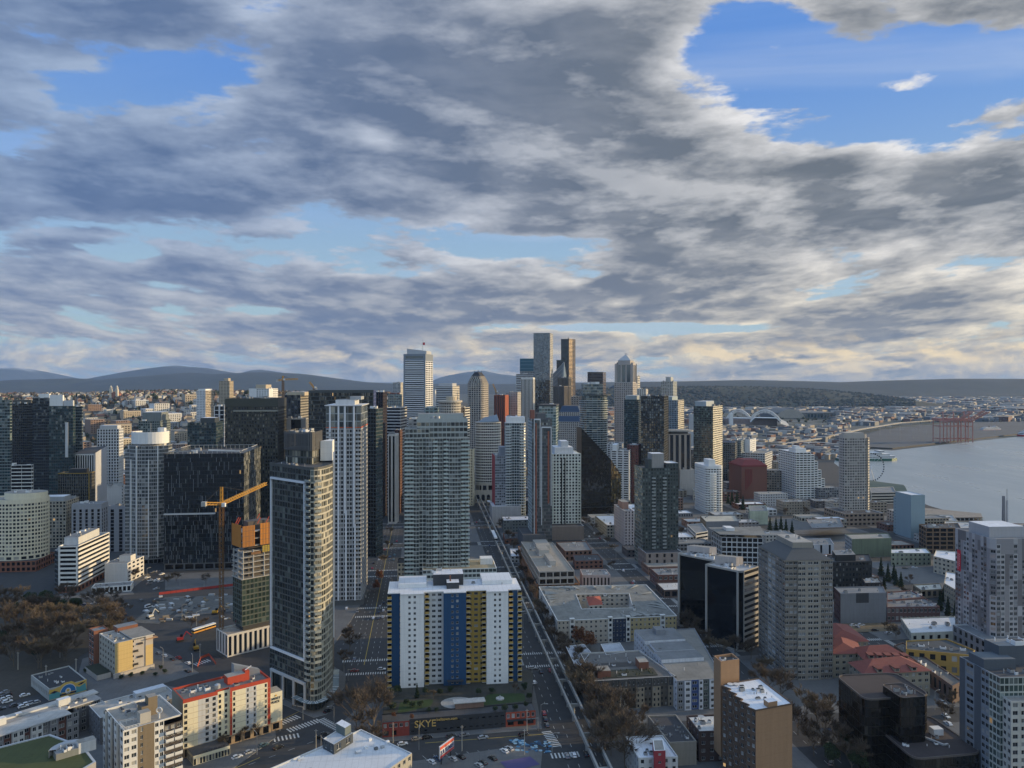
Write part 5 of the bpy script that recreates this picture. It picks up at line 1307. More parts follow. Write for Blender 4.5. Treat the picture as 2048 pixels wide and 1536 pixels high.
def crown_tower():
	d=1420;P=rectp(d,933,966,DOWN,979);z1=top_z(766,d)
	B=Bld('office_tower',P,'stone and glass tower with a stepped crown and dark pyramid roof','skyscraper')
	st=wall((.40,.36,.32),.7,.06,.08);g=dict(wm=st,gl=G_BLUE,bw=3.4,fh=60,wr=.6,hr=.97,rec=.4)
	R_=rounded(P,9,3);B.ring(R_,0,z1,dict(wm=st,gl=G_NAVY,bw=4,fh=3.9,wr=.66,hr=.66,rec=.4));z=z1;q=P
	for i,yy in enumerate((762,758,755,752)):
		q2=inset(P,1.5*(i+1));z2=top_z(yy,d);b=MB();b.face([(*p,z)for p in rounded(inset(P,1.5*i),8,3)],ROOF_G);b.build('setback',B.root);B.ring(rounded(q2,7,3),z,z2,g);z=z2
	b=MB();a=inset(P,7.5);c=inset(P,12.5);zt=top_z(744,d);b.face([(*p,z)for p in rounded(q2,7,3)],ROOF_D)
	for i in range(4):j=(i+1)% 4;b.face([(*a[i],z),(*a[j],z),(*c[j],zt),(*c[i],zt)],flat((.018,.018,.022),.6,.1))
	b.face([(*p,zt)for p in c],ROOF_D)
	for p in c:b.bar((*p,zt),(*p,zt+3),.6,DARKM)
	b.build('pyramid_roof',B.root);B.finish(False)
crown_tower()
def curved_white():
	d=1010;c=((975-CX)/F)*d;E_=ellipse(c,d+17,17.5,17,24,0,3.2);z1=top_z(845,d)
	B=Bld('office_building',E_,'white gridded office building with bowed corners, a glass gable roof and arches at its base','office building')
	Wt=wall((.66,.64,.60),.7,.05,.08);B.ring(E_,26,z1,dict(wm=Wt,gl=G_BLACK,bw=2.6,fh=3.6,wr=.78,hr=.6,rec=.4));B.ring(E_,0,26,dict(wm=LTN,gl=G_BLACK,nb=1,nf=2,wr=.66,hr=.5,rec=.5))
	b=MB();x0,x1=c-13,c+15;zt=top_z(836,d);GG=flat((.16,.20,.24),.2,.3,'roof_glass')
	b.face([(p.x,p.y,z1)for p in E_],ROOF_G);b.face([(x0,d+3,z1),(x1,d+3,z1+1),(x1-3,d+17,zt+4),(x0+8,d+17,zt)],GG);b.face([(x0+8,d+17,zt),(x1-3,d+17,zt+4),(x1,d+31,z1),(x0,d+31,z1)],GG);b.face([(x0,d+31,z1),(x0,d+3,z1),(x0+8,d+17,zt)],GG);b.face([(x1,d+3,z1+1),(x1,d+31,z1),(x1-3,d+17,zt+4)],GG);b.build('glass_roof',B.root)
	b=MB();bs=rect(d-3,946,992,3,40);B.ring(bs,0,17,dict(wm=LTN,gl=None));B.roof(bs,17,ROOF_G,.6,LTN,'base_roof')
	t=(bs[1]-bs[0]).normalized()
	for k in range(4):
		p=bs[0]+t*(4+k*7)+Vector((0,-.05));w=4.4;pts=[(0,3),(w,3),(w,9)]+[(w/2+w/2*math.cos(a*.3927),9+w/2*math.sin(a*.3927))for a in range(9)]+[(0,9)]
		b.face([(p.x+t.x*x,p.y+t.y*x,z)for x,z in pts],G_BLACK)
	b.build('arched_window',B.root);B.finish(False)
curved_white()
tw('mid_rise','cream block squeezed between the green glass tower and the white gridded one',985,936,946,898,950,sp(CREAM,G_BLACK,3.4,3.4,.4,.5),a=0)
tw('office_tower','rust red tower with a bright orange edge on the skyline',1560,988,1010,790,1018,sp(RUST,G_NAVY,4,60,.4,.95,.3),sp(wall((.28,.08,.045)),None,4,4,.5,.5),par=1.5)
tw('office_tower','grey stone block behind the rust red tower',1700,1012,1028,785,1032,sp(wall((.40,.40,.40)),G_BLACK,4,3.8,.4,.5))
tw('office_tower','pale tower of closely set windows between the rust red and white striped towers',1600,1017,1035,784,1044,sp(wall((.42,.41,.40)),G_BLACK,4,3.6,.5,.5))
b_=tw('office_tower','slab with a teal glass crown behind the tallest glass tower',1900,1040,1068,718,1075,sp(wall((.26,.27,.27)),G_NAVY,4,4,.6,.6,.3),fin=False,par=1)
q_=sub(b_.P,-.01,1.01,-.01,1.0);b_.block('teal_crown',q_,b_.z1-30,b_.z1+1,flat((.03,.10,.15),.2,.3,'teal_glass'),ROOF_D);m=MB()
for k in range(3):z=b_.z1-24+k*9;m.prism(inset(q_,-.4),z,z+.9,flat((.10,.2,.26),.3,.3),bottom=True)
m.build('crown_band',b_.root);b_.finish(False)
tw('office_tower','white tower of stacked floor bands left of the tallest glass tower',1720,1032,1068,748,1074,sp(wall((.62,.62,.62),.6,.05,.05),G_NAVY,30,3.9,.98,.5,.3))
tw('office_tower','black and white pinstriped tower on a narrow base, left of the tallest glass tower',1500,1042,1066,756,1070,sp(wall((.60,.60,.58),.6,.05,.05),G_BLACK,2.6,200,.55,.97,.3),head=(.02,.98,.02,.98,1.0,wall((.60,.60,.58))))
def tall_glass():
	d=1640;P=rectp(d,1067,1100,DOWN,1106);z1=top_z(666,d);zc=top_z(760,d)
	B=Bld('skyscraper',P,'tallest grey glass tower with a sunlit edge and a base that flares to the left','skyscraper')
	fr=wall((.20,.225,.245),.5,.05,.05);gl=glass((.045,.062,.075),.35,(.15,.175,.19),ior=2.1,tilt=.05,lit=0);gd=glass((.012,.018,.022),.2,(.10,.12,.13),ior=1.8,tilt=.05,lit=.002)
	B.edge(P[0],P[1],zc,z1,fr,gl,nb=16,nf=40,wr=.72,hr=.8,rec=.15);B.edge(P[1],P[2],0,z1,wall((.42,.40,.35),.4,.05,.05),glass((.12,.115,.1),.5,(.4,.37,.3),ior=1.9,tilt=.05,lit=0),nb=3,nf=70,wr=.8,hr=.5,rec=.1);B.edge(P[2],P[3],0,z1,fr,None);B.edge(P[3],P[0],zc,z1,fr,gl,nb=12,nf=40,wr=.72,hr=.8,rec=.15)
	t=(P[1]-P[0]).normalized();n=12;pl=P[0];pr=P[1]
	for k in range(n):
		za,zb_=zc*(n-1-k)/n,zc*(n-k)/n;s=((k+1)/n)** 2.2*13
		a=P[0]-t*s;B.edge(a,P[1],za,zb_,MUL,gd,nb=14,nf=3,wr=.85,hr=.85,rec=.1);B.edge(P[3]-t*s,a,za,zb_,MUL,None)
		b=MB();b.face([(*a,zb_),(*P[0],zb_),(*P[3],zb_),(*(P[3]-t*s),zb_)],flat((.1,.11,.12),.4));b.build('flare_ledge',B.root)
	B.roof(P,z1,ROOF_D,1.2,fr);B.finish(False)
tall_glass()
def black_tower():
	d=2260;z1=top_z(678,d)
	P=rectp(d,1122,1138,DOWN,1151);B=Bld('skyscraper',P,'tallest black tower with a ribbed sunlit side, behind the leaning glass tower','skyscraper')
	bk=wall((.018,.017,.018),.4,.1,.1);R_=[P[0],P[1]]+[P[1].lerp(P[2],.33)+(P[1]-P[0]).normalized()*4,P[1].lerp(P[2],.66)+(P[1]-P[0]).normalized()*4,P[2],P[3]]
	B.edge(R_[0],R_[1],0,z1,bk,G_BLACK,nb=4,nf=74,wr=.8,hr=.6,rec=.2)
	for i in range(1,4):B.edge(R_[i],R_[i+1],0,z1,flat((.14,.105,.075),.4,.4,'bronze_band')if i== 1 else wall((.12,.09,.07),.4),G_BLACK,nb=1,nf=74,wr=.98,hr=.55,rec=.3)
	for i in (4,5):B.edge(R_[i],R_[(i+1)% 6],0,z1,bk,None)
	B.roof(R_,z1,ROOF_D,1,bk);b=MB();q=sub(P,.5,.5,.5,.5)[0];b.bar((*q,z1),(*q,z1+5),2.0,DARKM);b.build('antenna',B.root)
	q=rectp(d+6,1113,1124,DOWN,1125);B.ring(q,0,top_z(720,d),dict(wm=bk,gl=G_BLACK,nb=3,fh=4,wr=.8,hr=.6));B.roof(q,top_z(720,d),ROOF_D,1,bk,'shoulder_roof');B.finish(False)
black_tower()
def leaning_glass():
	d=2050;x=lambda p:(p-CX)/F*d;z=lambda p:top_z(p,d);B=Bld('skyscraper',[Vector((x(1104),d)),Vector((x(1133),d)),Vector((x(1133),d+40)),Vector((x(1104),d+40))],'slanted blue glass tower with a sail shaped top between the two tallest towers','skyscraper')
	gm=glass((.16,.21,.27),.1,(.3,.34,.38),ior=2.0,tilt=.02,lit=0);b=MB();g2=flat((.30,.33,.36),.3,.2,'mullion')
	A=(x(1106),d,z(748));Bq=(x(1128),d-4,z(724));C_=(x(1133),d+8,z(752));D0=(x(1104),d,0);E0=(x(1122),d-6,0);F0=(x(1134),d+10,0);G0=(x(1134),d+40,0);G1=(x(1131),d+36,z(742));H0=(x(1104),d+40,0);H1=(x(1108),d+36,z(746))
	b.face([D0,E0,Bq,A],gm);b.face([E0,F0,C_,Bq],gm);b.face([F0,G0,G1,C_],gm);b.face([Bq,C_,G1],gm);b.face([A,Bq,G1,H1],gm);b.face([G0,H0,H1,G1],gm);b.face([H0,D0,A,H1],gm);b.build('glass_skin',B.root)
	m=MB();m.bar(E0,Bq,.8,g2);m.bar(Bq,C_,.8,g2);m.bar(A,Bq,.8,g2)
	for k in range(1,16):s=k/16;m.bar(Vector(D0).lerp(Vector(A),s),Vector(E0).lerp(Vector(Bq),s),.35,g2)
	m.build('mullion',B.root)
leaning_glass()
tw('office_tower','dark tower of fine vertical ribs in front of the black tower, upper block',1880,1115,1137,755,1143,sp(wall((.11,.105,.10)),G_BLACK,2.6,200,.5,.97,.4),par=1)
tw('office_tower','dark tower of fine vertical ribs in front of the black tower, lower block',1860,1106,1128,772,1142,sp(wall((.13,.12,.115)),G_BLACK,2.6,200,.5,.97,.4),par=1)
tw('office_tower','flat topped dark bronze box tower left of the peaked tower',2000,1175,1206,744,1212,sp(wall((.085,.065,.06),.5),G_BLACK,40,4.2,.98,.45,.3),par=1.4)
tw('office_block','brown low block behind the balconied glass tower',1500,1142,1162,793,1166,sp(wall((.28,.24,.21)),G_BLACK,5,4,.5,.5))
def peaked_tower():
	d=1680;P=rectp(d,1231,1264,-15,1272);zs=top_z(766,d);z1=top_z(728,d)
	B=Bld('office_tower',P,'stone and blue glass tower with a pointed pyramid roof and arched gables','skyscraper')
	st=wall((.38,.35,.33),.7,.05,.08);big=inset(P,-2.2)
	B.ring(big,0,zs,dict(wm=st,gl=G_NAVY,bw=4,fh=4,wr=.5,hr=.6,rec=.4));B.roof(big,zs,ROOF_G,.5,st,'setback_roof')
	B.ring(P,zs,z1,dict(wm=st,gl=G_BLUE,nb=3,nf=1,wr=.74,hr=.9,rec=.6,ml=2.5,mr=2.5))
	B.roof(P,z1,ROOF_G,.5,st);q=inset(P,4.5);z2=top_z(721,d);zt=top_z(709,d);c=sum(q,Vector((0,0)))/4;b=MB();b.prism(q,z1-.5,z2,st);b.build('attic',B.root)
	b=MB();q2=inset(P,4.0);sm=[c+(p-c)*.1 for p in q2];RM_=wall((.36,.38,.40),.5,.05,.05)
	for i in range(4):j=(i+1)% 4;b.face([(*q2[i],z2),(*q2[j],z2),(*sm[j],zt),(*sm[i],zt)],RM_)
	b.face([(*p,zt)for p in sm],RM_);b.bar((*c,zt),(*c,zt+3.5),1.2,DARKM);b.build('pyramid_roof',B.root)
	for i in (0,1,3):
		a,e=P[i],P[(i+1)% 4];t=(e-a).normalized();n=Vector((t.y,-t.x));L=elen(a,e);b=MB();w=L*.62;o=a+t*(L-w)/2+n*.3
		arc=[(w/2-w/2*math.cos(k*math.pi/12),w*.2*math.sin(k*math.pi/12))for k in range(13)]
		f3=lambda x,zz,k=0:(o.x+t.x*x-n.x*k,o.y+t.y*x-n.y*k,z1-2+zz)
		b.face([f3(*p)for p in arc][::-1],st);b.face([f3(*p,1.2)for p in arc],st)
		for k in range(12):b.face([f3(*arc[k]),f3(*arc[k+1]),f3(*arc[k+1],1.2),f3(*arc[k],1.2)],st)
		b.build('arched_gable',B.root)
	for p in P:B.block('corner_pier',[p+Vector((-1.6,-1.6)),p+Vector((1.6,-1.6)),p+Vector((1.6,1.6)),p+Vector((-1.6,1.6))],zs,z1+.8,st)
	B.finish(False)
peaked_tower()
tw('office_block','sunlit white tower edge right behind the peaked tower',1800,1264,1275,752,1280,sp(wall((.66,.62,.54)),G_BLACK,10,4,.9,.5),par=1)
tw('office_block','cream punched window block right of the peaked tower',1550,1274,1292,778,1296,sp(wall((.56,.53,.48)),G_BLACK,4.5,4,.55,.55))
tw('apartment_tower','slender grey tower pair far right of the downtown skyline',1850,1322,1346,763,1354,sp(wall((.36,.38,.38)),G_GREEN,4,3.6,.6,.6),head=(.32,.75,.2,.8,11,wall((.38,.40,.40))))
def balcony_round():
	d=1110;c=((1190-CX)/F)*d;r=27.5/F*d;E_=ellipse(c,d+r,r,r*.85,30,0,2.7);z1=top_z(792,d)
	B=Bld('apartment_tower',E_,'rounded teal glass tower with white balcony bands and a dark visor roof','skyscraper')
	B.ring(E_,0,z1,dict(wm=MULG,gl=G_TEAL,nb=1,fh=3.2,wr=.9,hr=.8,rec=.2))
	b=MB();big=ellipse(c,d+r,r*1.05,r*.9,30,0,2.7);k=0
	while k*3.2 < z1-4:b.prism(big,k*3.2,k*3.2+.55,wall((.50,.53,.53)),bottom=True);k+= 1
	tag(b.build('balcony_band',B.root),kind='stuff')
	B.block('visor_roof',ellipse(c+4,d+r,r*1.04,r*.95,30,0,2.7),z1+.5,z1+2.0,wall((.09,.10,.10)),ROOF_D)
	up=sub(rect(d+8,1166,1206,0,26),0,1,0,1);zt=top_z(768,d);B.ring(up,z1,zt,dict(wm=wall((.26,.29,.29)),gl=G_TEAL,bw=3,nf=4,wr=.8,hr=.7));B.roof(up,zt,ROOF_G,1,wall((.26,.29,.29)),'upper_roof');B.clutter(up,zt,9,4,1.8);B.block('lift_head',sub(up,.4,.75,.2,.7),zt-1,zt+3,LGRY);B.finish(False)
balcony_round()
tw('skyscraper','dark glass tower with a recessed rooftop frame, right of the peaked tower base',1340,1248,1276,799,1282,sp(MUL,G_TEAL,3,3.5,.88,.75,.1),roofm=ROOF_D,fin=True,head=(.1,.9,.1,.9,7,wall((.28,.31,.32))))
tw('skyscraper','wide dark glass tower with checkered pale windows right of centre',1010,1282,1328,792,1337,sp(wall((.035,.04,.045)),glass((.015,.02,.024),.30,(.22,.24,.24),ior=1.8,tilt=.05,lit=.004),2.6,3.3,.70,.74,.15),a=4,roofm=ROOF_D)
tw('apartment_tower','blue grey tower with a cream curved edge right of the dark checkered tower',1320,1330,1356,800,1368,sp(wall((.28,.33,.38)),G_BLUE,3,3.4,.75,.7),sp(wall((.50,.46,.38)),G_APT,5,3.4,.8,.5),head=(.0,.55,.0,.9,6,wall((.3,.36,.38))))
def framed_tower():
	d=720;P=rectp(d,1064,1104,BELL,1056);z1=top_z(838,d);B=Bld('apartment_tower',P,'grey tower with two tall white frames and orange strips on its face','skyscraper')
	Wg=wall((.10,.105,.115),.6,.1,.1);gl=glass((.04,.055,.06),.25,(.25,.29,.29),ior=1.8,tilt=.05,lit=.002)
	B.edge(P[0],P[1],0,z1,Wg,gl,nb=10,fh=3.1,wr=.62,hr=.7,rec=.15);B.edge(P[1],P[2],0,z1,Wg,gl,nb=6,fh=3.1,wr=.6,hr=.7);B.edge(P[2],P[3],0,z1,Wg,None);B.edge(P[3],P[0],0,z1,wall((.42,.46,.47)),gl,nb=5,fh=3.1,wr=.85,hr=.6,rec=.3)
	t=(P[1]-P[0]).normalized();n=Vector((t.y,-t.x));L=elen(P[0],P[1]);OR=wall((.30,.105,.065),.7);WF=flat((.62,.64,.67),.5,0,'white_frame')
	def strip(nm,x0,x1,za,zb_,m,o):p,q=P[0]+t*L*x0,P[0]+t*L*x1;b=MB();b.prism([p+n*o,q+n*o,q,p],za,zb_,m,bottom=True);b.build(nm,B.root)
	zt1,zt2=top_z(840,d),top_z(856,d)
	strip('orange_strip',.17,.24,12,zt1-3,OR,.4);strip('orange_strip',.78,.86,45,zt2-3,OR,.4)
	for (x0,x1,zb_,zt)in ((.09,.42,12,zt1),(.46,.97,25,zt2)):
		strip('white_frame',x0,x0+.035,zb_,zt,WF,.9);strip('white_frame',x1-.035,x1,zb_+30 if x0 < .1 else zb_+18,zt,WF,.9);strip('white_frame',x0,x1,zt,zt+1.2,WF,.9)
	strip('white_frame',.09,.36,11,12,WF,.9)
	B.roof(P,z1,ROOF_G,1,Wg);B.block('plant_room',sub(P,.3,.75,.3,.7),z1-1,z1+5,Wg);B.block('lift_head',sub(P,.0,.2,.3,.6),z1-1,z1+8,wall((.25,.10,.07)))
	pod=rect(d-12,1046,1092,BELL,40);B.ring(pod,0,18,dict(wm=wall((.10,.11,.125)),gl=None));B.roof(pod,18,ROOF_D,.8,DGRY,'podium_roof');B.finish(False)
framed_tower()
tw('apartment_tower','pale teal glass tower top behind the framed grey tower',880,1078,1112,811,1117,sp(wall((.34,.40,.40)),glass((.09,.14,.14),.3,(.35,.42,.42),ior=1.9,tilt=.04,lit=0),3.4,3.3,.9,.8,.1),a=2,head=(-.03,1.03,-.03,1.03,1.0,flat((.04,.045,.05),.5)),headroof=ROOF_D)
def dotted_block():
	d=1290;P=rectp(d,1112,1165,DOWN,1172);z1=top_z(843,d);B=Bld('office_building',P,'beige office block with a regular grid of round edged windows and blue sloped roof bands','office building')
	Wb=wall((.42,.39,.36),.8,.05,.08);B.ring(P,0,z1,dict(wm=Wb,gl=G_BLACK,bw=3.4,fh=3.7,wr=.55,hr=.55,rec=.5));bl=flat((.035,.06,.11),.35,.3,'blue_glass');z=z1;q=P
	b=MB();q2=inset(P,5);za=top_z(832,d)
	for i in range(4):j=(i+1)% 4;b.face([(*q[i],z),(*q[j],z),(*q2[j],za),(*q2[i],za)],bl)
	b.build('blue_roof_band',B.root);zb_=top_z(824,d);B.ring(q2,za,zb_,dict(wm=Wb,gl=G_BLACK,bw=3.4,nf=2,wr=.55,hr=.55));b=MB();q3=inset(P,9);zt=top_z(812,d)
	for i in range(4):j=(i+1)% 4;b.face([(*q2[i],zb_),(*q2[j],zb_),(*q3[j],zt),(*q3[i],zt)],bl)
	b.face([(*p,zt)for p in q3],ROOF_D);b.build('blue_roof_band',B.root);B.finish(False)
dotted_block()
def white_balcony_tower():
	d=860;P=rectp(d,1012,1040,2,1052);P=rect(d,1010,1052,2,24);R_=rounded(P,5,3);z1=top_z(846,d);B=Bld('apartment_tower',R_,'teal glass tower with white balconies and plant storey, beside the gridded white building','apartment building')
	B.ring(R_,0,z1,dict(wm=MULW,gl=G_TEAL,bw=2.6,fh=3.1,wr=.84,hr=.78,rec=.1));B.roof(R_,z1,ROOF_W,.8,WHT);t=(P[1]-P[0]).normalized();L=elen(P[0],P[1]);bl=slab_balcony(6.5,1.4,flat((.5,.55,.55),.2),WHT,.9);k=0;Ms=[]
	while k*3.1 < z1-4:Ms+= [edge_M(P[0],P[1],.3,k*3.1,.1),edge_M(P[0],P[1],L-6.8,k*3.1,.1)];k+= 1
	b=MB()
	for M in Ms:b.add(bl,M)
	tag(b.build('balcony',B.root),kind='stuff');B.block('plant_storey',sub(P,.05,.95,.1,.9),z1-.8,z1+6.5,WHT,ROOF_W);B.clutter(sub(P,.05,.95,.1,.9),z1+6.5,5,3,1.2);B.finish(False)
white_balcony_tower()
b_=tw('apartment_tower','blue grey tower with a red side and a square lift head',860,990,1036,912,984,sp(wall((.30,.32,.36),.75,.06,.08),glass((.03,.04,.05),.4,(.35,.38,.42),ior=1.6,lit=.002),2.4,2.9,.7,.58,.15),sp(wall((.36,.05,.06)),None,3,3,.5,.5),a=BELL,fin=False,clutter=6)
b_.block('lift_head',sub(b_.P,.25,.55,.3,.7),b_.z1-.9,b_.z1+9,wall((.30,.32,.36),.75,.06,.08));q_=rect(850,984,1042,BELL,30);b_.ring(q_,0,top_z(1013,850),dict(wm=wall((.42,.42,.43)),gl=None));b_.roof(q_,top_z(1013,850),ROOF_W,.8,LGRY,'podium_roof');b_.finish(False)
def slanted_black():
	d=905;x=lambda p:(p-CX)/F*d;P=rect(d,1163,1222,BELL,30);B=Bld('office_tower',P,'black glass tower whose roof slopes steeply down to the right, with a gold reflecting end','skyscraper')
	gk=glass((.012,.011,.009),.03,(.05,.045,.04),ior=1.75,tilt=.03,lit=0);gg=glass((.04,.03,.012),.25,(.20,.15,.06),ior=1.7,tilt=.06,lit=0)  # gold reflection of the end panes is painted into their colour
	za,zb_=top_z(856,d),top_z(920,d);nb=30;t=(P[1]-P[0]);n=40
	bk=flat((.014,.013,.012),.35,.2,'black_mullion')
	bw=MB();bg=MB()
	for i in range(nb):
		h0=za+(zb_-za)*(i/nb);h1=za+(zb_-za)*((i+1)/nb);p=P[0]+t*(i/nb);q=P[0]+t*((i+1)/nb)
		k=0
		while k*3.3 < min(h0,h1)-.1:
			zt=min((k+1)*3.3,min(h0,h1));bg.face([(*p,k*3.3+.25),(*q,k*3.3+.25),(*q,zt),(*p,zt)],gk);bw.face([(*p,k*3.3),(*q,k*3.3),(*q,min(k*3.3+.25,zt)),(*p,min(k*3.3+.25,zt))],bk);k+= 1
		bw.face([(*p,h1),(*q,h1),(*p,h0)],bk)
	bw.face([(*P[0],za),(*P[1],zb_),(*P[2],zb_),(*P[3],za)],ROOF_D);bw.face([(*P[2],0),(*P[3],0),(*P[3],za),(*P[2],zb_)],bk);bw.face([(*P[3],0),(*P[0],0),(*P[0],za),(*P[3],za)],bk)
	bw.build('wall',B.root);tag(bg.build('glazing',B.root),kind='stuff')
	E0=P[1];E1=Vector((x(1241)*1.02,d+14));L=(E1-E0);zc=top_z(950,d);b=MB()
	for i in range(9):
		p,q=E0+L*(i/9),E0+L*((i+1)/9);h=zb_+(zc-zb_)*((i+.5)/9);k=0
		while k*3.3 < h-3.3:b.face([(*p,k*3.3+.3),(*q,k*3.3+.3),(*q,(k+1)*3.3),(*p,(k+1)*3.3)],gg if 4 < k else gk);b.face([(*p,k*3.3),(*q,k*3.3),(*q,k*3.3+.3),(*p,k*3.3+.3)],bk);k+= 1
	tag(b.build('gold_reflection_glazing',B.root),kind='stuff');b=MB();b.face([(*E1,0),(*(E1+Vector((0,30))),0),(*(E1+Vector((0,30))),zc),(*E1,zc)],bk);b.face([(*E0,zb_),(*E1,zc-2),(*(E1+Vector((0,26))),zc-2),(*P[2],zb_)],ROOF_D);b.build('end_wall',B.root)
	Q_=rect(d-6,1160,1228,BELL,8);B.ring(Q_,0,12,dict(wm=bk,gl=G_BLACK,bw=4,nf=2,wr=.9,hr=.8));B.roof(Q_,12,ROOF_D,.5,bk,'podium_roof')
slanted_black()
tw('apartment_tower','white balconied slab right behind the slanted black tower',990,1222,1258,901,1263,sp(wall((.66,.65,.64)),G_BLACK,7,3.0,.75,.5,.8),a=BELL,head=(.05,.3,.1,.8,7,WHT),clutter=6)
tw('apartment_tower','second white slab with rooftop boxes left behind the first one',1050,1214,1244,888,1248,sp(wall((.62,.61,.60)),G_BLACK,5,3.0,.6,.5,.5),a=BELL,clutter=8)
tw('brick_building','dark red brick building right of the white slabs',1010,1254,1276,890,1282,sp(wall((.13,.05,.045),.85),G_BLACK,3.4,3.4,.4,.5),a=BELL)
def tan_striped():
	d=1080;P=rect(d,1338,1382,2,28);z1=top_z(868,d);B=Bld('hotel_tower',P,'hotel tower of tan and dark vertical strips under a flat disc roof','hotel')
	W_=wall((.36,.31,.27),.8,.05,.08);B.ring(P,0,z1,dict(wm=W_,gl=G_NAVY,nb=4,fh=200,wr=.58,hr=.97,rec=.5));B.roof(P,z1,ROOF_G,.5,W_);b=MB();q=ellipse((P[0].x+P[1].x)/2,P[0].y+14,21,14,28,2,3);b.prism(q,z1+3,z1+5,wall((.30,.30,.29)),bottom=True,top=ROOF_T);b.build('disc_roof',B.root);B.block('plant_room',sub(P,.1,.9,.2,.8),z1-.5,z1+3,DGRY);q_=rect(d-3,1360,1389,2,20);B.ring(q_,0,36,dict(wm=wall((.46,.44,.42)),gl=None));B.roof(q_,36,ROOF_W,.5,LGRY,'podium_roof');B.clutter(q_,36,3,7,1.6);B.finish(False)
tan_striped()
b_=tw('skyscraper','green glass tower with a sunlit cream banded side, right of the hotel tower',1140,1387,1426,812,1445,sp(wall((.10,.115,.11)),glass((.03,.042,.04),.3,(.16,.21,.18),ior=1.85,tilt=.05,lit=.002),2.4,3.2,.85,.75,.15),sp(wall((.60,.56,.45)),glass((.10,.09,.07),.3,(.4,.37,.3),lit=0),4,3.2,.9,.5,.2),head=(.02,.6,.1,.9,7,wall((.36,.40,.43))))
tw('office_block','dark blue roofed block with a yellow line right of the green glass tower',1220,1425,1470,884,1478,sp(wall((.14,.15,.16)),G_NAVY,3,3.5,.75,.7),a=-8,roofm=roofing((.03,.045,.085)))
tw('apartment_block','white hotel block with a column of windows near the steam plume',1260,1474,1500,878,1512,sp(wall((.62,.63,.64)),G_BLACK,4,3.2,.4,.5,ml=3,mr=8),a=-8)
tw('apartment_block','grey glass block between the dark blue roofed block and the white one',1240,1468,1482,880,1490,sp(wall((.30,.33,.34)),G_TEAL,3,3.2,.75,.7),a=-8)
tw('office_block','low white building at the waterfront side of the downtown blocks',1240,1486,1530,905,1545,sp(wall((.50,.50,.50)),G_NAVY,4,3.6,.7,.55),a=-8)
tw('warehouse','pale box building in front of the stadium arches',1800,1378,1388,828,1392,sp(wall((.40,.44,.48)),None,4,4,.5,.5),a=-8,cat='building')
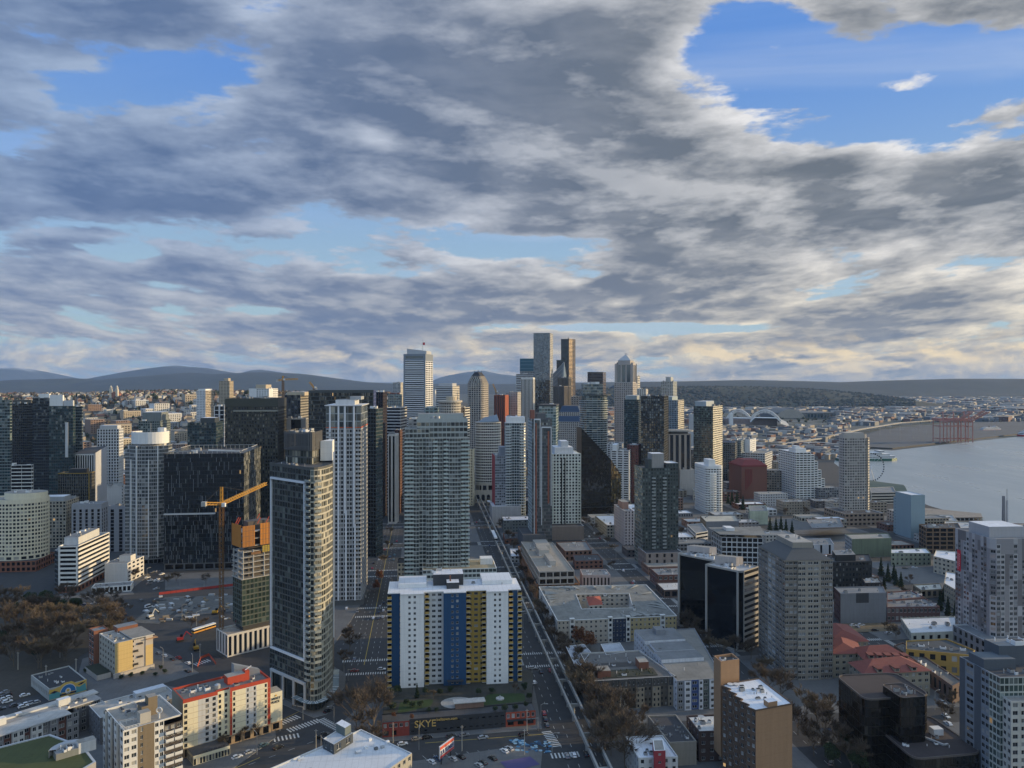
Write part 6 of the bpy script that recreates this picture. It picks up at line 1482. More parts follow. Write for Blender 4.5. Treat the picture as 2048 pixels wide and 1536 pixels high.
# ------------------------------------------------------------------ right: waterfront quarter
def roofpx(pts,z):return [Vector(at(x,y,z)[:2])for x,y in pts]
def low(name,label,pts,z,wm,gl=None,roofm=None,bw=3.6,fh=3.3,wr=.5,hr=.5,frame=None,par=.7,clutter=3,cat='building',base=0.0,fin=True,big=.9,nf=None,specs=None,group=None,near=None,pm=None,rec=.2):
	P=roofpx(pts,z);B=Bld(name,P,label,cat,group)
	B.ring(P,base,z,specs or dict(wm=wm,gl=gl,bw=bw,fh=fh,wr=wr,hr=hr,frame=frame,nf=nf,rec=rec));B.roof(P,z,roofm or ROOF_G,par,pm or wm);B.P=P;B.z1=z
	if clutter:B.clutter(P,z-par,clutter,int(pts[0][0]+z),big)
	if fin:B.finish(near)
	return B
S=lambda wm,gl=None,**k:dict(wm=wm,gl=gl,**k)
def courtyard_flats():
	z=14.5;o=roofpx([(1115,1242),(1353,1232),(1292,1170),(1078,1174)],z);i_=roofpx([(1163,1218),(1266,1216),(1258,1187),(1152,1189)],z)
	B=Bld('courtyard_flats',o,'five storey flats round a courtyard, weathered grey roof with a small red hipped roof inside','apartment building')
	C1=wall((.46,.42,.36),.85,.08,.12);C2=wall((.44,.36,.20),.85,.08,.12);NV_=wall((.035,.05,.09),.8,.08,.1);WT=wall((.66,.66,.64),.8,.06,.1)
	W=elen(o[0],o[1]);t=(o[1]-o[0])/W;n=Vector((t.y,-t.x));nf=5
	for a,b_,m,nb in ((0,.10,C1,3),(.14,.42,C1,7),(.455,.57,NV_,4),(.605,.86,C2,7),(.90,1,C2,3)):B.edge(o[0]+t*W*a,o[0]+t*W*b_,0,z,m,G_APT,nb=nb,nf=nf,wr=.42,hr=.5,frame=FRW)
	for a,b_ in ((.10,.14),(.42,.455),(.57,.605),(.86,.90)):
		p,q=o[0]+t*W*a,o[0]+t*W*b_;B.edge(p+n*.7,q+n*.7,0,z+1.0,WT,G_APT,nb=1,nf=nf,wr=.6,hr=.6);B.edge(q+n*.7,q,0,z+1,WT,None);B.edge(p,p+n*.7,0,z+1,WT,None);B.block('bay_cap',[p+n*1.2,q+n*1.2,q-n*1,p-n*1],z+1.0,z+1.3,WT)
	for k in (1,2,3):B.edge(o[k],o[(k+1)% 4],0,z,WT if k== 3 else C1,G_APT,bw=3.4,nf=nf,wr=.5,hr=.5,frame=FRW)
	for k in range(4):B.edge(i_[(k+1)% 4],i_[k],3,z,WT if k % 2 else C1,G_APT,bw=3.4,nf=4,wr=.5,hr=.5,frame=FRW)
	b=MB();rm=roofing((.20,.20,.185),'weathered_roof',.25,.7)
	for k in range(4):j=(k+1)% 4;b.face([(*o[k],z),(*o[j],z),(*i_[j],z),(*i_[k],z)],rm)
	b.face([(*p,3)for p in i_],PAVE);b.build('roof',B.root)
	b=MB()
	for k in range(4):a,c=o[k],o[(k+1)% 4];b.bar((*a,z+.1),(*c,z+.1),.45,WT)
	for k in range(4):a,c=i_[k],i_[(k+1)% 4];b.bar((*a,z+.1),(*c,z+.1),.35,WT)
	b.build('cornice',B.root)
	r=random.Random(5);b=MB();rg=wall((.28,.28,.26),.9,.2,.1)
	for k in range(26):      # low cross-gables of the roof
		s=r.choice((0,1,2,3));e0=r.uniform(.05,.95);a=o[s].lerp(o[(s+1)% 4],e0);c=i_[s].lerp(i_[(s+1)% 4],e0);m_=a.lerp(c,r.uniform(.2,.6));e1=a.lerp(c,.08)
		u=(o[(s+1)% 4]-o[s]).normalized()*r.uniform(2,4);b.face([(*(e1-u),z+.02),(*m_,z+.7),(*e1,z+.9)],rg);b.face([(*e1,z+.9),(*m_,z+.7),(*(e1+u),z+.02)],rg)
	b.build('cross_gable',B.root);B.clutter(o,z,16,9,.7)
	c=roofpx([(1178,1216),(1206,1214),(1200,1196),(1172,1198)],z);B.ring(c,3,z+1.5,S(C1,G_APT,bw=3,nf=4,wr=.5,hr=.5));b=MB();cc=sum(c,Vector((0,0)))/4;RT=wall((.30,.075,.05),.85,.12,.1)
	for k in range(4):b.face([(*c[k],z+1.5),(*c[(k+1)% 4],z+1.5),(*cc,z+4)],RT)
	b.build('hipped_roof',B.root);B.finish()
courtyard_flats()
def stepped_office():
	BG=wall((.42,.38,.34),.85,.08,.12);B=low('office_building','stepped beige office block with a flat roof of ducts on an orange brick podium',[(1078,1143),(1149,1141),(1106,1085),(1042,1083)],22,BG,fin=False,clutter=0,cat='office building',specs=S(BG,G_BLACK,bw=5,nf=2,wr=.84,hr=.66,rec=.6),base=12,roofm=roofing((.26,.24,.21),var=.2))
	pod=roofpx([(1072,1168),(1160,1166),(1108,1092),(1036,1092)],12);OB=wall((.33,.17,.09),.9,.1,.12);B.ring(pod,0,12,S(OB,G_BLACK,bw=6,nf=2,wr=.55,hr=.6,rec=.4));B.roof(pod,12,ROOF_D,.6,OB,'podium_roof')
	for (u0,u1,v0,v1,h)in ((.42,.60,.18,.44,3.4),(.30,.62,.5,.68,4.4),(.36,.8,.72,.95,3.2)):B.block('roof_duct',sub(B.P,u0,u1,v0,v1),21.3,21.3+h,wall((.46,.44,.41),.8,.06,.1),ROOF_T)
	B.clutter(B.P,21.3,10,3,.8);B.finish()
stepped_office()
low('art_deco_building','small pink art deco building with vertical slots and roof fans behind the courtyard flats',[(1165,1150),(1221,1150),(1212,1138),(1160,1138)],10,wall((.44,.37,.35),.85,.08,.1),G_BLACK,bw=2.6,nf=1,wr=.45,hr=.6,clutter=6)
b_=low('apartment_block','grey green block with a white roof beside the monorail, below the framed tower',[(1007,1041),(1072,1039),(1070,1031),(1003,1032)],13,wall((.17,.185,.18),.8,.08,.1),G_APT,ROOF_W,bw=3.2,nf=4,wr=.42,hr=.42,clutter=4,cat='apartment building')
low('brick_building','long low red brick building beside the monorail track',[(1010,1078),(1078,1075),(1066,1064),(1006,1066)],5,BRICK,G_BLACK,ROOF_D,bw=5,nf=1,wr=.5,hr=.4)
low('small_building','small white walled building with rooftop boxes by the monorail',[(1022,1112),(1044,1112),(1040,1097),(1020,1097)],6,LGRY,G_BLACK,ROOF_W,clutter=4)
low('brick_building','weathered brick building with a patched grey roof behind the stepped beige office',[(1130,1102),(1184,1100),(1172,1082),(1112,1084)],9,wall((.20,.12,.09),.9,.14,.12),G_BLACK,ROOF_G,bw=4,nf=2,wr=.45,hr=.5,clutter=7)
low('brick_building','brick corner building with storefronts at the far side of the crossing',[(1150,1122),(1206,1120),(1196,1108),(1146,1109)],7,wall((.17,.09,.07),.9,.14,.12),G_BLACK,ROOF_D,bw=4,nf=2,wr=.5,hr=.5)
def white_green_tower():
	d=785;P=rectp(d,1100,1162,BELL,1088);z1=top_z(908,d);B=Bld('apartment_tower',P,'white and pale green gridded apartment tower on a brick podium, centre right','apartment building')
	Wp=wall((.66,.69,.64),.7,.06,.1);B.ring(P,14,z1,[S(Wp,G_APT,bw=3.1,fh=3.05,wr=.60,hr=.66,rec=.35),S(Wp,G_APT,bw=3.1,fh=3.05,wr=.6,hr=.66),S(Wp,None),S(Wp,G_APT,bw=3.1,fh=3.05,wr=.72,hr=.62,rec=.35)]);B.roof(P,z1,ROOF_W,1,Wp)
	t=(P[1]-P[0]).normalized();n=Vector((t.y,-t.x));L=elen(P[0],P[1]);b=MB()
	for x0,x1 in ((.355,.395),(.46,.50)):q0,q1=P[0]+t*L*x0,P[0]+t*L*x1;b.prism([q0+n*.05,q1+n*.05,q1,q0],10,z1-4,G_BLACK)
	b.build('dark_slot',B.root);bl=slab_balcony(3.2,1.4,wall((.52,.57,.52),.5,.05,.05),Wp);Ms=[edge_M(P[0],P[1],L-3.4,14+k*3.05,.02)for k in range(1,int((z1-20)/3.05))]+[edge_M(P[0],P[1],.1,14+k*3.05,.02)for k in range(1,int((z1-20)/3.05))]
	B.repeat('balcony',bl,Ms);B.block('plant_storey',sub(P,.2,.8,.2,.85),z1-1,z1+6,LGRY,ROOF_W);B.block('lift_head',sub(P,.42,.66,.3,.75),z1+6,z1+12,LGRY,ROOF_W);B.clutter(P,z1-1,5,4,1.2)
	pd=rectp(d-14,1098,1168,BELL,1082);MBr=wall((.26,.21,.18),.9,.1,.12,.4);B.ring(pd,0,14,S(MBr,None));B.roof(pd,14,ROOF_D,.8,LGRY,'podium_roof');B.finish(True)
white_green_tower()
b_=tower_l('apartment_tower','pale pink apartment tower with strips of small windows left of the dark green tower',745,1249,1268,1022,BELL,1228,sp(wall((.50,.44,.43)),G_BLACK,3.4,2.9,.35,.6,.2),head=(.2,.9,.4,.8,6,wall((.36,.22,.17))),headroof=ROOF_T,near=False,cat='apartment building')
low('apartment_block','low cream and grey flats left of the pale pink tower',[(1214,1050),(1232,1050),(1228,1030),(1190,1031)],13,wall((.42,.39,.32),.85,.08,.1),G_APT,ROOF_W,bw=3.4,nf=4,wr=.6,hr=.5,clutter=2,cat='apartment building')
low('white_building','blank white block behind the pale pink tower',[(1242,1022),(1276,1021),(1270,1008),(1238,1009)],24,wall((.52,.52,.52)),None,ROOF_W,clutter=4)
def dark_green_tower():
	d=662;P=rectp(d,1285,1357,BELL,1269);z1=top_z(936,d);B=Bld('apartment_tower',P,'dark green grey apartment tower with small balconies and a flat raised roof slab','skyscraper')
	Wg=wall((.055,.068,.068),.65,.12,.12);g=glass((.03,.045,.045),.3,(.20,.25,.24),ior=1.8,tilt=.05,lit=.006);L=elen(P[0],P[1])
	B.edge(P[0],P[1],0,z1,Wg,g,nb=13,fh=3.0,wr=.62,hr=.6,rec=.2);B.edge(P[1],P[2],0,z1,Wg,g,nb=7,fh=3,wr=.6,hr=.6);B.edge(P[2],P[3],0,z1,Wg,None);B.edge(P[3],P[0],0,z1,MULG,glass((.06,.075,.06),.35,(.34,.36,.28),ior=1.8,tilt=.06,lit=.003),nb=10,fh=3,wr=.85,hr=.75,rec=.1)
	B.roof(P,z1,ROOF_D,1,Wg);q=sub(P,.66,1.0,-.02,.7);B.ring(q,z1,z1+4,S(Wg,g,bw=3,nf=1,wr=.5,hr=.6));B.roof(q,z1+4,ROOF_W,.5,LGRY,'upper_roof');q=sub(P,.28,.62,.1,.6);B.block('lift_head',q,z1-1,z1+12,wall((.30,.29,.28)),ROOF_W);B.block('lift_head',sub(P,.18,.28,.1,.5),z1-1,z1+7,Wg)
	bl=slab_balcony(3.0,1.3,flat((.28,.31,.31),.3,0,'railing_glass'),LGRY);Ms=[edge_M(P[0],P[1],x,16+k*3.0,.02)for k in range(int((z1-20)/3))for x in (L*.26,L*.56)];B.repeat('balcony',bl,Ms)
	pd=rectp(d-14,1292,1366,BELL,1276);B.ring(pd,0,15,S(wall((.27,.225,.20),.9,.1,.12,.4),G_BLACK,bw=6,nf=3,wr=.3,hr=.6));B.roof(pd,15,ROOF_D,.8,LGRY,'podium_roof');B.finish(True)
dark_green_tower()
low('brick_building','two storey dark brick building in front of the dark green tower',[(1316,1150),(1378,1149),(1366,1134),(1300,1136)],10,wall((.15,.075,.06),.9,.14,.12),G_APT,ROOF_G,bw=4,nf=2,wr=.6,hr=.5,frame=FRW,clutter=8)
low('shop_row','low shops with a rusty white roof left of the black twin towers',[(1328,1180),(1384,1178),(1372,1163),(1312,1165)],6,wall((.12,.09,.08)),G_BLACK,roofing((.50,.49,.47),var=.4),bw=6,nf=1,wr=.7,hr=.6,clutter=3,cat='shops')
def black_twins():
	CP=wall((.36,.34,.31),.85,.08,.15);GK=glass((.006,.008,.011),.02,(.03,.03,.03),ior=1.6,tilt=.012,lit=0);ST=wall((.10,.085,.06),.6,.1,.1)
	for k,(px_,py_,z,al,bk,lab)in enumerate(((1484,1143,48,19,25,'nearer black glass office tower with concrete edge piers and a cluttered white roof'),(1436,1122,47.5,18,30,'farther black glass office tower with concrete piers behind its twin'))):
		p=at(px_,py_,z);P=nsr(p,al,bk);P=[P[0],P[1]-NU*2.5,P[1]+NV*2.5,P[2],P[3]];B=Bld('office_tower',P,lab,'office building','black twin office towers')
		for i in range(5):B.edge(P[i],P[(i+1)% 5],0,z,CP,GK if i != 2 else G_BLACK,nb=1,nf=1 if i != 2 else 14,wr=.90 if i== 0 else .8 if i != 2 else .97,hr=.955 if i != 2 else .55,rec=.9 if i != 2 else .3)
		B.roof(P,z,roofing((.42,.42,.42),var=.6),.8,CP);B.clutter([P[0],P[1],P[3],P[4]],z-.8,14,40+k,1.1);q=[P[0].lerp(P[3],a)+(P[4]-P[0])*b_ for a,b_ in ((.1,.25),(.55,.1),(.62,.3),(.15,.5))];B.block('plant_room',q,z-.8,z+4.5,wall((.46,.42,.40)),ROOF_T);B.finish(True)
black_twins()
def hip_tower():
	d=411;P=rectp(d,1570,1666,BELL-3,1517);z1=top_z(1121,d);B=Bld('apartment_tower',P,'taupe apartment tower with bands of white framed windows and a truncated hipped roof','apartment building')
	TW=wall((.20,.18,.155),.85,.08,.12);T2=wall((.29,.265,.225),.85,.08,.12);g=glass((.025,.03,.036),.3,(.32,.34,.36),ior=1.7,tilt=.04,lit=.004);L=elen(P[0],P[1]);t=(P[1]-P[0])/L;n=Vector((t.y,-t.x));nf=22
	for a,b_,m,nb,o in ((0,.26,TW,3,0),(.26,.42,T2,2,.7),(.42,.46,T2,0,.7),(.46,.70,T2,2,.7),(.70,.74,T2,0,.7),(.74,1,TW,3,0)):B.edge(P[0]+t*L*a+n*o,P[0]+t*L*b_+n*o,0,z1,m,g if nb else None,nb=max(nb,1),nf=nf,wr=.84,hr=.52,rec=.35,frame=FRW)
	for a,s in ((.26,1),(.74,0)):q=P[0]+t*L*a;B.edge(q,q+n*.7,0,z1,T2,None)if s else B.edge(q+n*.7,q,0,z1,T2,None)
	B.edge(P[1],P[2],0,z1,TW,g,nb=8,nf=nf,wr=.8,hr=.52,frame=FRW);B.edge(P[2],P[3],0,z1,TW,None);Ls=elen(P[3],P[0]);s=(P[0]-P[3]).normalized()
	B.edge(P[3],P[3]+s*Ls*.36,0,z1,TW,g,nb=3,nf=nf,wr=.82,hr=.52,rec=.35,frame=FRW);B.edge(P[3]+s*Ls*.36,P[3]+s*Ls*.66,0,z1,T2,glass((.10,.12,.14),.6,(.5,.53,.56),ior=1.7,lit=.004),nb=2,nf=nf,wr=.92,hr=.62,rec=.35,frame=FRW);B.edge(P[3]+s*Ls*.66,P[0],0,z1,TW,g,nb=3,nf=nf,wr=.82,hr=.52,rec=.35,frame=FRW)
	zt=top_z(1096,d+8);q0,q1=inset(P,.2),inset(P,7.5);b=MB();RM_=wall((.085,.085,.085),.7,.1,.08)
	for i in range(4):j=(i+1)% 4;b.face([(*q0[i],z1),(*q0[j],z1),(*q1[j],zt),(*q1[i],zt)],RM_)
	b.build('hipped_roof',B.root);B.block('attic',q1,zt-.5,zt+3.0,T2,roofing((.36,.34,.31)));B.clutter(q1,zt+3,3,6,.7)
	b=MB();b.prism(inset(P,-.5),z1-.35,z1+.02,T2,top=False,bottom=True);b.build('eaves',B.root);B.finish()
	pod=roofpx([(1560,1392),(1668,1396),(1668,1372),(1552,1366)],5)
hip_tower()
def brick_tower():
	z=36;N,R_,L_=Vector((91.6,289)),Vector((107.5,295)),Vector((87.0,314));e=(L_-N);k=5;poly=[N,R_,R_+e*.9];saw=[]
	for i in range(k):a=N+e*(1-(i+.0)/k);out=Vector((-1.9,-.4));saw+= [a,N+e*(1-(i+.25)/k)+out]
	poly=[N,R_,R_+e]+saw;B=Bld('brick_tower',[N,R_,R_+e,L_],'tan brick apartment tower with a stepped window side and bright white roof','apartment building')
	BT=wall((.34,.205,.115),.9,.08,.1,.3,'tan_brick',fine=.12);BD=wall((.115,.075,.052),.9,.1,.12,.4,'dark_brick',fine=.12)
	m=len(poly)
	for i in range(m):
		p,q=poly[i],poly[(i+1)% m];L=elen(p,q)
		B.edge(p,q,0,z,BT if i in (0,1,2)else BD,G_APT if i > 2 and L > 3 else None,nb=2,nf=12,wr=.62,hr=.5,rec=.25,frame=FRW)
	B.roof([N,R_,R_+e,L_],z+.02,roofing((.66,.68,.72),var=.14),.0,LGRY);b=MB();b.face([(*p,z)for p in poly],roofing((.66,.68,.72),var=.14));b.build('roof_edge',B.root)
	b=MB()
	for i in range(m):p,q=poly[i],poly[(i+1)% m];b.bar((*p,z+.2),(*q,z+.2),.4,BD)
	b.build('parapet',B.root);q=[N+Vector((5.5,2.4)),N+Vector((9.5,3.9)),N+Vector((8.7,7)),N+Vector((4.8,5.6))];B.block('stair_head',q,z,z+2.2,BT,ROOF_W);B.clutter([N+Vector((1,4)),R_+Vector((-1,2)),R_+e*.9,L_],z,9,14,.7)
	q=[L_+Vector((-1.5,1)),L_+Vector((7,4)),L_+Vector((6,11)),L_+Vector((-2.5,8))];B.ring(q,z-30,z+9,S(BT,None));B.roof(q,z+9,ROOF_D,1.2,BT,'tower_roof');B.clutter(q,z+7.8,5,15,.7)
	for dx in (2.0,4.4):b=MB();c=L_+Vector((dx,-.6));b.cyl((c.x,c.y,z+.2),1.0,.4,WHITE,14,r2=1.3);b.build('roof_fan',B.root)
	B.finish()
brick_tower()
b_=low('apartment_block','white roofed block with a dark red stair tower at the bottom edge',[(1277,1516),(1356,1513),(1325,1470),(1251,1473)],12,wall((.46,.46,.46)),G_APT,roofing((.66,.69,.74),var=.14),bw=3.2,nf=4,wr=.4,hr=.5,clutter=6,big=.6,fin=False,cat='apartment building',pm=LGRY)
q_=roofpx([(1308,1520),(1331,1519),(1326,1496),(1305,1497)],12);b_.ring(q_,0,15.6,S(wall((.26,.035,.045)),G_APT,nb=1,nf=5,wr=.25,hr=.3,frame=FRW));b_.roof(q_,15.6,ROOF_T,.3,WHITE,'stair_roof');b_.finish()
low('low_building','low building with a black flat roof and tan concrete end wall, bottom centre right',[(1339,1485),(1393,1482),(1352,1429),(1295,1431)],10,wall((.30,.27,.23),.9,.1,.2),None,roofing((.05,.05,.055)),clutter=9,big=.6)
b_=low('brick_building','dark brick building with a white roof and satellite dish beside the tan brick tower',[(1398,1463),(1450,1461),(1450,1427),(1373,1431)],13,wall((.075,.05,.045),.9,.1,.12),G_APT,roofing((.58,.57,.54),var=.2),bw=4.4,nf=4,wr=.42,hr=.45,frame=FRW,clutter=6,big=.7,fin=False)
c_=at(1402,1440,13);m=MB();m.bar((c_.x,c_.y,12.3),(c_.x,c_.y,14.4),.25,MET);m.cyl((c_.x,c_.y-.3,14.2),.35,.5,MET,12,r2=1.5);m.build('satellite_dish',b_.root);b_.finish()
def mansard_flats():
	z=14.5;P=roofpx([(1190,1362),(1352,1352),(1278,1300),(1160,1306)],z);B=Bld('mansard_flats',P,'dark stone flats with arched dormers and a planted roof terrace beside the monorail','apartment building');D1=wall((.105,.095,.082),.85,.12,.15);D2=wall((.30,.26,.20),.85,.08,.12);SL=wall((.075,.072,.07),.8,.12,.1)
	L=elen(P[0],P[1]);t=(P[1]-P[0])/L;n=Vector((t.y,-t.x));x=0
	for k in range(10):
		w=L/10;o=(.0,.8)[k % 2];a,c=P[0]+t*x+n*o,P[0]+t*(x+w)+n*o;B.edge(a,c,0,10.4,D2 if k % 2 else D1,G_APT,nb=2,nf=4,wr=.42,hr=.55,rec=.25,frame=FRD);B.edge(a,c,10.4,z,SL,G_APT,nb=2,nf=1,wr=.3,hr=.5,rec=.2,frame=FRW)
		if o:B.edge(a-n*.8,a,0,z,D2,None);B.edge(c,c-n*.8,0,z,D2,None)
		x+= w
	for k in (1,2,3):B.edge(P[k],P[(k+1)% 4],0,z,D1 if k != 3 else BRN,G_APT,bw=4,nf=4,wr=.4,hr=.5,frame=FRW)
	B.roof(P,z,roofing((.13,.125,.12)),.7,wall((.42,.41,.39)));b=MB();b.prism(sub(P,.12,.8,.10,.34),z-.7,z-.3,roofing((.045,.045,.03),var=.6));b.build('roof_terrace',B.root)
	r=random.Random(2);b=MB()
	for k in range(24):q=sub(P,.14+r.random()*.64,1,.12+r.random()*.2,1)[0];b.cyl((*q,z-.3),r.uniform(.2,.5),r.uniform(.4,1.1),flat((.05,.055,.03),.9,0,'planter_green'),7,r2=.2)
	tag(b.build('roof_planting',B.root),kind='stuff')
	for u0,u1,v0,v1,h in ((.06,.22,.12,.3,2.8),(.62,.74,.3,.5,3.4)):B.block('brick_stair_head',sub(P,u0,u1,v0,v1),z-.7,z+h,BRICK,ROOF_T)
	q=sub(P,.2,.62,.46,.62);b=MB();b.prism(q,z-.65,z-.6,DARKM);b.build('light_well',B.root)
	for pts in ([(1154,1340),(1182,1304),(1168,1288),(1131,1292)],[(1212,1310),(1252,1304),(1240,1285),(1201,1288)]):q=roofpx(pts,14);B.ring(q,0,14,S(BRN,G_APT,bw=4,nf=4,wr=.4,hr=.5));B.roof(q,14,roofing((.36,.39,.44)),.5,LGRY,'wing_roof')
	B.clutter(P,z-.7,8,3,.7);B.finish()
mansard_flats()
def blue_flats():
	z=14.5;P=roofpx([(1354,1362),(1447,1356),(1389,1256),(1268,1264)],z);B=Bld('apartment_block',P,'flats with blue, white and slate bays and a stepped grey roof','apartment building');cs=[wall((.22,.23,.25)),wall((.62,.63,.66)),wall((.05,.085,.22)),wall((.60,.61,.64)),wall((.09,.11,.10)),wall((.60,.61,.64)),wall((.04,.08,.24))];ws=[2,1.8,2.2,1.1,1.8,2,2]
	L=elen(P[0],P[1]);t=(P[1]-P[0])/L;n=Vector((t.y,-t.x));x=0;sw=sum(ws)
	for k,(m,w)in enumerate(zip(cs,ws)):
		w *= L/sw;o=(0,.6)[k % 2];a,c=P[0]+t*x+n*o,P[0]+t*(x+w)+n*o;B.edge(a,c,0,z,m,G_APT,nb=1,nf=5,wr=.62,hr=.5,rec=.2,frame=FRW)
		if o:B.edge(a-n*o,a,0,z,m,None);B.edge(c,c-n*o,0,z,m,None)
		x+= w
	for k in (1,2,3):B.edge(P[k],P[(k+1)% 4],0,z,cs[1 if k== 3 else 0],G_APT,bw=4,nf=5,wr=.42,hr=.5,frame=FRW)
	B.roof(P,z,roofing((.22,.21,.19)),.5,cs[0])
	for v0,v1,u0,h in ((.34,.5,.02,1.3),(.52,.7,.1,1.0),(.72,.99,.0,1.6)):B.block('roof_step',sub(P,u0,.99,v0,v1),z-.5,z+h,cs[1],roofing((.19,.195,.20)))
	B.block('stair_head',sub(P,.4,.62,.84,.93),z+1.6,z+4.4,cs[0],ROOF_G);B.clutter(P,z-.5,7,6,.8)
	B.finish()
blue_flats()
def panel_tower():
	d=452;P=rect(d,1985,2120,4,34);P=[P[0],P[1],P[2],P[3]];R_=[P[0]+(P[3]-P[0]).normalized()*2.5,P[0]+(P[1]-P[0]).normalized()*2.5,P[1],P[2],P[3]];z1=top_z(1078,d);B=Bld('apartment_tower',P,'tower of mixed grey panels with a red banner on its left side, right edge','skyscraper')
	pal=[wall((.40,.39,.40),.7,.05,.08),wall((.27,.26,.27),.7,.05,.08),wall((.165,.155,.16),.7,.05,.08)];nf=22;r=random.Random(8);g=glass((.03,.036,.042),.3,(.32,.33,.34),ior=1.75,tilt=.05,lit=.006);fh=z1/nf
	for i in range(5):
		p,q=R_[i],R_[(i+1)% 5];L=elen(p,q);nbx=max(1,round(L/2.6));t=(q-p)/L
		for k in range(nbx):
			m=r.choice((0,0,1,1,2));j=0
			while j < nf:
				h=min(nf-j,r.choice((2,3,3,4)));a,c=p+t*(L*k/nbx),p+t*(L*(k+1)/nbx);w=(k % 3 != 2)or i== 0
				B.edge(a,c,j*fh,(j+h)*fh,pal[(m+j)% 3] if r.random()< .55 else pal[m],g if w and j+h < nf else None,nb=1,nf=h,wr=.74,hr=.62,rec=.2,frame=FRG);j+= h
	B.roof(R_,z1,ROOF_G,1,pal[0]);B.block('plant_room',sub(P,.1,.62,.25,.8),z1-1,z1+5.5,pal[0],ROOF_W);B.clutter(P,z1-1,6,9,.9)
	t=(P[0]-P[3]).normalized();n=Vector((t.y,-t.x));Ls=elen(P[3],P[0]);a=P[3]+t*2.2+n*.12;c=P[3]+t*5.6+n*.12;b=MB();za,zb_=z1-26,z1-13;b.prism([a+n*.1,c+n*.1,c,a][::-1] if False else [a+n*.1,c+n*.1,c,a],za,zb_,flat((.55,.03,.05),.8,0,'banner_cloth'),bottom=True);o=b.build('banner',B.root)
	lw=MB()
	for k,(x0,x1,z0_,z1_)in enumerate([(.8,1.15,1+1.15*i,1.8+1.15*i)for i in range(9)]+[(2.0,2.35,3+1.15*i,3.8+1.15*i)for i in range(7)]):u0,u1=a+t*x0+n*.16,a+t*x1+n*.16;lw.face([(*u0,za+z0_),(*u1,za+z0_),(*u1,za+z1_),(*u0,za+z1_)],flat((.75,.62,.62),.8,0,'banner_print'))
	lw.build('banner_print',B.root)
	q=roofpx([(1964,1280),(1975,1300),(2060,1300),(2060,1270)],0);pd=rect(d-8,1972,2120,4,30);B.ring(pd,0,10,S(wall((.22,.22,.23)),G_BLACK,bw=5,nf=2,wr=.5,hr=.6));B.roof(pd,10,ROOF_G,.8,LGRY,'podium_roof');B.finish()
panel_tower()
def corner_glass_tower():
	z=48;N=Vector(at(2000,1355,z)[:2]);L_=Vector(at(1919,1313,z)[:2]);U=Vector((math.cos(R(3)),math.sin(R(3))));P=[N,N+U*34,N+U*34+(L_-N),L_];B=Bld('apartment_tower',P,'slate grey tower with a glazed green corner in the bottom right corner','skyscraper')
	SLt=wall((.085,.10,.12),.7,.08,.1);SL2=wall((.20,.225,.26),.7,.08,.1);e=(L_-N);W=wall((.42,.44,.40),.6,.06,.08);nf=17;pts=[L_,L_-e*.15,L_-e*.38,L_-e*.55,L_-e*.74,N]
	for k,(m,gl,nb)in enumerate(((SLt,None,1),(SL2,G_APT,1),(SLt,None,1),(SL2,G_APT,2),(W,G_GREEN,3))):B.edge(pts[k],pts[k+1],0,z,m,gl,nb=nb,nf=nf,wr=.8 if k < 4 else .86,hr=.56 if k < 4 else .8,rec=.2,frame=FRG)
	B.edge(P[0],P[1],0,z,W,G_GREEN,bw=1.8,nf=nf,wr=.86,hr=.8,rec=.1,frame=None);B.edge(P[1],P[2],0,z,SLt,None);B.edge(P[2],P[3],0,z,SLt,None);B.roof(P,z,ROOF_D,.8,SL2)
	B.block('plant_room',sub(P,.02,.4,.42,.8),z-.8,z+3.4,SLt,roofing((.10,.12,.14)));B.block('plant_room',sub(P,.3,1,.62,.99),z-.8,z+7,SLt,ROOF_G);B.clutter(sub(P,.3,1,.62,.99),z+7,6,3,1.1,[WHITE]);B.clutter(P,z-.8,8,4,.8)
	q=[N+U*1+Vector((0,-5)),N+U*34+Vector((0,-5)),N+U*34,N+U*1];B.ring(q,0,z-7,S(wall((.50,.48,.43)),G_APT,bw=3.2,nf=14,wr=.6,hr=.55,frame=FRG));B.roof(q,z-7,ROOF_T,.6,wall((.3,.32,.33)),'bay_roof');B.finish()
corner_glass_tower()
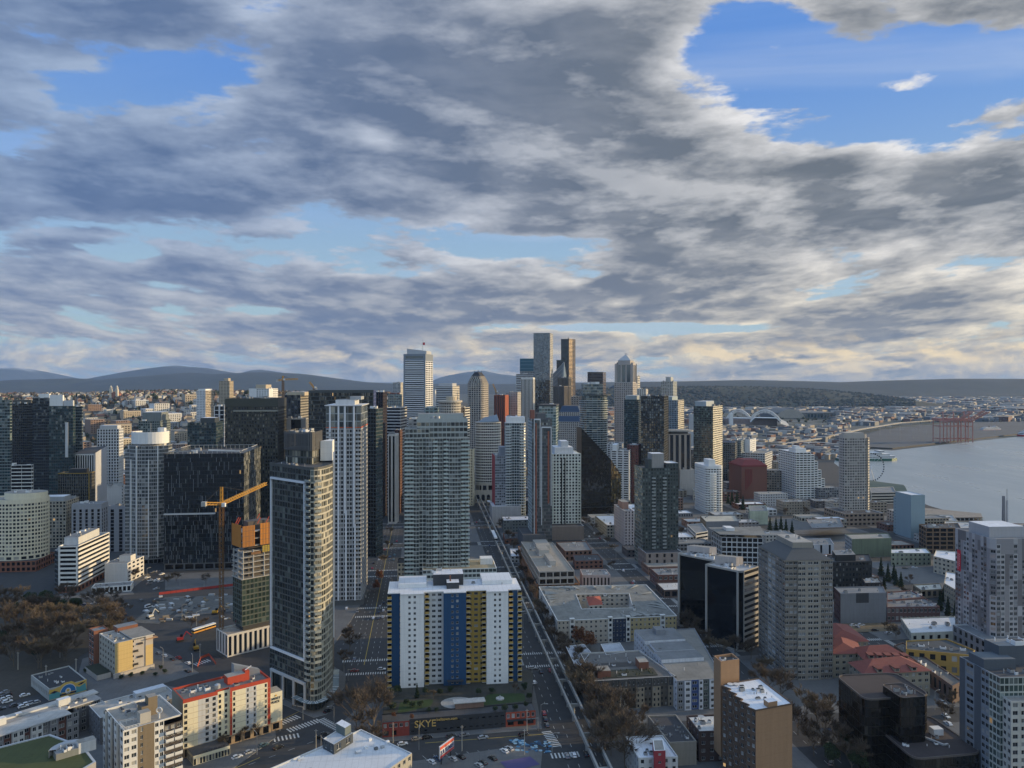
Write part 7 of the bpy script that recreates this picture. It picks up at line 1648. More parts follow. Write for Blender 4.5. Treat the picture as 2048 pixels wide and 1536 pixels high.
def rounded_office():
	GB=glass((.010,.009,.008),.04,(.05,.045,.035),ior=1.75,tilt=.03,lit=.001);RB=roofing((.055,.043,.042),'brown_roof',.2,.3);CP=flat((.13,.11,.10),.5,.1,'coping');FR=flat((.02,.018,.016),.4,.1,'dark_mullion')
	U_=rounded(roofpx([(1730,1400),(1862,1391),(1791,1346),(1671,1351)],30),4.5,5);Lw=rounded(roofpx([(1828,1519),(1968,1506),(1857,1430),(1749,1451)],15),5,5);Ov=rounded(roofpx([(1803,1397),(1855,1393),(1806,1366),(1762,1369)],33),2.2,5)
	B=Bld('dark_office',roofpx([(1730,1400),(1862,1391),(1791,1346),(1671,1351)],30),'low dark brown glass offices with round corners in two stepped roof levels','office building')
	for q,z,nm in ((U_,30,'roof'),(Lw,15,'lower_roof')):
		for i in range(len(q)):B.edge(q[i],q[(i+1)% len(q)],0,z,FR,GB,bw=1.6,fh=3.8,wr=.95,hr=.93,rec=.05)
		B.roof(q,z+.3,RB,.5,CP,nm,.35);b=MB();b.prism(inset(q,-.12),z-.4,z+.3,CP,top=False,bottom=True);b.build('coping',B.root)
	for i in range(len(Ov)):B.edge(Ov[i],Ov[(i+1)% len(Ov)],10,33,FR,GB,bw=1.6,fh=3.8,wr=.95,hr=.93,rec=.05)
	B.roof(Ov,33.2,RB,.5,CP,'upper_roof',.3)
	p=at(1868,1472,15);B.block('air_handler',line_poly(p,6,4.2,3.4),15,17.6,WHITE);b=MB();q0=at(1850,1475,15.3);q1=at(1888,1490,15.3);b.bar(q0,q1,.7,MET);b.bar(q0,at(1835,1463,15.3),.5,MET);b.bar(q1,at(1896,1488,15.3),.6,MET);b.build('duct',B.root);B.clutter(roofpx([(1800,1500),(1920,1500),(1880,1465),(1790,1470)],15),15,7,5,.6);B.clutter(roofpx([(1800,1396),(1850,1392),(1806,1370),(1770,1372)],33),32.7,7,6,.8);B.finish()
rounded_office()
def red_roofs():
	RT=wall((.19,.055,.045),.8,.2,.08,.3,'red_tile',fine=.15);TN=wall((.30,.27,.21),.85,.08,.1)
	for k,(pts,z,nd,lab)in enumerate((([(1728,1348),(1860,1341),(1806,1312),(1698,1325)],13,3,'nearest red tiled hipped roof of the tan flats, facing the dark offices'),([(1655,1308),(1722,1306),(1712,1282),(1648,1284)],13,1,'red tiled roof block right beside the taupe tower'),([(1728,1318),(1826,1320),(1772,1290),(1706,1296)],13.5,5,'long red tiled range with five dormers behind the nearest one'),([(1655,1284),(1736,1282),(1694,1250),(1630,1254)],13.5,5,'farthest red tiled range below the blank grey wall'))):
		P=roofpx(pts,z);B=Bld('red_roofed_flats',P,lab,'apartment building','red tiled flats');B.ring(P,0,z,S(TN,G_APT,bw=3.6,nf=4,wr=.5,hr=.5,frame=FRW));e=inset(P,-.7);r0,r1=e[0].lerp(e[3],.5).lerp(e[1].lerp(e[2],.5),.28),e[0].lerp(e[3],.5).lerp(e[1].lerp(e[2],.5),.72)
		if elen(P[0],P[1])< elen(P[1],P[2]):r0,r1=e[0].lerp(e[1],.5).lerp(e[3].lerp(e[2],.5),.28),e[0].lerp(e[1],.5).lerp(e[3].lerp(e[2],.5),.72);fcs=[(e[0],e[1],r0),(e[1],e[2],r1,r0),(e[2],e[3],r1),(e[3],e[0],r0,r1)]
		else:fcs=[(e[0],e[1],r1,r0),(e[1],e[2],r1),(e[2],e[3],r0,r1),(e[3],e[0],r0)]
		b=MB();zr=z+4.2
		for f_ in fcs:b.face([(*f_[0],z),(*f_[1],z)]+[(*p,zr)for p in f_[2:]],RT)
		b.build('tiled_roof',B.root);a,c=(e[0],e[1])if elen(P[0],P[1])>= elen(P[1],P[2])else (e[3],e[0])
		ax=math.degrees(math.atan2((c-a).y,(c-a).x));inw=Vector((-(c-a).y,(c-a).x)).normalized()
		for j in range(nd):p=a.lerp(c,(j+1)/(nd+1))+inw*2.6;m=MB();m.box((p.x,p.y,z+.3),(2.6,4.0,1.7),TN,ax);m.box((p.x,p.y,z+2.0),(3.1,4.6,.35),RT,ax);m.box((p.x-inw.x*2.05,p.y-inw.y*2.05,z+.8),(1.7,.1,1.0),G_APT,ax);m.build('dormer',B.root)
		B.finish()
red_roofs()
b_=low('concrete_building','block with a blank grey concrete wall and a dark notch in its top',[(1681,1187),(1772,1185),(1766,1172),(1668,1174)],20,wall((.20,.21,.23),.85,.12,.12,.2),None,ROOF_G,clutter=2,fin=False,specs=[S(wall((.20,.21,.23),.85,.12,.12,.2)),S(BRICK),S(BRICK),S(wall((.09,.05,.05)),G_APT,bw=3,nf=5,wr=.4,hr=.4)])
t_=(b_.P[1]-b_.P[0]).normalized();n_=Vector((t_.y,-t_.x));L_=elen(b_.P[0],b_.P[1]);m=MB();m.prism([b_.P[0]+t_*L_*.34+n_*.06,b_.P[0]+t_*L_*.62+n_*.06,b_.P[0]+t_*L_*.62,b_.P[0]+t_*L_*.34],13.5,20.02,BLK);m.build('dark_notch',b_.root);b_.finish()
b_=low('office_block','black mid rise with a stepped top left of the evergreen trees',[(1664,1124),(1744,1122),(1738,1108),(1654,1110)],27,wall((.022,.025,.028),.7,.1,.1),G_APT,ROOF_D,bw=2.6,nf=7,wr=.42,hr=.5,clutter=4,fin=False,cat='apartment building')
q_=sub(b_.P,.12,.62,.2,.9);b_.block('upper_storey',q_,26,31,wall((.022,.025,.028),.7,.1,.1),ROOF_G);b_.clutter(q_,31,7,2,.9);b_.finish()
low('brick_building','dark brick annex below the black mid rise',[(1730,1166),(1764,1165),(1756,1155),(1724,1156)],18,wall((.035,.032,.032)),G_APT,ROOF_T,bw=3,nf=4,wr=.4,hr=.45)
low('brick_building','long brick building with two grey roof bays and skylights, nearer bay',[(1774,1214),(1880,1213),(1850,1196),(1774,1200)],10,wall((.15,.09,.085),.9,.12,.12),G_APT,ROOF_G,bw=2.8,nf=2,wr=.66,hr=.5,clutter=9,frame=FRW)
low('brick_building','long brick building with two grey roof bays and skylights, farther bay',[(1774,1200),(1848,1194),(1822,1180),(1774,1184)],10.5,wall((.16,.08,.075),.9,.12,.12),G_APT,ROOF_G,bw=2.8,nf=2,wr=.66,hr=.5,clutter=6)
low('garage','low workshop with a half white, half tan roof behind the parking lot',[(1822,1266),(1918,1262),(1910,1232),(1802,1236)],6,wall((.40,.41,.37)),G_BLACK,roofing((.62,.63,.64),var=.3),bw=5,nf=1,wr=.4,hr=.4,clutter=5)
b_=low('market_building','building with a mustard yellow wall under a wide black flat roof',[(1812,1298),(1942,1310),(1950,1300),(1892,1277),(1812,1281)],12,wall((.36,.23,.06),.8,.08,.1),G_APT,roofing((.065,.075,.085)),bw=5,nf=2,wr=.5,hr=.5,clutter=7)
low('arcade_building','brick arcade running along the street, left of the slate glass tower',[(1905,1372),(1925,1362),(1806,1284),(1788,1290)],9,wall((.15,.10,.08),.9,.12,.15),G_BLACK,roofing((.13,.12,.11)),bw=4.4,nf=1,wr=.5,hr=.6,clutter=6)
def beige_tower():
	d=870;P=rectp(d,1688,1736,BELL,1675);R_=rounded(P,4,2);z1=top_z(869,d);B=Bld('apartment_tower',P,'tall beige grey tower with columns of balconies near the water','skyscraper');Wb=wall((.40,.37,.34),.8,.06,.1)
	B.ring(R_,8,z1,S(Wb,G_APT,bw=3.0,fh=3.0,wr=.62,hr=.56,rec=.4,mt=4));B.roof(R_,z1,ROOF_G,1,Wb);q=[P[1],P[1]+Vector((4,5)),P[2]+Vector((2,0)),P[2]];B.ring(q,8,z1-4,S(wall((.52,.47,.40)),G_APT,bw=3,fh=3,wr=.9,hr=.5,rec=.6));B.roof(q,z1-4,ROOF_G,.5,Wb,'side_roof');B.block('roof_slab',inset(P,3),z1-1,z1+1.6,Wb)
	pd=rect(846,1690,1768,BELL,44);B.ring(pd,0,14,S(wall((.26,.20,.155),.9,.1,.12),G_BLACK,bw=5,nf=3,wr=.6,hr=.45));B.roof(pd,14,ROOF_D,.8,LGRY,'podium_roof');B.clutter(pd,13.2,6,4,1.2);B.finish(False)
beige_tower()
b_=tower_l('apartment_tower','pale blue tower with tiny windows and a taller front fin',795,1808,1823,998,BELL,1787,sp(wall((.26,.34,.38),.75,.05,.08),G_BLACK,6,3.1,.22,.3,.1),near=False,fin=False,cat='apartment building',roofm=ROOF_W)
q_=rect(780,1822,1850,BELL,26);b_.ring(q_,0,top_z(990,780),S(wall((.25,.33,.37),.75,.05,.08)));b_.roof(q_,top_z(990,780),ROOF_W,.6,LGRY,'fin_roof');b_.finish(False)
low('office_block','brown office with bronze piers and large dark windows right of the pale blue tower',[(1852,1056),(1922,1056),(1916,1046),(1838,1048)],24,wall((.17,.11,.07),.8,.1,.1),G_BLACK,ROOF_D,bw=6,nf=6,wr=.82,hr=.72,clutter=8,big=1.3,cat='office building',near=False,rec=.4)
def terraced():
	d=1040;P=rectp(d,1592,1622,BELL,1557);z1=top_z(905,d);B=Bld('apartment_block',P,'white ziggurat apartment block stepping down to the right near the water','apartment building');Wt=wall((.68,.68,.66),.8,.05,.08);s=S(Wt,G_BLACK,bw=5,fh=3.2,wr=.86,hr=.5,rec=.9);B.ring(P,0,z1,s);B.roof(P,z1,ROOF_W,.8,Wt)
	V=(P[3]-P[0]);U=(P[1]-P[0]).normalized()
	for k in range(4):q=[P[1]+U*(k*5),P[1]+U*(k*5+5),P[2]+U*(k*5+5)-V*.2,P[2]+U*(k*5)-V*.2];z=z1-(3 if k== 0 else 12+(k-1)*12);B.ring(q,0,z,S(Wt,G_BLACK,nb=1,fh=3.2,wr=.8,hr=.5,rec=.9));B.roof(q,z,ROOF_W,.5,Wt,'terrace')
	B.block('plant_room',sub(P,.1,.8,.1,.5),z1-.8,z1+5,Wt,ROOF_W);B.block('lift_head',sub(P,.2,.5,.2,.4),z1+5,z1+8,Wt,ROOF_W);B.finish(False)
terraced()
def red_block():
	d=1040;P=rectp(d,1483,1534,BELL,1458);z1=top_z(931,d);B=Bld('exchange_building',P,'windowless red brown block with a shallow red hipped roof','building');RB=wall((.17,.075,.055),.85,.06,.08);R2=wall((.19,.035,.035),.8,.05,.05);B.ring(P,0,z1,S(RB));q=inset(P,9);b=MB();zt=top_z(921,d)
	for i in range(4):j=(i+1)% 4;b.face([(*P[i],z1),(*P[j],z1),(*q[j],zt),(*q[i],zt)],R2)
	b.face([(*p,zt)for p in q],R2);b.build('hipped_roof',B.root);t=(P[1]-P[0]).normalized();n=Vector((t.y,-t.x));L=elen(P[0],P[1])
	for k in range(5):a=P[0]+t*L*(.15+.06*k);b=MB();b.prism([a+n*.5,a+t*1.0+n*.5,a+t*1.0,a],12+k*2.5,z1-5,R2);b.build('wall_rib',B.root)
	b=MB();b.prism(inset(P,-.4),z1-2,z1+.02,R2,top=False,bottom=True);b.build('cornice',B.root);B.finish(False)
red_block()
def white_rounded():
	d=925;P=rectp(d,1412,1440,BELL,1387);R_=rounded([P[0],P[1]+(P[1]-P[0]).normalized()*5,P[2],P[3]],6,3);z1=top_z(932,d);B=Bld('apartment_tower',P,'bright white tower with bowed black balcony bands in front of the red brown block','apartment building');Wt=wall((.74,.74,.72),.8,.04,.06);B.ring(R_,0,z1,S(Wt,G_BLACK,bw=4,fh=2.95,wr=.74,hr=.52,rec=.9,mt=3));B.roof(R_,z1,ROOF_W,1,Wt);B.block('lift_head',sub(P,.3,.75,.1,.5),z1-1,z1+7,Wt,ROOF_W)
	t=(P[1]-P[0]).normalized();n=Vector((t.y,-t.x));L=elen(P[0],P[1]);b=MB();k=0
	while k*2.95 < z1-8:pts=[P[0]+t*L*(.25+.5*s/6)+n*(1.5*math.sin(math.pi*s/6)+.1)for s in range(7)];b.prism(pts+[P[0]+t*L*.75,P[0]+t*L*.25],k*2.95,k*2.95+1.1,Wt,bottom=True);k+= 1
	tag(b.build('balcony',B.root),kind='stuff');B.finish(False)
white_rounded()
b_=low('office_building','modern white framed building with dark panes and an oversailing louvred roof',[(1443,1074),(1526,1076),(1516,1060),(1423,1062)],25.5,wall((.50,.52,.54),.6,.05,.08),G_BLACK,roofing((.22,.22,.22)),bw=4.2,nf=6,wr=.84,hr=.78,clutter=6,fin=False,near=False,rec=.5,cat='office building')
m=MB();m.prism(inset(b_.P,-2.2),28.0,28.4,wall((.36,.37,.38),.6),bottom=True,top=roofing((.20,.20,.19),var=.6));m.build('canopy_roof',b_.root);b_.block('roof_box',sub(b_.P,.25,.45,.5,.9),28.4,31,WHITE);b_.finish(False)
low('apartment_block','grey metal clad block with yellow edge strips below the white tower',[(1412,1043),(1478,1042),(1470,1030),(1400,1031)],17,wall((.17,.18,.20),.6,.05,.1),None,roofing((.44,.41,.34)),clutter=5,specs=[S(wall((.17,.18,.20),.6,.05,.1)),S(YELP),S(GRY),S(wall((.25,.21,.15)),G_APT,bw=3,nf=5,wr=.5,hr=.5)])
low('parking_garage','white parking garage with open decks left of the modern framed building',[(1392,1066),(1416,1062),(1404,1046),(1374,1049)],14,wall((.52,.52,.51)),G_BLACK,ROOF_G,nf=4,bw=30,wr=.97,hr=.5,clutter=0,rec=.8)
low('mural_block','block with a pale green leaf patterned wall left of the tall evergreens',[(1500,1022),(1536,1022),(1532,1010),(1497,1011)],15,wall((.40,.44,.34),.85,.35,.3,.15),None,ROOF_G,clutter=3)
low('apartment_block','white and slate block with a green edged roof behind the hip roofed tower',[(1600,1090),(1668,1088),(1660,1076),(1590,1078)],14,wall((.40,.42,.46)),G_BLACK,ROOF_G,bw=9,nf=1,wr=.25,hr=.9,clutter=5)
low('brick_building','brick building with a blue and yellow painted end wall and red roof plant',[(1624,1056),(1688,1054),(1680,1036),(1612,1038)],13,wall((.34,.26,.23)),G_APT,ROOF_G,bw=4,nf=3,wr=.4,hr=.4,clutter=9,specs=[S(wall((.34,.26,.23))),S(BRICK),S(BRICK),S(GRY,G_APT,bw=4,nf=3)],fin=False)
low('apartment_block','olive and cream panelled block near the evergreen trees',[(1704,1078),(1783,1076),(1776,1066),(1690,1068)],17,wall((.14,.17,.12)),None,ROOF_T,clutter=4,specs=[S(wall((.14,.17,.12))),S(wall((.14,.17,.12))),S(GRY),S(GRY,G_APT,bw=3.4,nf=5)])
low('apartment_block','cream flats with a white roof left of the panelled tower',[(1867,1112),(1936,1128),(1930,1104),(1872,1100)],14,wall((.48,.43,.34)),G_APT,ROOF_W,bw=4,nf=4,wr=.5,hr=.45,clutter=4)
low('apartment_block','sage green flats with white bays behind the parking spaces',[(1782,1106),(1862,1106),(1852,1096),(1782,1098)],11,wall((.24,.26,.20)),G_APT,ROOF_W,bw=4,nf=3,wr=.4,hr=.45,clutter=6,frame=FRW)
low('apartment_block','blue mansard flats between the cream flats and the panelled tower',[(1888,1166),(1930,1190),(1936,1150),(1892,1142)],14,wall((.36,.31,.23)),G_APT,ROOF_W,bw=3.4,nf=4,wr=.45,hr=.5,clutter=2,frame=FRW)
low('shop','small tan shop with a flat pale roof at the crossing by the evergreens',[(1842,1180),(1886,1178),(1880,1166),(1826,1169)],6,wall((.30,.24,.17)),G_BLACK,roofing((.52,.49,.42)),bw=4,nf=1,wr=.6,hr=.6,clutter=4,cat='shop')
low('parking_garage','cream open deck garage by the water left of the pale blue tower',[(1742,985),(1792,984),(1786,973),(1740,975)],15,wall((.50,.46,.40)),G_BLACK,ROOF_G,nf=4,bw=40,wr=.97,hr=.5,clutter=0,rec=.8,near=False)
# ------------------------------------------------------------------ near ground: streets on the left, garden, monorail, site, trees, cars
def px_poly(pts,z=0.0):return [at(x,y,z)for x,y in pts]
pavement(px_poly([(-120,1700),(352,1580),(470,1535),(552,1475),(548,1438),(480,1390),(330,1372),(240,1375),(90,1425),(-120,1490)]))
pavement(px_poly([(540,1398),(628,1436),(655,1428),(690,1372),(692,1348),(640,1316),(545,1334)]))
pavement(px_poly([(150,1372),(215,1392),(330,1366),(398,1346),(345,1312),(285,1284),(165,1318)]))
pavement(px_poly([(660,1300),(700,1245),(738,1180),(720,1175),(640,1225)]))
pavement(px_poly([(690,1470),(765,1484),(1084,1458),(1068,1372),(770,1392),(735,1398),(690,1440)]))
pavement(px_poly([(505,1560),(835,1522),(1040,1492),(1085,1500),(1075,1600),(500,1690)]))
pavement(px_poly([(180,1196),(268,1188),(262,1178),(300,1150),(215,1158),(100,1196)]))
pavement(px_poly([(330,1180),(530,1172),(525,1150),(520,1140),(330,1148)]))
def soil(name,pts,m,z=.16,kind='structure'):b=MB();b.face([(p.x,p.y,z)for p in px_poly(pts)],m);return tag(b.build(name),kind=kind)
EARTH=roofing((.05,.043,.033),'soil',.5,.6);RUB=roofing((.13,.125,.115),'rubble',.35,.9);LAWN=roofing((.03,.055,.014),'lawn',.6,.3)
soil('park_ground',[(-150,1450),(90,1385),(160,1312),(250,1265),(245,1215),(110,1196),(-150,1230)],EARTH)
soil('construction_ground',[(262,1246),(318,1248),(372,1206),(378,1192),(330,1195)],RUB);soil('construction_ground',[(345,1236),(470,1222),(470,1190),(392,1193)],RUB,.162);soil('construction_ground',[(375,1300),(450,1318),(462,1262),(400,1262)],EARTH,.164);soil('vacant_lot',[(1690,1266),(1800,1262),(1790,1246),(1680,1248)],roofing((.17,.13,.08),'dry_grass',.5,.6),.3)
for a,c in (((575,1462),(640,1440)),((545,1480),(600,1470)),((640,1438),(685,1462)),((548,1452),(598,1432)),((388,1330),(420,1320))):crosswalk(at(*a),at(*c),4.5,.7,1.5)
for a,c in (((1092,1462),(1114,1494)),((1100,1512),(1160,1508))):crosswalk(at(*a),at(*c),4.5,.7,1.5)
for a,c in (((430,1536),(600,1466)),((455,1545),(640,1478)),((680,1300),(720,1230))):dashes(at(*a),at(*c))
for a,c in (((380,1575),(520,1515)),((560,1442),(600,1422)),((850,1486),(1090,1468))):dashes(at(*a),at(*c),300,0,.3,ymarks,YEL)
for k in range(9):
	for (x0,y0,x1,y1)in ((845+22*k,1512-2*k,865+24*k,1530-2*k),):stripe(at(x0,y0),at(x1,y1),.14,z=.165)
b=MB();MURB=[flat(c,.8,0,'street_paint')for c in ((.06,.19,.33),(.28,.42,.50),(.02,.06,.12))];r_=random.Random(3)
for k in range(90):p=at(r_.uniform(1020,1102),r_.uniform(1480,1506));s_=r_.uniform(.5,1.1);b.face([(p.x+s_*math.cos(a*1.05),p.y+s_*math.sin(a*1.05),.17+k*.0004)for a in range(6)],MURB[k % 3])
tag(b.build('painted_pavement'),kind='structure')
soil('sport_court',[(1020,1545),(1080,1530),(1060,1514),(1000,1525)],flat((.07,.06,.16),.8),.3)
# --- garden wall with lettering
def garden_wall():
	A,C_=Vector(at(765,1476)[:2]),Vector(at(1071,1450)[:2]);t=(C_-A);L=t.length;t /= L;n=Vector((t.y,-t.x));bk=-n;f=lambda u,v:A+t*u+bk*v;h=7.4
	B=Bld('garden_wall_building',[f(0,0),f(L,0),f(L,8),f(0,8)],'long black street building with red ends and gold lettering below the garden','building');RD=wall((.26,.05,.035),.8,.1,.12);DK=wall((.035,.037,.042),.75,.15,.15);G2=glass((.01,.012,.014),.1,(.1,.1,.1),lit=0)
	u1,u2=L*.17,L*.80;B.edge(f(0,0),f(u1,0),3.6,h-.6,RD,G_APT,nb=5,nf=1,wr=.6,hr=.55,frame=FRW,rec=.15);B.edge(f(0,0),f(u1,0),0,3.6,RD,G_BLACK,nb=2,nf=1,wr=.6,hr=.6,mr=5);B.edge(f(u1,0),f(u2,0),0,h,DK,G2,nb=15,nf=2,wr=.5,hr=.18,rec=.1);B.edge(f(u2,0),f(L,0),3.4,h-.5,wall((.36,.075,.04),.8),G_APT,nb=6,nf=1,wr=.6,hr=.55,frame=FRW,rec=.15);B.edge(f(u2,0),f(L,0),0,3.4,wall((.36,.075,.04),.8),G_BLACK,nb=3,nf=1,wr=.6,hr=.5);B.edge(f(L,0),f(L,8),0,h-.5,RD,None);B.edge(f(0,8),f(0,0),0,h-.6,RD,None);B.edge(f(L,8),f(0,8),0,h,DK,None)
	b=MB();b.prism([f(u2+.5,-1.3),f(L-.5,-1.3),f(L-.5,-.02),f(u2+.5,-.02)],3.0,3.5,DK,bottom=True);b.prism([f(.5,-1.1),f(u1*.5,-1.1),f(u1*.5,-.02),f(.5,-.02)],3.0,3.5,DK,bottom=True)if False else None;b.build('awning',B.root);b=MB();b.face([(*p,h-.62)for p in (f(0,0),f(L,0),f(L,8),f(0,8))],ROOF_D);b.build('roof',B.root)
	GO=flat((.62,.42,.14),.5,.1,'gold_letter');put_text('lettering','SKYE',4.4,GO,(*f(u1+2.2,-.15),3.4),(t.x,t.y,0),(0,0,1),B.root,.1,fit=9.6);put_text('lettering','belltown.com',1.7,GO,(*f(u1+12.2,-.15),5.7),(t.x,t.y,0),(0,0,1),B.root,.08,fit=9.4);B.finish()
	g=MB();P=[f(0,8),f(L,8),bell(383,74),bell(386,9)];pz=[f(.2,8.02),f(L-.2,8.02),Vector((13,384)),Vector((-66,392))];pz[2]=Vector(at(1066,1376,7)[:2]);pz[3]=Vector(at(772,1388,7)[:2]);g.prism([pz[0],pz[1],Vector(at(1066,1340,7)[:2]),Vector(at(772,1352,7)[:2])],0,7.0,DK,top=roofing((.045,.045,.038),'garden_soil',.6,.5));tag(g.build('garden_terrace'),kind='structure')
	for pts in ([(795,1428),(862,1412),(868,1398),(800,1404)],[(960,1412),(1052,1402),(1048,1386),(975,1388)]):m=MB();m.face([(p.x,p.y,7.03)for p in rounded([Vector(at(x,y,7)[:2])for x,y in pts],2.5,4)],LAWN);tag(m.build('lawn'),kind='stuff')
	e=ellipse(at(916,1406,7).x,at(916,1406,7).y,8.2,6.6,30);m=MB();m.prism(e,7.0,7.12,roofing((.34,.33,.31),'terrace_paving',.6,.3));tag(m.build('terrace'),kind='structure');c=at(1000,1398,7)
	fo=thing('fountain',(c.x,c.y,7),'small round stone fountain on the lawn of the raised garden','fountain');m=MB();m.cyl((c.x,c.y,7.03),2.0,.5,CONC,18);m.build('basin',fo);m=MB();m.cyl((c.x,c.y,7.5),.35,1.3,CONC,10,r2=.2);m.build('column',fo)
	c=at(935,1424,7);pv=thing('garden_pavilion',(c.x,c.y,7),'low garden pavilion with a ribbed metal roof behind the black wall','pavilion');m=MB();q=[f(L*.47,7),f(L*.68,7),f(L*.68,12),f(L*.47,12)];m.prism(q,9.6,9.9,wall((.42,.42,.40),.5),bottom=True)
	for k in range(22):a=q[0].lerp(q[1],k/21);d_=q[3].lerp(q[2],k/21);m.bar((*a,9.95),(*d_,9.95),.12,LGRY)
	m.build('roof',pv);m=MB();m.prism(inset(q,.7),7.0,9.6,wall((.2,.13,.1)));m.build('wall',pv)
garden_wall()
# --- monorail
def monorail():
	T=thing('monorail_track',bell(200,70),'elevated concrete monorail track with twin beams along the avenue','monorail');CB=wall((.27,.265,.25),.9,.12,.15)
	for dv in (-2.6,2.6):
		b=MB();b.prism([bell(180,70+dv-.45),bell(180,70+dv+.45),bell(1120,71+dv+.45),bell(1120,71+dv-.45)],8.2,9.9,CB,bottom=True);b.build('beam',T)
	for u in range(206,1110,30):b=MB();p=bell(u,70.3);b.cyl((p.x,p.y,0),.7,7.0,CB,10);b.box((p.x,p.y,7.0),(6.4,1.0,1.2),CB,BELL);b.build('pillar',T)
	p=bell(735,68.2);M_=thing('monorail_train',p,'white monorail train far up the elevated track','train');b=MB()
	for k in range(2):
		b2=MB();u0=722+k*18;q=[bell(u0,66.9),bell(u0,69.7),bell(u0+17.4,69.7),bell(u0+17.4,66.9)];b2.prism(q,9.95,10.5,BLK,bottom=True);b2.prism(q,11.3,12.6,WHITE,top=WHITE);b2.prism(inset(q,.05),10.5,11.3,G_BLACK,top=False);b2.build('car',M_)
monorail()
# --- construction tower and tower crane
def site():
	p=Vector(at(455,1315)[:2]);P=nsr(p,34,16);B=Bld('unfinished_tower',P,'unfinished tower with open concrete floors and orange netting above a striped base','building under construction');WS=wall((.60,.58,.54),.7,.06,.1)
	B.edge(P[1],P[2],0,13,WS,G_NAVY,nb=11,nf=1,wr=.55,hr=.9,rec=.4,mt=.6);B.edge(P[0],P[1],0,13,WS,G_NAVY,nb=4,nf=1,wr=.6,hr=.9,rec=.4);B.edge(P[2],P[3],0,13,WS,None);B.edge(P[3],P[0],0,13,WS,None);B.roof(P,13,roofing((.36,.3,.24),'deck',.4,.6),.6,WS)
	n=Vector(atd(484,1100,452)[:2]);Q=nsr(n,27,13);gz=glass((.03,.05,.045),.1,(.12,.16,.14),ior=1.8,lit=0);m2=wall((.09,.11,.10),.6)
	B.ring(Q,15.5,43,S(m2,gz,bw=2.4,fh=3.2,wr=.82,hr=.74,rec=.1));B.edge(Q[0]-NU*.02,Q[1]-NU*.02,13,13.1,m2,None);b=MB();b.prism([p_ for p_ in inset(Q,1.2)],13,15.5,BLK);b.build('recessed_storey',B.root)
	for k in range(1,7):b=MB();b.prism(inset(Q,-.5 if k < 6 else 0),43+(k-1)*3.15,43.4+(k-1)*3.15,CONC,bottom=True);b.build('floor_slab',B.root)
	for a in (.02,.25,.5,.75,.98):q0=Q[1].lerp(Q[2],a);b=MB();b.bar((*q0,43.4),(*q0,60),.8,CONC);b.build('column',B.root)
	for a in (.1,.6):q0=Q[0].lerp(Q[1],a);b=MB();b.bar((*q0,43.4),(*q0,60),.8,CONC);b.build('column',B.root)
	b=MB();b.prism(sub(Q,.2,.7,.2,.7),43,76,wall((.10,.09,.085),.9));b.build('core_wall',B.root)
	ON=wall((.50,.20,.035),.8,.12,.1,.5,'orange_netting');YN=wall((.42,.33,.05),.8,.1,.1,.5,'yellow_netting')
	for (a0,a1,z0,z1,m)in ((.0,.28,62,74.5,ON),(.4,1.0,62,75,ON),(.45,1.0,57.5,61.5,YN),(.2,.42,57,58.5,ON)):q0,q1=Q[1].lerp(Q[2],a0),Q[1].lerp(Q[2],a1);e=Vector((NU.x,NU.y))*.7;b=MB();b.prism([q0+e,q1+e,q1+e*.7,q0+e*.7],z0,z1,m,bottom=True);[b.prism([q0.lerp(q1,k/9)+e*1.12,q0.lerp(q1,k/9)+NV*.22+e*1.12,q0.lerp(q1,k/9)+NV*.22+e,q0.lerp(q1,k/9)+e],z0,z1,BRN)for k in range(9)];[b.prism([q0+e*1.08,q1+e*1.08,q1+e,q0+e],z0+(z1-z0)*j/4,z0+(z1-z0)*j/4+.18,BRN,bottom=True)for j in range(4)];b.build('netting',B.root)
	e0,e1=Q[0]-NV*.7,Q[1]-NV*.7;b=MB();b.prism([e0,e1,e1+NV*.2,e0+NV*.2],62,75,ON,bottom=True);b.build('netting',B.root)
	for k in range(3):b=MB();b.prism(Q,62+k*4.2,62.4+k*4.2,CONC,bottom=True);b.build('floor_slab',B.root)
	b=MB()
	for k in range(7):q0=Q[k % 4].lerp(Q[(k+1)% 4],.3+.05*k);b.bar((*q0,75),(*(q0+NV*2),78.5),.35,flat((.42,.06,.04),.7))
	b.build('scaffold',B.root);b=MB();q0=Q[2]-NV*6;b.bar((*q0,75),(*q0,81),.7,flat((.05,.35,.03),.6));b.bar((*q0,81),(*(q0+NV*3),79),.5,flat((.05,.35,.03),.6));b.build('concrete_boom',B.root);B.finish()
site()
CRN=flat((.58,.30,.04),.55,.1,'crane_paint');CRD=flat((.20,.10,.03),.6,.1,'crane_mast_paint')
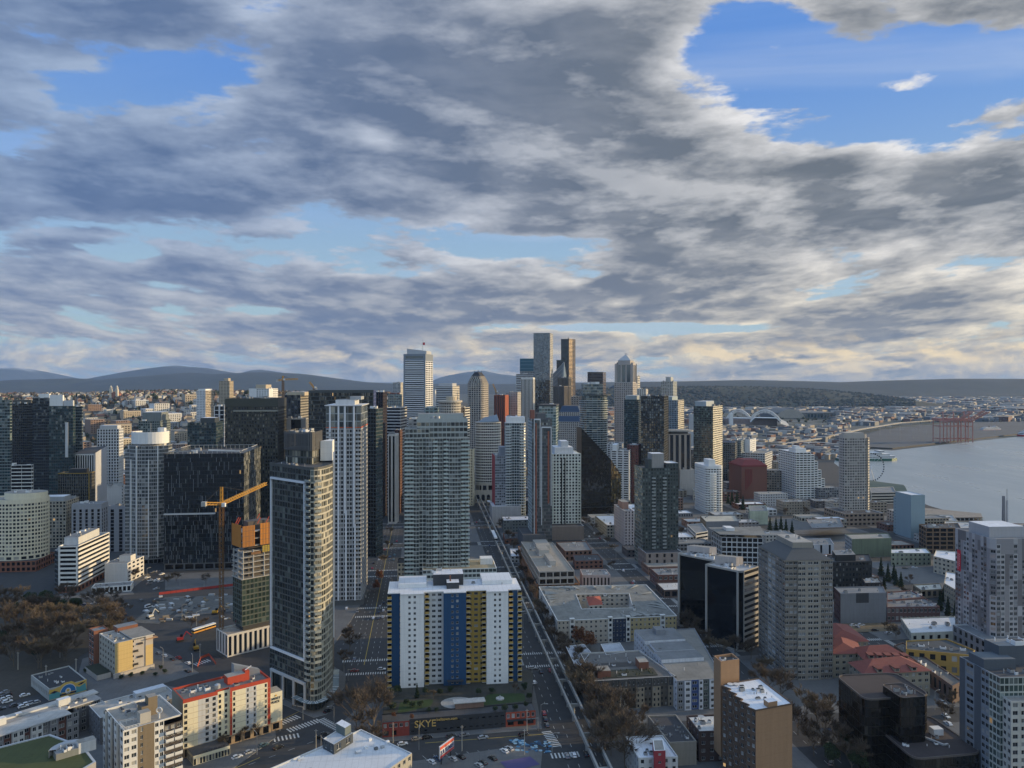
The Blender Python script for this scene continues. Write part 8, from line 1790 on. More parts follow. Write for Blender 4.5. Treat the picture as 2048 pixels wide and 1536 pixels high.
def tower_crane(label,base,h,jib,back,s=2.0,w=.28,apex=11,n=None):
	T=thing('tower_crane',(base[0],base[1],0),label,'crane','tower cranes');bx,by=base[0],base[1];z0=base[2] if len(base)> 2 else 0
	def lattice(b,a,c,s,m,k):
		a,c=Vector(a),Vector(c);d=(c-a).normalized();up=Vector((0,0,1))if abs(d.z)< .9 else Vector((0,1,0));e1=d.cross(up).normalized()*s/2;e2=e1.cross(d).normalized()*s/2
		cs=[e1+e2,e1*-1+e2,e1*-1-e2,e1-e2]
		for o in cs:b.bar(a+o,c+o,w,m)
		for i in range(k):
			p,q=a.lerp(c,i/k),a.lerp(c,(i+1)/k)
			for j in range(4):b.bar(p+cs[j],q+cs[(j+1)% 4],w*.6,m)
	k=max(4,int((h-z0)/(s*1.3)));b=MB();lattice(b,(bx,by,z0),(bx,by,h),s,CRD,k);b.build('mast',T)
	b=MB();lattice(b,(bx,by,h+1),jib,s*.75,CRN,max(5,int((Vector(jib)-Vector((bx,by,h))).length/(s*1.1))));b.build('jib',T);b=MB();lattice(b,(bx,by,h+1),back,s*.7,CRN,5);b.build('counter_jib',T)
	b=MB();c=Vector(back);b.box((c.x,c.y,c.z-s*.8),(s*1.3,s*1.3,s*1.3),CONC);b.build('counterweight',T);b=MB();lattice(b,(bx,by,h),(bx,by,h+apex),s*.6,CRN,4);b.build('tower_head',T)
	b=MB();b.box((bx+s*.9,by-s*.6,h-.6),(s,s,s*1.1),WHITE);b.build('cab',T);b=MB();tp=(bx,by,h+apex);b.bar(tp,Vector((bx,by,h+1)).lerp(Vector(jib),.6),w*.5,DARKM);b.bar(tp,back,w*.5,DARKM);b.build('tie_bar',T)
p_=at(443,1300);tower_crane('yellow tower crane with a long jib in front of the finned black block',(p_.x,p_.y),86,atd(532,967,500),atd(408,1007,449))
for (x,y0,y1,jx,jy,bx,by,d,lab)in ((566,800,760,596,758,555,761,1500,'yellow tower crane on the skyline above the dark slabs'),(628,800,776,619,764,632,777,1550,'small leaning tower crane right of the other skyline crane'),(992,800,784,986,768,996,786,1800,'grey tipped crane with a raised jib near the rust red tower')):q=atd(x,y0,d);tower_crane(lab,(q.x,q.y),top_z(y1,d),atd(jx,jy,d),atd(bx,by,d),3.2,.8,8 if x== 566 else 3)
TYRE_=flat((.02,.02,.02),.8,0,'track_rubber')
# --- fences and site clutter
for (pts,h,m,lab)in (([(318,1190),(400,1180),(470,1172)],2.0,flat((.40,.05,.04),.8,0,'red_mesh'),'long red mesh fence along the far side of the construction site'),([(395,1336),(402,1318),(418,1312),(432,1330)],1.6,flat((.5,.10,.05),.8,0,'orange_mesh'),'orange mesh barrier round the corner of the crane yard')):
	Fq=px_poly(pts);T=thing('mesh_fence',Fq[0],lab,'fence');b=MB();c_=MB()
	for a,e in zip(Fq,Fq[1:]):
		b.bar((a.x,a.y,h*.5),(e.x,e.y,h*.5),.1,m);u=(e-a).normalized();w_=Vector((-u.y,u.x,0))*.04;b.face([(a.x,a.y,.1),(e.x,e.y,.1),(e.x,e.y,h),(a.x,a.y,h)],m)
		for k in range(int((e-a).length/4)+1):q=a+u*k*4;c_.bar((q.x,q.y,0),(q.x,q.y,h+.1),.1,DARKM)
	b.build('mesh',T);c_.build('post',T)
r_=random.Random(12)
for k in range(70):x=r_.uniform(280,468);y=r_.uniform(1190,1244);q=at(x,y,.2);b=MB();b.box((q.x,q.y,.17),(r_.uniform(1.5,5),r_.uniform(1,2.4),r_.uniform(.4,1.6)),r_.choice((CONC,GRY,DGRY,BRN,LGRY,wall((.28,.22,.15)))),r_.choice((BELL,-45,30)));tag(b.build('material_stack'),'building materials stacked on the fenced construction ground','building materials','materials on the construction site')
for x,y,a,c,lab in ((360,1282,30,(.35,.03,.03),'red tracked drilling rig on the dark crane yard'),(392,1300,120,(.45,.25,.03),'yellow excavator beside the orange barrier'),(300,1236,60,(.5,.5,.48),'pale excavator on the rubble of the construction ground'),(430,1228,10,(.5,.28,.03),'orange excavator beside the tower crane')):
	p=at(x,y,.2);M_=flat(c,.5,.1,'machine_paint');T=thing('excavator',p,lab,'construction machine');d=Vector((math.cos(R(a)),math.sin(R(a)),0));n=Vector((-d.y,d.x,0))
	for s_ in (-1.2,1.2):b=MB();q=p+n*s_;b.box((q.x,q.y,.2),(4.2,.7,.9),TYRE_,a);b.build('track',T)
	b=MB();b.box((p.x,p.y,1.2),(3.6,2.8,1.3),M_,a);b.build('body',T);q=p+d*.9+n*.8;b=MB();b.box((q.x,q.y,2.5),(1.5,1.2,1.3),G_BLACK,a);b.build('cab',T)
	b=MB();k=p+d*3.6+Vector((0,0,5.4));b.bar(p+d*1.6+Vector((0,0,2)),k,.5,M_);b.bar(k,p+d*6.4+Vector((0,0,2.6)),.4,M_);b.build('boom',T);b=MB();q=p+d*6.5;b.box((q.x,q.y,1.7),(.9,1.2,1.0),TYRE_,a);b.build('bucket',T)
# --- billboard
def billboard():
	A,C_=at(880,1534),at(908,1512);d=Vector((C_.x-A.x,C_.y-A.y,0));L=d.length;d /= L;n=Vector((d.y,-d.x,0));T=thing('billboard',A,'red and white plumber billboard on posts over the parking lot','billboard');f=lambda u,v,z:A+d*u+n*v+Vector((0,0,z));z0,z1=3.2,8.2
	def panel(nm,u0,u1,v0,v1,za,zb,m):b=MB();b.prism([f(u0,v1,0),f(u1,v1,0),f(u1,v0,0),f(u0,v0,0)],za,zb,m,bottom=True);return b.build(nm,T)
	W=L;panel('panel',0,W,-.6,0,z0,z1,flat((.62,.64,.68),.6,0,'billboard_face'));panel('band',.1,W-.1,.01,.06,z0+.1,z0+1.1,flat((.50,.07,.07),.6,0,'billboard_red'));panel('band',.1,W-.1,.01,.06,z1-1.4,z1-.15,flat((.55,.10,.07),.6,0,'billboard_red'));panel('frame',-.1,W+.1,-.9,-.61,z0-.2,z1+.2,DARKM)
	for u in (W*.15,W*.8):panel('post',u,u+.3,-.7,-.4,0,z0,DARKM)
	put_text('lettering','2UR PLUMBER',2.4,flat((.02,.04,.16),.6,0,'billboard_ink'),f(.35,.08,z0+1.45),d,(0,0,1),T,.04,fit=W-.7)
billboard()
# ------------------------------------------------------------------ trees
def leafmat(c0,c1,name):
	m,nt,b=new_mat(name);oi=nt.nodes.new('ShaderNodeObjectInfo');g=nt.nodes.new('ShaderNodeNewGeometry')
	k=(E(nt,g.outputs['Random Per Island'])*.6+E(nt,oi.outputs['Random'])*.4).sat()
	nt.links.new(mix(nt,k,(*c0,1),(*c1,1)),b.inputs['Base Color']);b.inputs['Roughness'].default_value=.85;return m
BARK=wall((.14,.115,.09),.95,.15,.1,.8,'bark');TWIG=leafmat((.06,.048,.038),(.17,.125,.085),'twigs');TWG2=leafmat((.105,.08,.052),(.215,.16,.098),'golden_twigs')
LEAF=leafmat((.012,.026,.012),(.045,.07,.028),'evergreen_leaves');RUSS=leafmat((.10,.035,.018),(.24,.10,.04),'russet_leaves')
def bare_tree(h,seed,tw,spread=.55):
	r=random.Random(seed);t=MB();c=MB()
	def grow(p,d,L,w,lv):
		q=p+d*L;(t if lv < 2 else c).bar(p,q,w,BARK if lv < 2 else tw,w*.62,5 if lv < 2 else 3)
		if lv >= 4:
			for k in range(9):
				e=(d+Vector((r.uniform(-1,1),r.uniform(-1,1),r.uniform(-.4,.9)))*.8).normalized();s=p.lerp(q,r.uniform(.2,1));l_=r.uniform(.06,.12)*h;n=e.cross(Vector((r.uniform(-1,1),r.uniform(-1,1),.3))).normalized()*(.0036*h+.012)
				c.face((s-n,s+n,s+e*l_),tw)
			return
		for k in range((3 if lv < 2 else 4)if lv else 8):
			sp_=spread if lv else spread*1.25;e=(d+Vector((r.uniform(-1,1),r.uniform(-1,1),r.uniform(-.25,.55)))*sp_).normalized();s=p.lerp(q,r.uniform(.55,1.0)if lv else r.uniform(.45,1));grow(s,e,L*r.uniform(.6,.85)if lv else h*r.uniform(.22,.34),w*.58,lv+1)
	grow(Vector((0,0,-.1)),Vector((r.uniform(-.04,.04),r.uniform(-.04,.04),1)).normalized(),h*.38,h*.028,0);return t,c
def leafy(h,rx,seed,mat,conifer=False,n=2600):
	r=random.Random(seed);t=MB();c=MB();t.bar((0,0,-.1),(0,0,h*(.9 if conifer else .45)),h*.03,BARK,h*.008,6)
	lobes=[(Vector((r.uniform(-1,1)*rx*.55,r.uniform(-1,1)*rx*.55,h*r.uniform(.4,.82))),rx*r.uniform(.3,.55))for k in range(11)]
	for k in range(n):
		if conifer:
			f=r.random()** .7;z=h*(.08+.92*(1-f));tier=.75+.25*math.sin(z/h*40);a=r.uniform(0,6.283);q=rx*f*tier*r.uniform(.35,1.05);p=Vector((q*math.cos(a),q*math.sin(a),z-q*.25));s=h*.022+.12
		else:
			o,R_=r.choice(lobes);d=Vector((r.gauss(0,1),r.gauss(0,1),r.gauss(0,1))).normalized();p=o+d*R_*r.uniform(.55,1.05);p.z=max(p.z,h*.12);s=h*.02+.12
		u=Vector((r.gauss(0,1),r.gauss(0,1),r.gauss(0,.6))).normalized();v=u.cross(Vector((r.gauss(0,1),r.gauss(0,1),r.gauss(0,1)))).normalized()
		c.face((p-u*s,p+v*s*.7,p+u*s,p-v*s*.7),mat)
	return t,c
_proto={}
def tree(kind,p,h,label,group,rz=None):
	"""first of a kind is built, the others are copies of it and of its trunk and crown"""
	if kind not in _proto:
		nm,H,(t,c)={'bare0':lambda:('bare_tree',18,bare_tree(18,1,TWIG)),'bare1':lambda:('bare_tree',18,bare_tree(18,2,TWIG,.7)),'bare2':lambda:('bare_tree',18,bare_tree(18,5,TWG2,.62)),'fir':lambda:('conifer_tree',16,leafy(16,3.4,4,LEAF,True,3000)),'ever':lambda:('evergreen_tree',10,leafy(10,4.2,6,LEAF)),'rust':lambda:('russet_tree',9,leafy(9,3.6,8,RUSS,False,1400)),'shrub':lambda:('shrub',3,leafy(3,1.9,9,LEAF,False,900))}[kind]()
		T=thing(nm,(0,0,0),label,'shrub' if kind== 'shrub' else 'tree',group);t.build('trunk',T);c.build('crown',T);_proto[kind]=(T,H);T.location=(p[0],p[1],p[2]);T.scale=(h/H,)*3;T.rotation_euler.z=1.3
		for o in T.children:o.matrix_parent_inverse.identity()
		return T
	T,H=_proto[kind];o=dup(T,(p[0],p[1],p[2]),rz if rz is not None else rnd.uniform(0,6.28),label,group,h/H*rnd.uniform(.94,1.06));return o
GP='bare trees in the park at the left';r_=random.Random(21)
for (x,y,h,k)in ((36,1292,22,'bare0'),(84,1302,24,'bare1'),(120,1282,19,'bare0'),(10,1262,20,'bare1'),(58,1256,18,'bare0'),(96,1258,19,'bare2'),(150,1300,18,'bare2'),(178,1290,17,'bare2'),(205,1286,16,'bare2'),(228,1276,15,'bare2'),(132,1252,17,'bare2'),(166,1256,16,'bare2'),(196,1252,15,'bare2'),(20,1322,18,'bare1'),(128,1322,15,'bare0'),(70,1232,15,'bare1'),(215,1244,12,'bare0'),(12,1224,16,'bare0')):
	tree(k,at(x,y),h,'bare golden brown tree in the park behind the sand yellow hotel' if k== 'bare2' else 'bare dark branched tree in the park at the left edge',GP if k != 'bare2' else 'golden brown trees in the park')
for k in range(34):
	x,y=r_.uniform(-30,245),r_.uniform(1206,1338)
	if x < 150 or y < 1290:tree(('bare0','bare1','bare0','bare2')[k % 4],at(x,y),r_.uniform(11,18),'bare golden brown tree in the park behind the sand yellow hotel' if k % 4== 3 else 'bare dark branched tree in the park at the left edge',GP if k % 4 != 3 else 'golden brown trees in the park')
for k,(x,y,h)in enumerate(((40,1242,13),(92,1220,14),(150,1226,11),(30,1282,9),(74,1318,8),(104,1232,15),(122,1236,13),(64,1222,14),(6,1300,12))):tree('ever',at(x,y),h,'dark evergreen tree among the bare park trees at the left','evergreens in the park at the left')
for x,y,h,k,lab in ((712,1464,22,'bare0','left of the two tall bare trees between the rounded tower and the garden'),(746,1478,26,'bare1','right of the two tall bare trees between the rounded tower and the garden'),(738,1502,13,'bare1','lower spreading bare tree beside the red end of the garden wall')):tree(k,at(x,y),h,lab,None)
GA='bare street trees along the right side of the monorail avenue'
for x,y,h,k in ((1168,1422,15,'bare2'),(1180,1402,15,'bare0'),(1200,1452,15,'bare1'),(1216,1478,16,'bare0'),(1238,1462,14,'bare1'),(1222,1512,15,'bare2'),(1250,1540,16,'bare0'),(1262,1502,13,'bare1'),(1158,1372,13,'bare2'),(1140,1342,12,'bare0'),(1128,1318,11,'bare1'),(1196,1496,13,'bare0'),(1208,1530,13,'bare1'),(1232,1490,13,'bare0'),(1186,1428,13,'bare1'),(1172,1388,12,'bare2'),(1150,1356,12,'bare0'),(1110,1300,10,'bare0'),(1084,1240,10,'bare1'),(1068,1208,10,'bare0'),(1284,1462,9,'bare0'),(1104,1282,11,'bare1'),(1090,1252,10,'bare0'),(1078,1228,10,'bare2'),(1060,1190,10,'bare0'),(1180,1300,9,'rust'),(1160,1292,9,'rust'),(1050,1160,10,'bare1'),(1040,1132,10,'bare0'),(1028,1106,10,'bare1'),(1018,1086,10,'bare0'),(1008,1062,10,'bare1'),(998,1042,10,'bare0')):tree(k,at(x,y),h*1.35,'bare street tree in the row beside the monorail track' if k != 'rust' else 'small russet tree between the courtyard flats and the mansard flats',GA if k != 'rust' else 'russet trees by the courtyard flats')
GT='bare trees round the black twin towers'
for x,y,h,k in ((1388,1282,14,'bare0'),(1404,1296,13,'bare1'),(1420,1308,12,'bare2'),(1446,1318,13,'bare2'),(1470,1314,12,'bare0'),(1502,1318,12,'bare1'),(1376,1262,13,'bare1'),(1516,1372,12,'bare0'),(1540,1388,15,'bare1'),(1562,1402,16,'bare0'),(1528,1352,11,'bare2')):tree(k,at(x,y),h,'bare tree at the foot of the black twin towers and the taupe tower',GT)
GB_='trees left of the dark rounded offices'
for x,y,h,k in ((1612,1448,17,'bare2'),(1634,1462,16,'bare2'),(1596,1470,14,'bare1'),(1650,1490,15,'bare0'),(1680,1520,15,'bare0'),(1628,1512,13,'bare1'),(1704,1545,14,'bare1'),(1660,1440,12,'bare0'),(1720,1530,11,'bare0')):tree(k,at(x,y),h,'bare brown tree in the dark strip left of the rounded offices',GB_)
for x,y,h in ((1682,1492,11),(1700,1512,11),(1716,1548,10),(1668,1536,10)):tree('ever',at(x,y),h,'dark evergreen tree against the rounded brown offices','evergreens by the rounded offices')
for x,y,h in ((1552,1068,17),(1562,1072,20),(1572,1076,19),(1584,1070,16),(1540,1062,15),(1464,1012,18),(1474,1016,20),(1486,1020,19),(1456,1008,15),(1762,1152,15),(1776,1164,15),(1788,1160,13),(1792,1172,13),(1802,1176,12),(1768,1180,11),(1880,1222,14),(1896,1232,14),(1910,1246,14),(1888,1204,12)):tree('fir',at(x,y),h,'dark conifer among the low blocks between the red brown block and the panelled tower','conifers in the waterfront quarter')
for x,y,h,k in ((1200,1082,10,'bare2'),(1214,1092,10,'bare2'),(1188,1062,9,'bare1'),(1226,1106,9,'bare2'),(1150,1042,11,'bare0'),(1172,1052,11,'bare1'),(1224,1142,9,'bare0'),(1392,1092,11,'bare2'),(1404,1102,11,'bare2'),(1362,1072,10,'bare1'),(1570,1032,10,'bare1'),(1610,1030,10,'bare0'),(1596,1110,9,'bare0'),(1746,1182,11,'bare2'),(1760,1196,11,'bare1'),(1850,1120,8,'bare2'),(1820,1168,8,'bare0'),(1812,1198,9,'bare1'),(1776,1272,9,'bare0'),(1792,1278,8,'bare1'),(1900,1420,9,'bare0'),(1890,1440,9,'bare1')):tree(k,at(x,y),h,'small bare tree between low buildings in the right middle ground','bare trees between the low blocks at the right')
for x,y,h,k in ((752,1182,9,'rust'),(760,1162,9,'rust'),(768,1132,10,'bare2'),(776,1102,10,'bare0'),(780,1072,10,'bare2'),(700,1302,11,'bare0'),(694,1282,10,'bare1'),(688,1332,9,'bare0'),(336,1172,10,'bare2'),(352,1166,9,'bare0'),(412,1168,9,'bare1'),(270,1160,10,'bare1'),(382,1262,9,'bare2'),(408,1258,7,'bare0'),(250,1232,9,'bare0'),(238,1222,9,'bare1'),(228,1206,10,'bare0'),(448,1500,7,'bare2'),(486,1484,7,'bare0'),(512,1474,7,'bare1'),(532,1464,7,'bare0'),(345,1545,8,'rust')):tree(k,at(x,y),h,'small tree by the pavement in the left half, russet leaved' if k== 'rust' else 'small bare tree by the pavement in the left half','russet trees in the left half' if k== 'rust' else 'bare pavement trees in the left half')
for x,y,h,k in ((778,1400,6,'ever'),(796,1392,5,'ever'),(834,1396,7,'fir'),(852,1392,4,'ever'),(866,1400,5,'bare2'),(880,1392,4,'ever'),(784,1420,4,'shrub'),(812,1412,3.5,'ever'),(824,1414,3,'shrub'),(840,1414,3,'shrub'),(958,1392,4,'ever'),(984,1386,3,'shrub'),(1030,1388,5,'bare0'),(1048,1384,5,'ever'),(1058,1400,4,'ever'),(1052,1416,3.5,'ever'),(1030,1420,3,'shrub'),(1010,1422,3,'shrub'),(990,1422,2.5,'shrub'),(788,1436,3,'rust'),(824,1440,3,'rust'),(872,1424,2,'shrub'),(900,1384,3,'shrub'),(858,1424,2,'shrub')):tree(k,at(x,y,7),h,'clipped tree or shrub in the raised garden in front of the coloured slab','garden trees and shrubs')
for x,y in ((242,1358),(262,1354),(284,1350),(322,1338),(330,1346),(310,1352),(172,1345)):tree('shrub',at(x,y),2.4,'low shrub along the foot of the sand yellow hotel','shrubs round the sand yellow hotel')
# ------------------------------------------------------------------ vehicles
TYRE=flat((.02,.02,.02),.8,0,'tyre');CG=glass((.012,.014,.016),0,ior=1.6,lit=0);HEADL=flat((.75,.75,.72),.2,0,'headlight');TAIL=flat((.4,.02,.02),.3,0,'tail_light');HUB=flat((.4,.4,.42),.3,.7,'hub')
def car_mesh(van,paint):
	b=MB();L,W=(4.6,1.82)if not van else (5.4,2.0);h0,h1,h2=.28,.82 if not van else 1.0,1.46 if not van else 2.2
	prof=[(-L/2,h0),(L/2,h0),(L/2+.02,.58),(L/2-.12,h1-.08),(L*.2,h1+.04),(-L*.44,h1+.06),(-L/2,h1-.1)]
	def extr(pr,w0,w1,m,zsplit=0):
		n=len(pr);A=[(x,-w0/2,z)if z <= zsplit else (x,-w1/2,z)for x,z in pr];B_=[(x,-y,z)for x,y,z in A]
		b.face(A,m);b.face(B_[::-1],m)
		for i in range(n):j=(i+1)% n;b.face((A[j],A[i],B_[i],B_[j]),m)
	extr(prof,W,W*.97,paint,.6);roof=[(L*.2,h1+.03),(L*.04,h2-.06),(-L*.05,h2),(-L*.28,h2-.03),(-L*.43,h1+.05)] if not van else [(L*.36,h1),(L*.27,h2-.1),(L*.2,h2),(-L*.47,h2),(-L*.49,h1)]
	extr(roof,W*.94,W*.78,paint,h1+.06);body=b;b=g=MB()
	rw=[(x*.985+(.03 if x > 0 else 0),h1+.1+(z-h1-.03)*.8)for x,z in roof];extr(rw,W*.955,W*.83,CG,h1+.12);return body,g
_cars={}
PAINT={'white':(.72,.72,.72),'silver':(.40,.41,.42),'black':(.012,.012,.014),'dark grey':(.06,.062,.066),'grey':(.2,.2,.21),'blue':(.04,.08,.16),'red':(.30,.02,.02),'teal':(.10,.17,.18),'tan':(.33,.27,.2)}
def car(color,p,ang,label,van=False,group=None):
	key=(color,van);L,W=(4.6,1.82)if not van else (5.4,2.0)
	if key not in _cars:
		m,nt,bs=new_mat('car_paint');bs.inputs['Base Color'].default_value=(*PAINT[color],1);bs.inputs['Roughness'].default_value=.3;bs.inputs['Coat Weight'].default_value=.6
		b=MB();g=MB();T=thing('delivery_van' if van else 'car',(0,0,0),label,'van' if van else 'car',group);body,gl=car_mesh(van,m);h1,h2=(.82,1.46)if not van else (1.0,2.2)
		body.build('body',T);gl.build('window',T)
		for x in (L*.31,-L*.31):
			for y in (-W/2+.08,W/2-.08):
				w=MB();w.bar((x,y-.11,.33),(x,y+.11,.33),.66,TYRE,n=12);o=w.build('wheel',T);q=MB();s=-1 if y < 0 else 1;q.bar((x,y+s*.1,.33),(x,y+s*.125,.33),.4,HUB,n=8);q.build('hub',o)
		for y in (-W*.36,W*.36):w=MB();w.box((L/2-.06,y,.6),(.2,.34,.14),HEADL);w.build('headlight',T);w=MB();w.box((-L/2+.04,y,.66),(.12,.3,.16),TAIL);w.build('tail_light',T)
		_cars[key]=T;T.location=(p[0],p[1],p[2]);T.rotation_euler.z=R(ang);return T
	T=_cars[key];o=dup(T,(p[0],p[1],p[2]),R(ang),label,group)
	if not group and 'group' in o:del o['group']
	return o
AU,AV,AN=96.6,6.6,47.0
for c,x,y,a,lab in (('white',805,1490,22,'white car driving past the left red end of the garden wall'),('tan',833,1480,22,'tan pickup like car first in the row by the black wall'),('black',854,1477,22,'black car second in the row by the black wall'),('dark grey',902,1474,22,'dark grey car parked mid way along the black wall'),('grey',928,1472,22,'grey car parked in front of the pole by the black wall'),('silver',966,1477,22,'silver car driving along the middle of the black wall'),('black',1047,1471,22,'black car waiting at the crossing by the right red end of the wall'),
	('white',863,1526,130,'white car parked left of the billboard'),('blue',876,1519,130,'dark blue car half hidden behind the billboard'),('silver',906,1520,130,'silver car parked right under the billboard'),('black',922,1516,130,'black car next to the silver one right of the billboard'),('white',1009,1504,130,'white car at the far right of the parking lot'),('silver',1019,1499,130,'silver car tucked behind the white one in the parking lot'),('black',985,1519,130,'black car facing the fence in the parking lot'),('dark grey',966,1527,130,'dark grey car in the middle of the parking lot'),('silver',958,1533,130,'pale car at the bottom edge of the parking lot'),
	('white',474,1516,AN,'white car on the street below the cream hotel'),('silver',499,1506,AN,'silver car parked ahead of the white one below the cream hotel'),('teal',527,1492,AN,'teal grey car parked near the corner of the cream hotel'),('black',556,1497,AN,'black car driving up the street by the cream hotel'),('dark grey',652,1470,150,'dark grey car turning at the junction below the rounded tower'),('black',640,1478,150,'black car queueing at the junction below the rounded tower'),('black',655,1424,60,'dark car parked under the canopy of the rounded tower'),
	('red',710,1343,AV,'dark red car crossing the wide avenue'),('white',763,1340,AV,'white car crossing the wide avenue beside the coloured slab'),('grey',709,1319,AU,'grey car driving toward the tower on the wide avenue'),('white',747,1237,AU,'white car first at the stop line of the avenue'),('dark grey',757,1238,AU,'dark grey car at the stop line beside the white one'),('silver',766,1235,AU,'silver car at the right end of the stop line'),('black',758,1226,AU,'black car second in the queue on the avenue'),('silver',767,1222,AU,'silver car second in the right lane of the queue'),('grey',760,1214,AU,'grey car third in the queue on the avenue'),('black',768,1207,AU,'black car last in the queue on the avenue'),
	('grey',316,1308,140,'grey car first in the lane behind the sand yellow hotel'),('white',329,1313,140,'white car second in the lane behind the sand yellow hotel'),('black',344,1320,140,'black car following the white one toward the crane yard'),('red',357,1317,140,'dark red car in the far lane by the crane yard'),('white',376,1328,140,'white car in the far lane by the orange barrier'),('black',375,1344,140,'black car with bright headlights at the crosswalk'),('white',295,1156,60,'white car on the street behind the low shop'),('white',227,1218,20,'white car beside the bare trees of the park'),('white',9,1400,45,'white car parked at the left edge by the mural'),('dark grey',30,1412,45,'dark car parked behind the mural building'),
	('silver',1065,1338,AV,'silver car crossing under the monorail'),('red',1100,1342,AU,'red car under the monorail beam'),('black',1082,1345,AU,'black car left of the red one by the monorail'),('white',1068,1366,AU,'white car beside the coloured slab on the monorail avenue'),('red',1088,1428,AU,'red car first in the parked row by the garden'),('black',1091,1440,AU,'black car second in the parked row by the garden'),('dark grey',1094,1452,AU,'dark grey car third in the parked row by the garden'),('white',1148,1512,AU,'white car beside the monorail pillar at the bottom'),('grey',1134,1514,AU,'grey car left of the white one at the bottom crossing'),('black',1172,1510,AU,'black car between the monorail beams at the bottom'),
	('white',1707,1252,10,'white car left of a pair above the red roofs'),('white',1722,1251,10,'white car right of a pair above the red roofs'),('black',1750,1262,10,'black car on the lot above the red roofs'),('silver',1777,1268,10,'silver car at the right of the lot above the red roofs'),('white',1829,1136,0,'white car in the court behind the sage green flats'),('dark grey',1810,1138,0,'dark car in the court behind the sage green flats'),('white',1246,1142,AU,'white car on the street beside the art deco building'),('silver',1267,1164,AU,'silver car on the street left of the dark brick building'),('white',1178,1074,AU,'white car near the podium of the white green tower'),('black',1660,1460,60,'black car below the bare trees by the rounded offices'),('grey',1662,1528,60,'grey car in the dark strip at the bottom right')):
	car(c,at(x,y),a,lab)
for lab,x,y,a,c in (('white van parked on the muddy construction ground',297,1215,60,'white'),('white box van near the small tan shop',1802,1190,100,'white')):car(c,at(x,y),a,lab,True)
r_=random.Random(31)
for v,lanes in ((-33,(-43,-39,-36,-30,-26,-22)),(69,(60,64,79)),(171,(164,168,178)),(273,(266,280))):
	for k in range(26 if v==-33 else 14):
		u=r_.uniform(450 if v > 0 else 660,1050);p=bell(u,r_.choice(lanes));car(r_.choice(list(PAINT)),p,AU,'small car on a city avenue farther away',False,'cars along the farther avenues')
for (pts,n,a,lab,grp)in (([(130,1206),(262,1206),(255,1238),(180,1246)],22,20,'car parked in the lot between the park trees and the construction ground','cars parked in the lot by the park'),([(-30,1384),(50,1376),(90,1408),(-30,1440)],12,45,'car parked in the yard at the left edge behind the long flats','cars parked in the left yard'),([(280,1144),(330,1136),(330,1180),(300,1180)],10,60,'car on the street between the low shop and the finned black block','cars on the street by the finned block'),([(690,1168),(735,1172),(728,1232),(672,1224)],12,AU,'vehicle on the site beside the wide avenue under the striped tower','vehicles under the striped tower'),([(1130,1040),(1165,1040),(1172,1058),(1140,1058)],8,AV,'car parked behind the white green tower','cars behind the white green tower'),([(1600,1120),(1646,1120),(1646,1150),(1610,1150)],10,AV,'car parked beside the taupe tower and the black mid rise','cars beside the taupe tower'),([(1736,1202),(1764,1202),(1768,1236),(1776,1240)],6,AV,'car on the lane between the concrete wall and the brick building','cars on the lane by the concrete wall'),([(1880,1380),(1910,1370),(1912,1460),(1888,1460)],8,AU,'car on the street right of the dark rounded offices','cars right of the rounded offices')):
	for k in range(n):u,v=r_.random(),r_.random();q=[at(*p)for p in pts];p=q[0].lerp(q[1],u).lerp(q[3].lerp(q[2],u),v);car(r_.choice(('white','silver','black','dark grey','grey','blue','white')),p,a+r_.choice((0,180)),lab,False,grp)
def bus():
	p=at(408,1262);T=thing('city_bus',p,'long orange and white bus by the crane yard','bus');a=at(385,1268);c=at(430,1254);d=(c-a).normalized();w=Vector((-d.y,d.x,0))*1.25
	for k in range(2):q0=a+(c-a)*(k*.5+.01);q1=a+(c-a)*(k*.5+.49);P=[q0-w,q1-w,q1+w,q0+w];b=MB();b.prism([(p_.x,p_.y)for p_ in P],.4,1.3,flat((.6,.28,.04),.5),bottom=True);b.prism([(p_.x,p_.y)for p_ in P],2.3,3.0,WHITE,bottom=True);b.build('body',T);b=MB();b.prism([(p_.x,p_.y)for p_ in inset([Vector(x[:2])for x in P],.04)],1.3,2.3,CG);b.build('window',T)
bus()
# ------------------------------------------------------------------ street furniture and people
POLE=flat((.36,.36,.35),.6,.2,'galvanised_pole');WOODP=flat((.46,.42,.36),.8,0,'pale_pole')
def lamp(p,ang,h=9.5,first=[None]):
	lab='tall street lamp with a curved arm over the road'
	if first[0] is None:
		T=thing('street_lamp',(0,0,0),lab,'street lamp','street lamps along the roads');b=MB();b.bar((0,0,0),(0,0,9),.26,POLE,.16,8);b.build('pole',T);b=MB();b.bar((0,0,9),(1.2,0,9.5),.14,POLE);b.bar((1.2,0,9.5),(2.6,0,9.5),.12,POLE);b.build('arm',T);b=MB();b.box((2.8,0,9.36),(.9,.36,.16),MET);b.build('lamp_head',T);first[0]=T;T.location=p;T.rotation_euler.z=R(ang)
	else:dup(first[0],p,R(ang),lab,'street lamps along the roads')
for x,y,a in ((1082,1448,0),(1104,1510,0),(1064,1372,0),(514,1510,130),(636,1400,40),(688,1352,20),(560,1462,220),(385,1345,120),(326,1330,140),(393,1252,40),(364,1238,40),(1870,1420,20),(1694,1510,60),(1232,1120,180),(1366,1192,180),(722,1302,0),(784,1180,180),(120,1316,200),(294,1160,60),(360,1172,60),(408,1174,60),(1020,1186,0),(1046,1256,0),(1420,1208,180),(668,1452,200),(838,1500,90)):lamp(at(x,y),a)
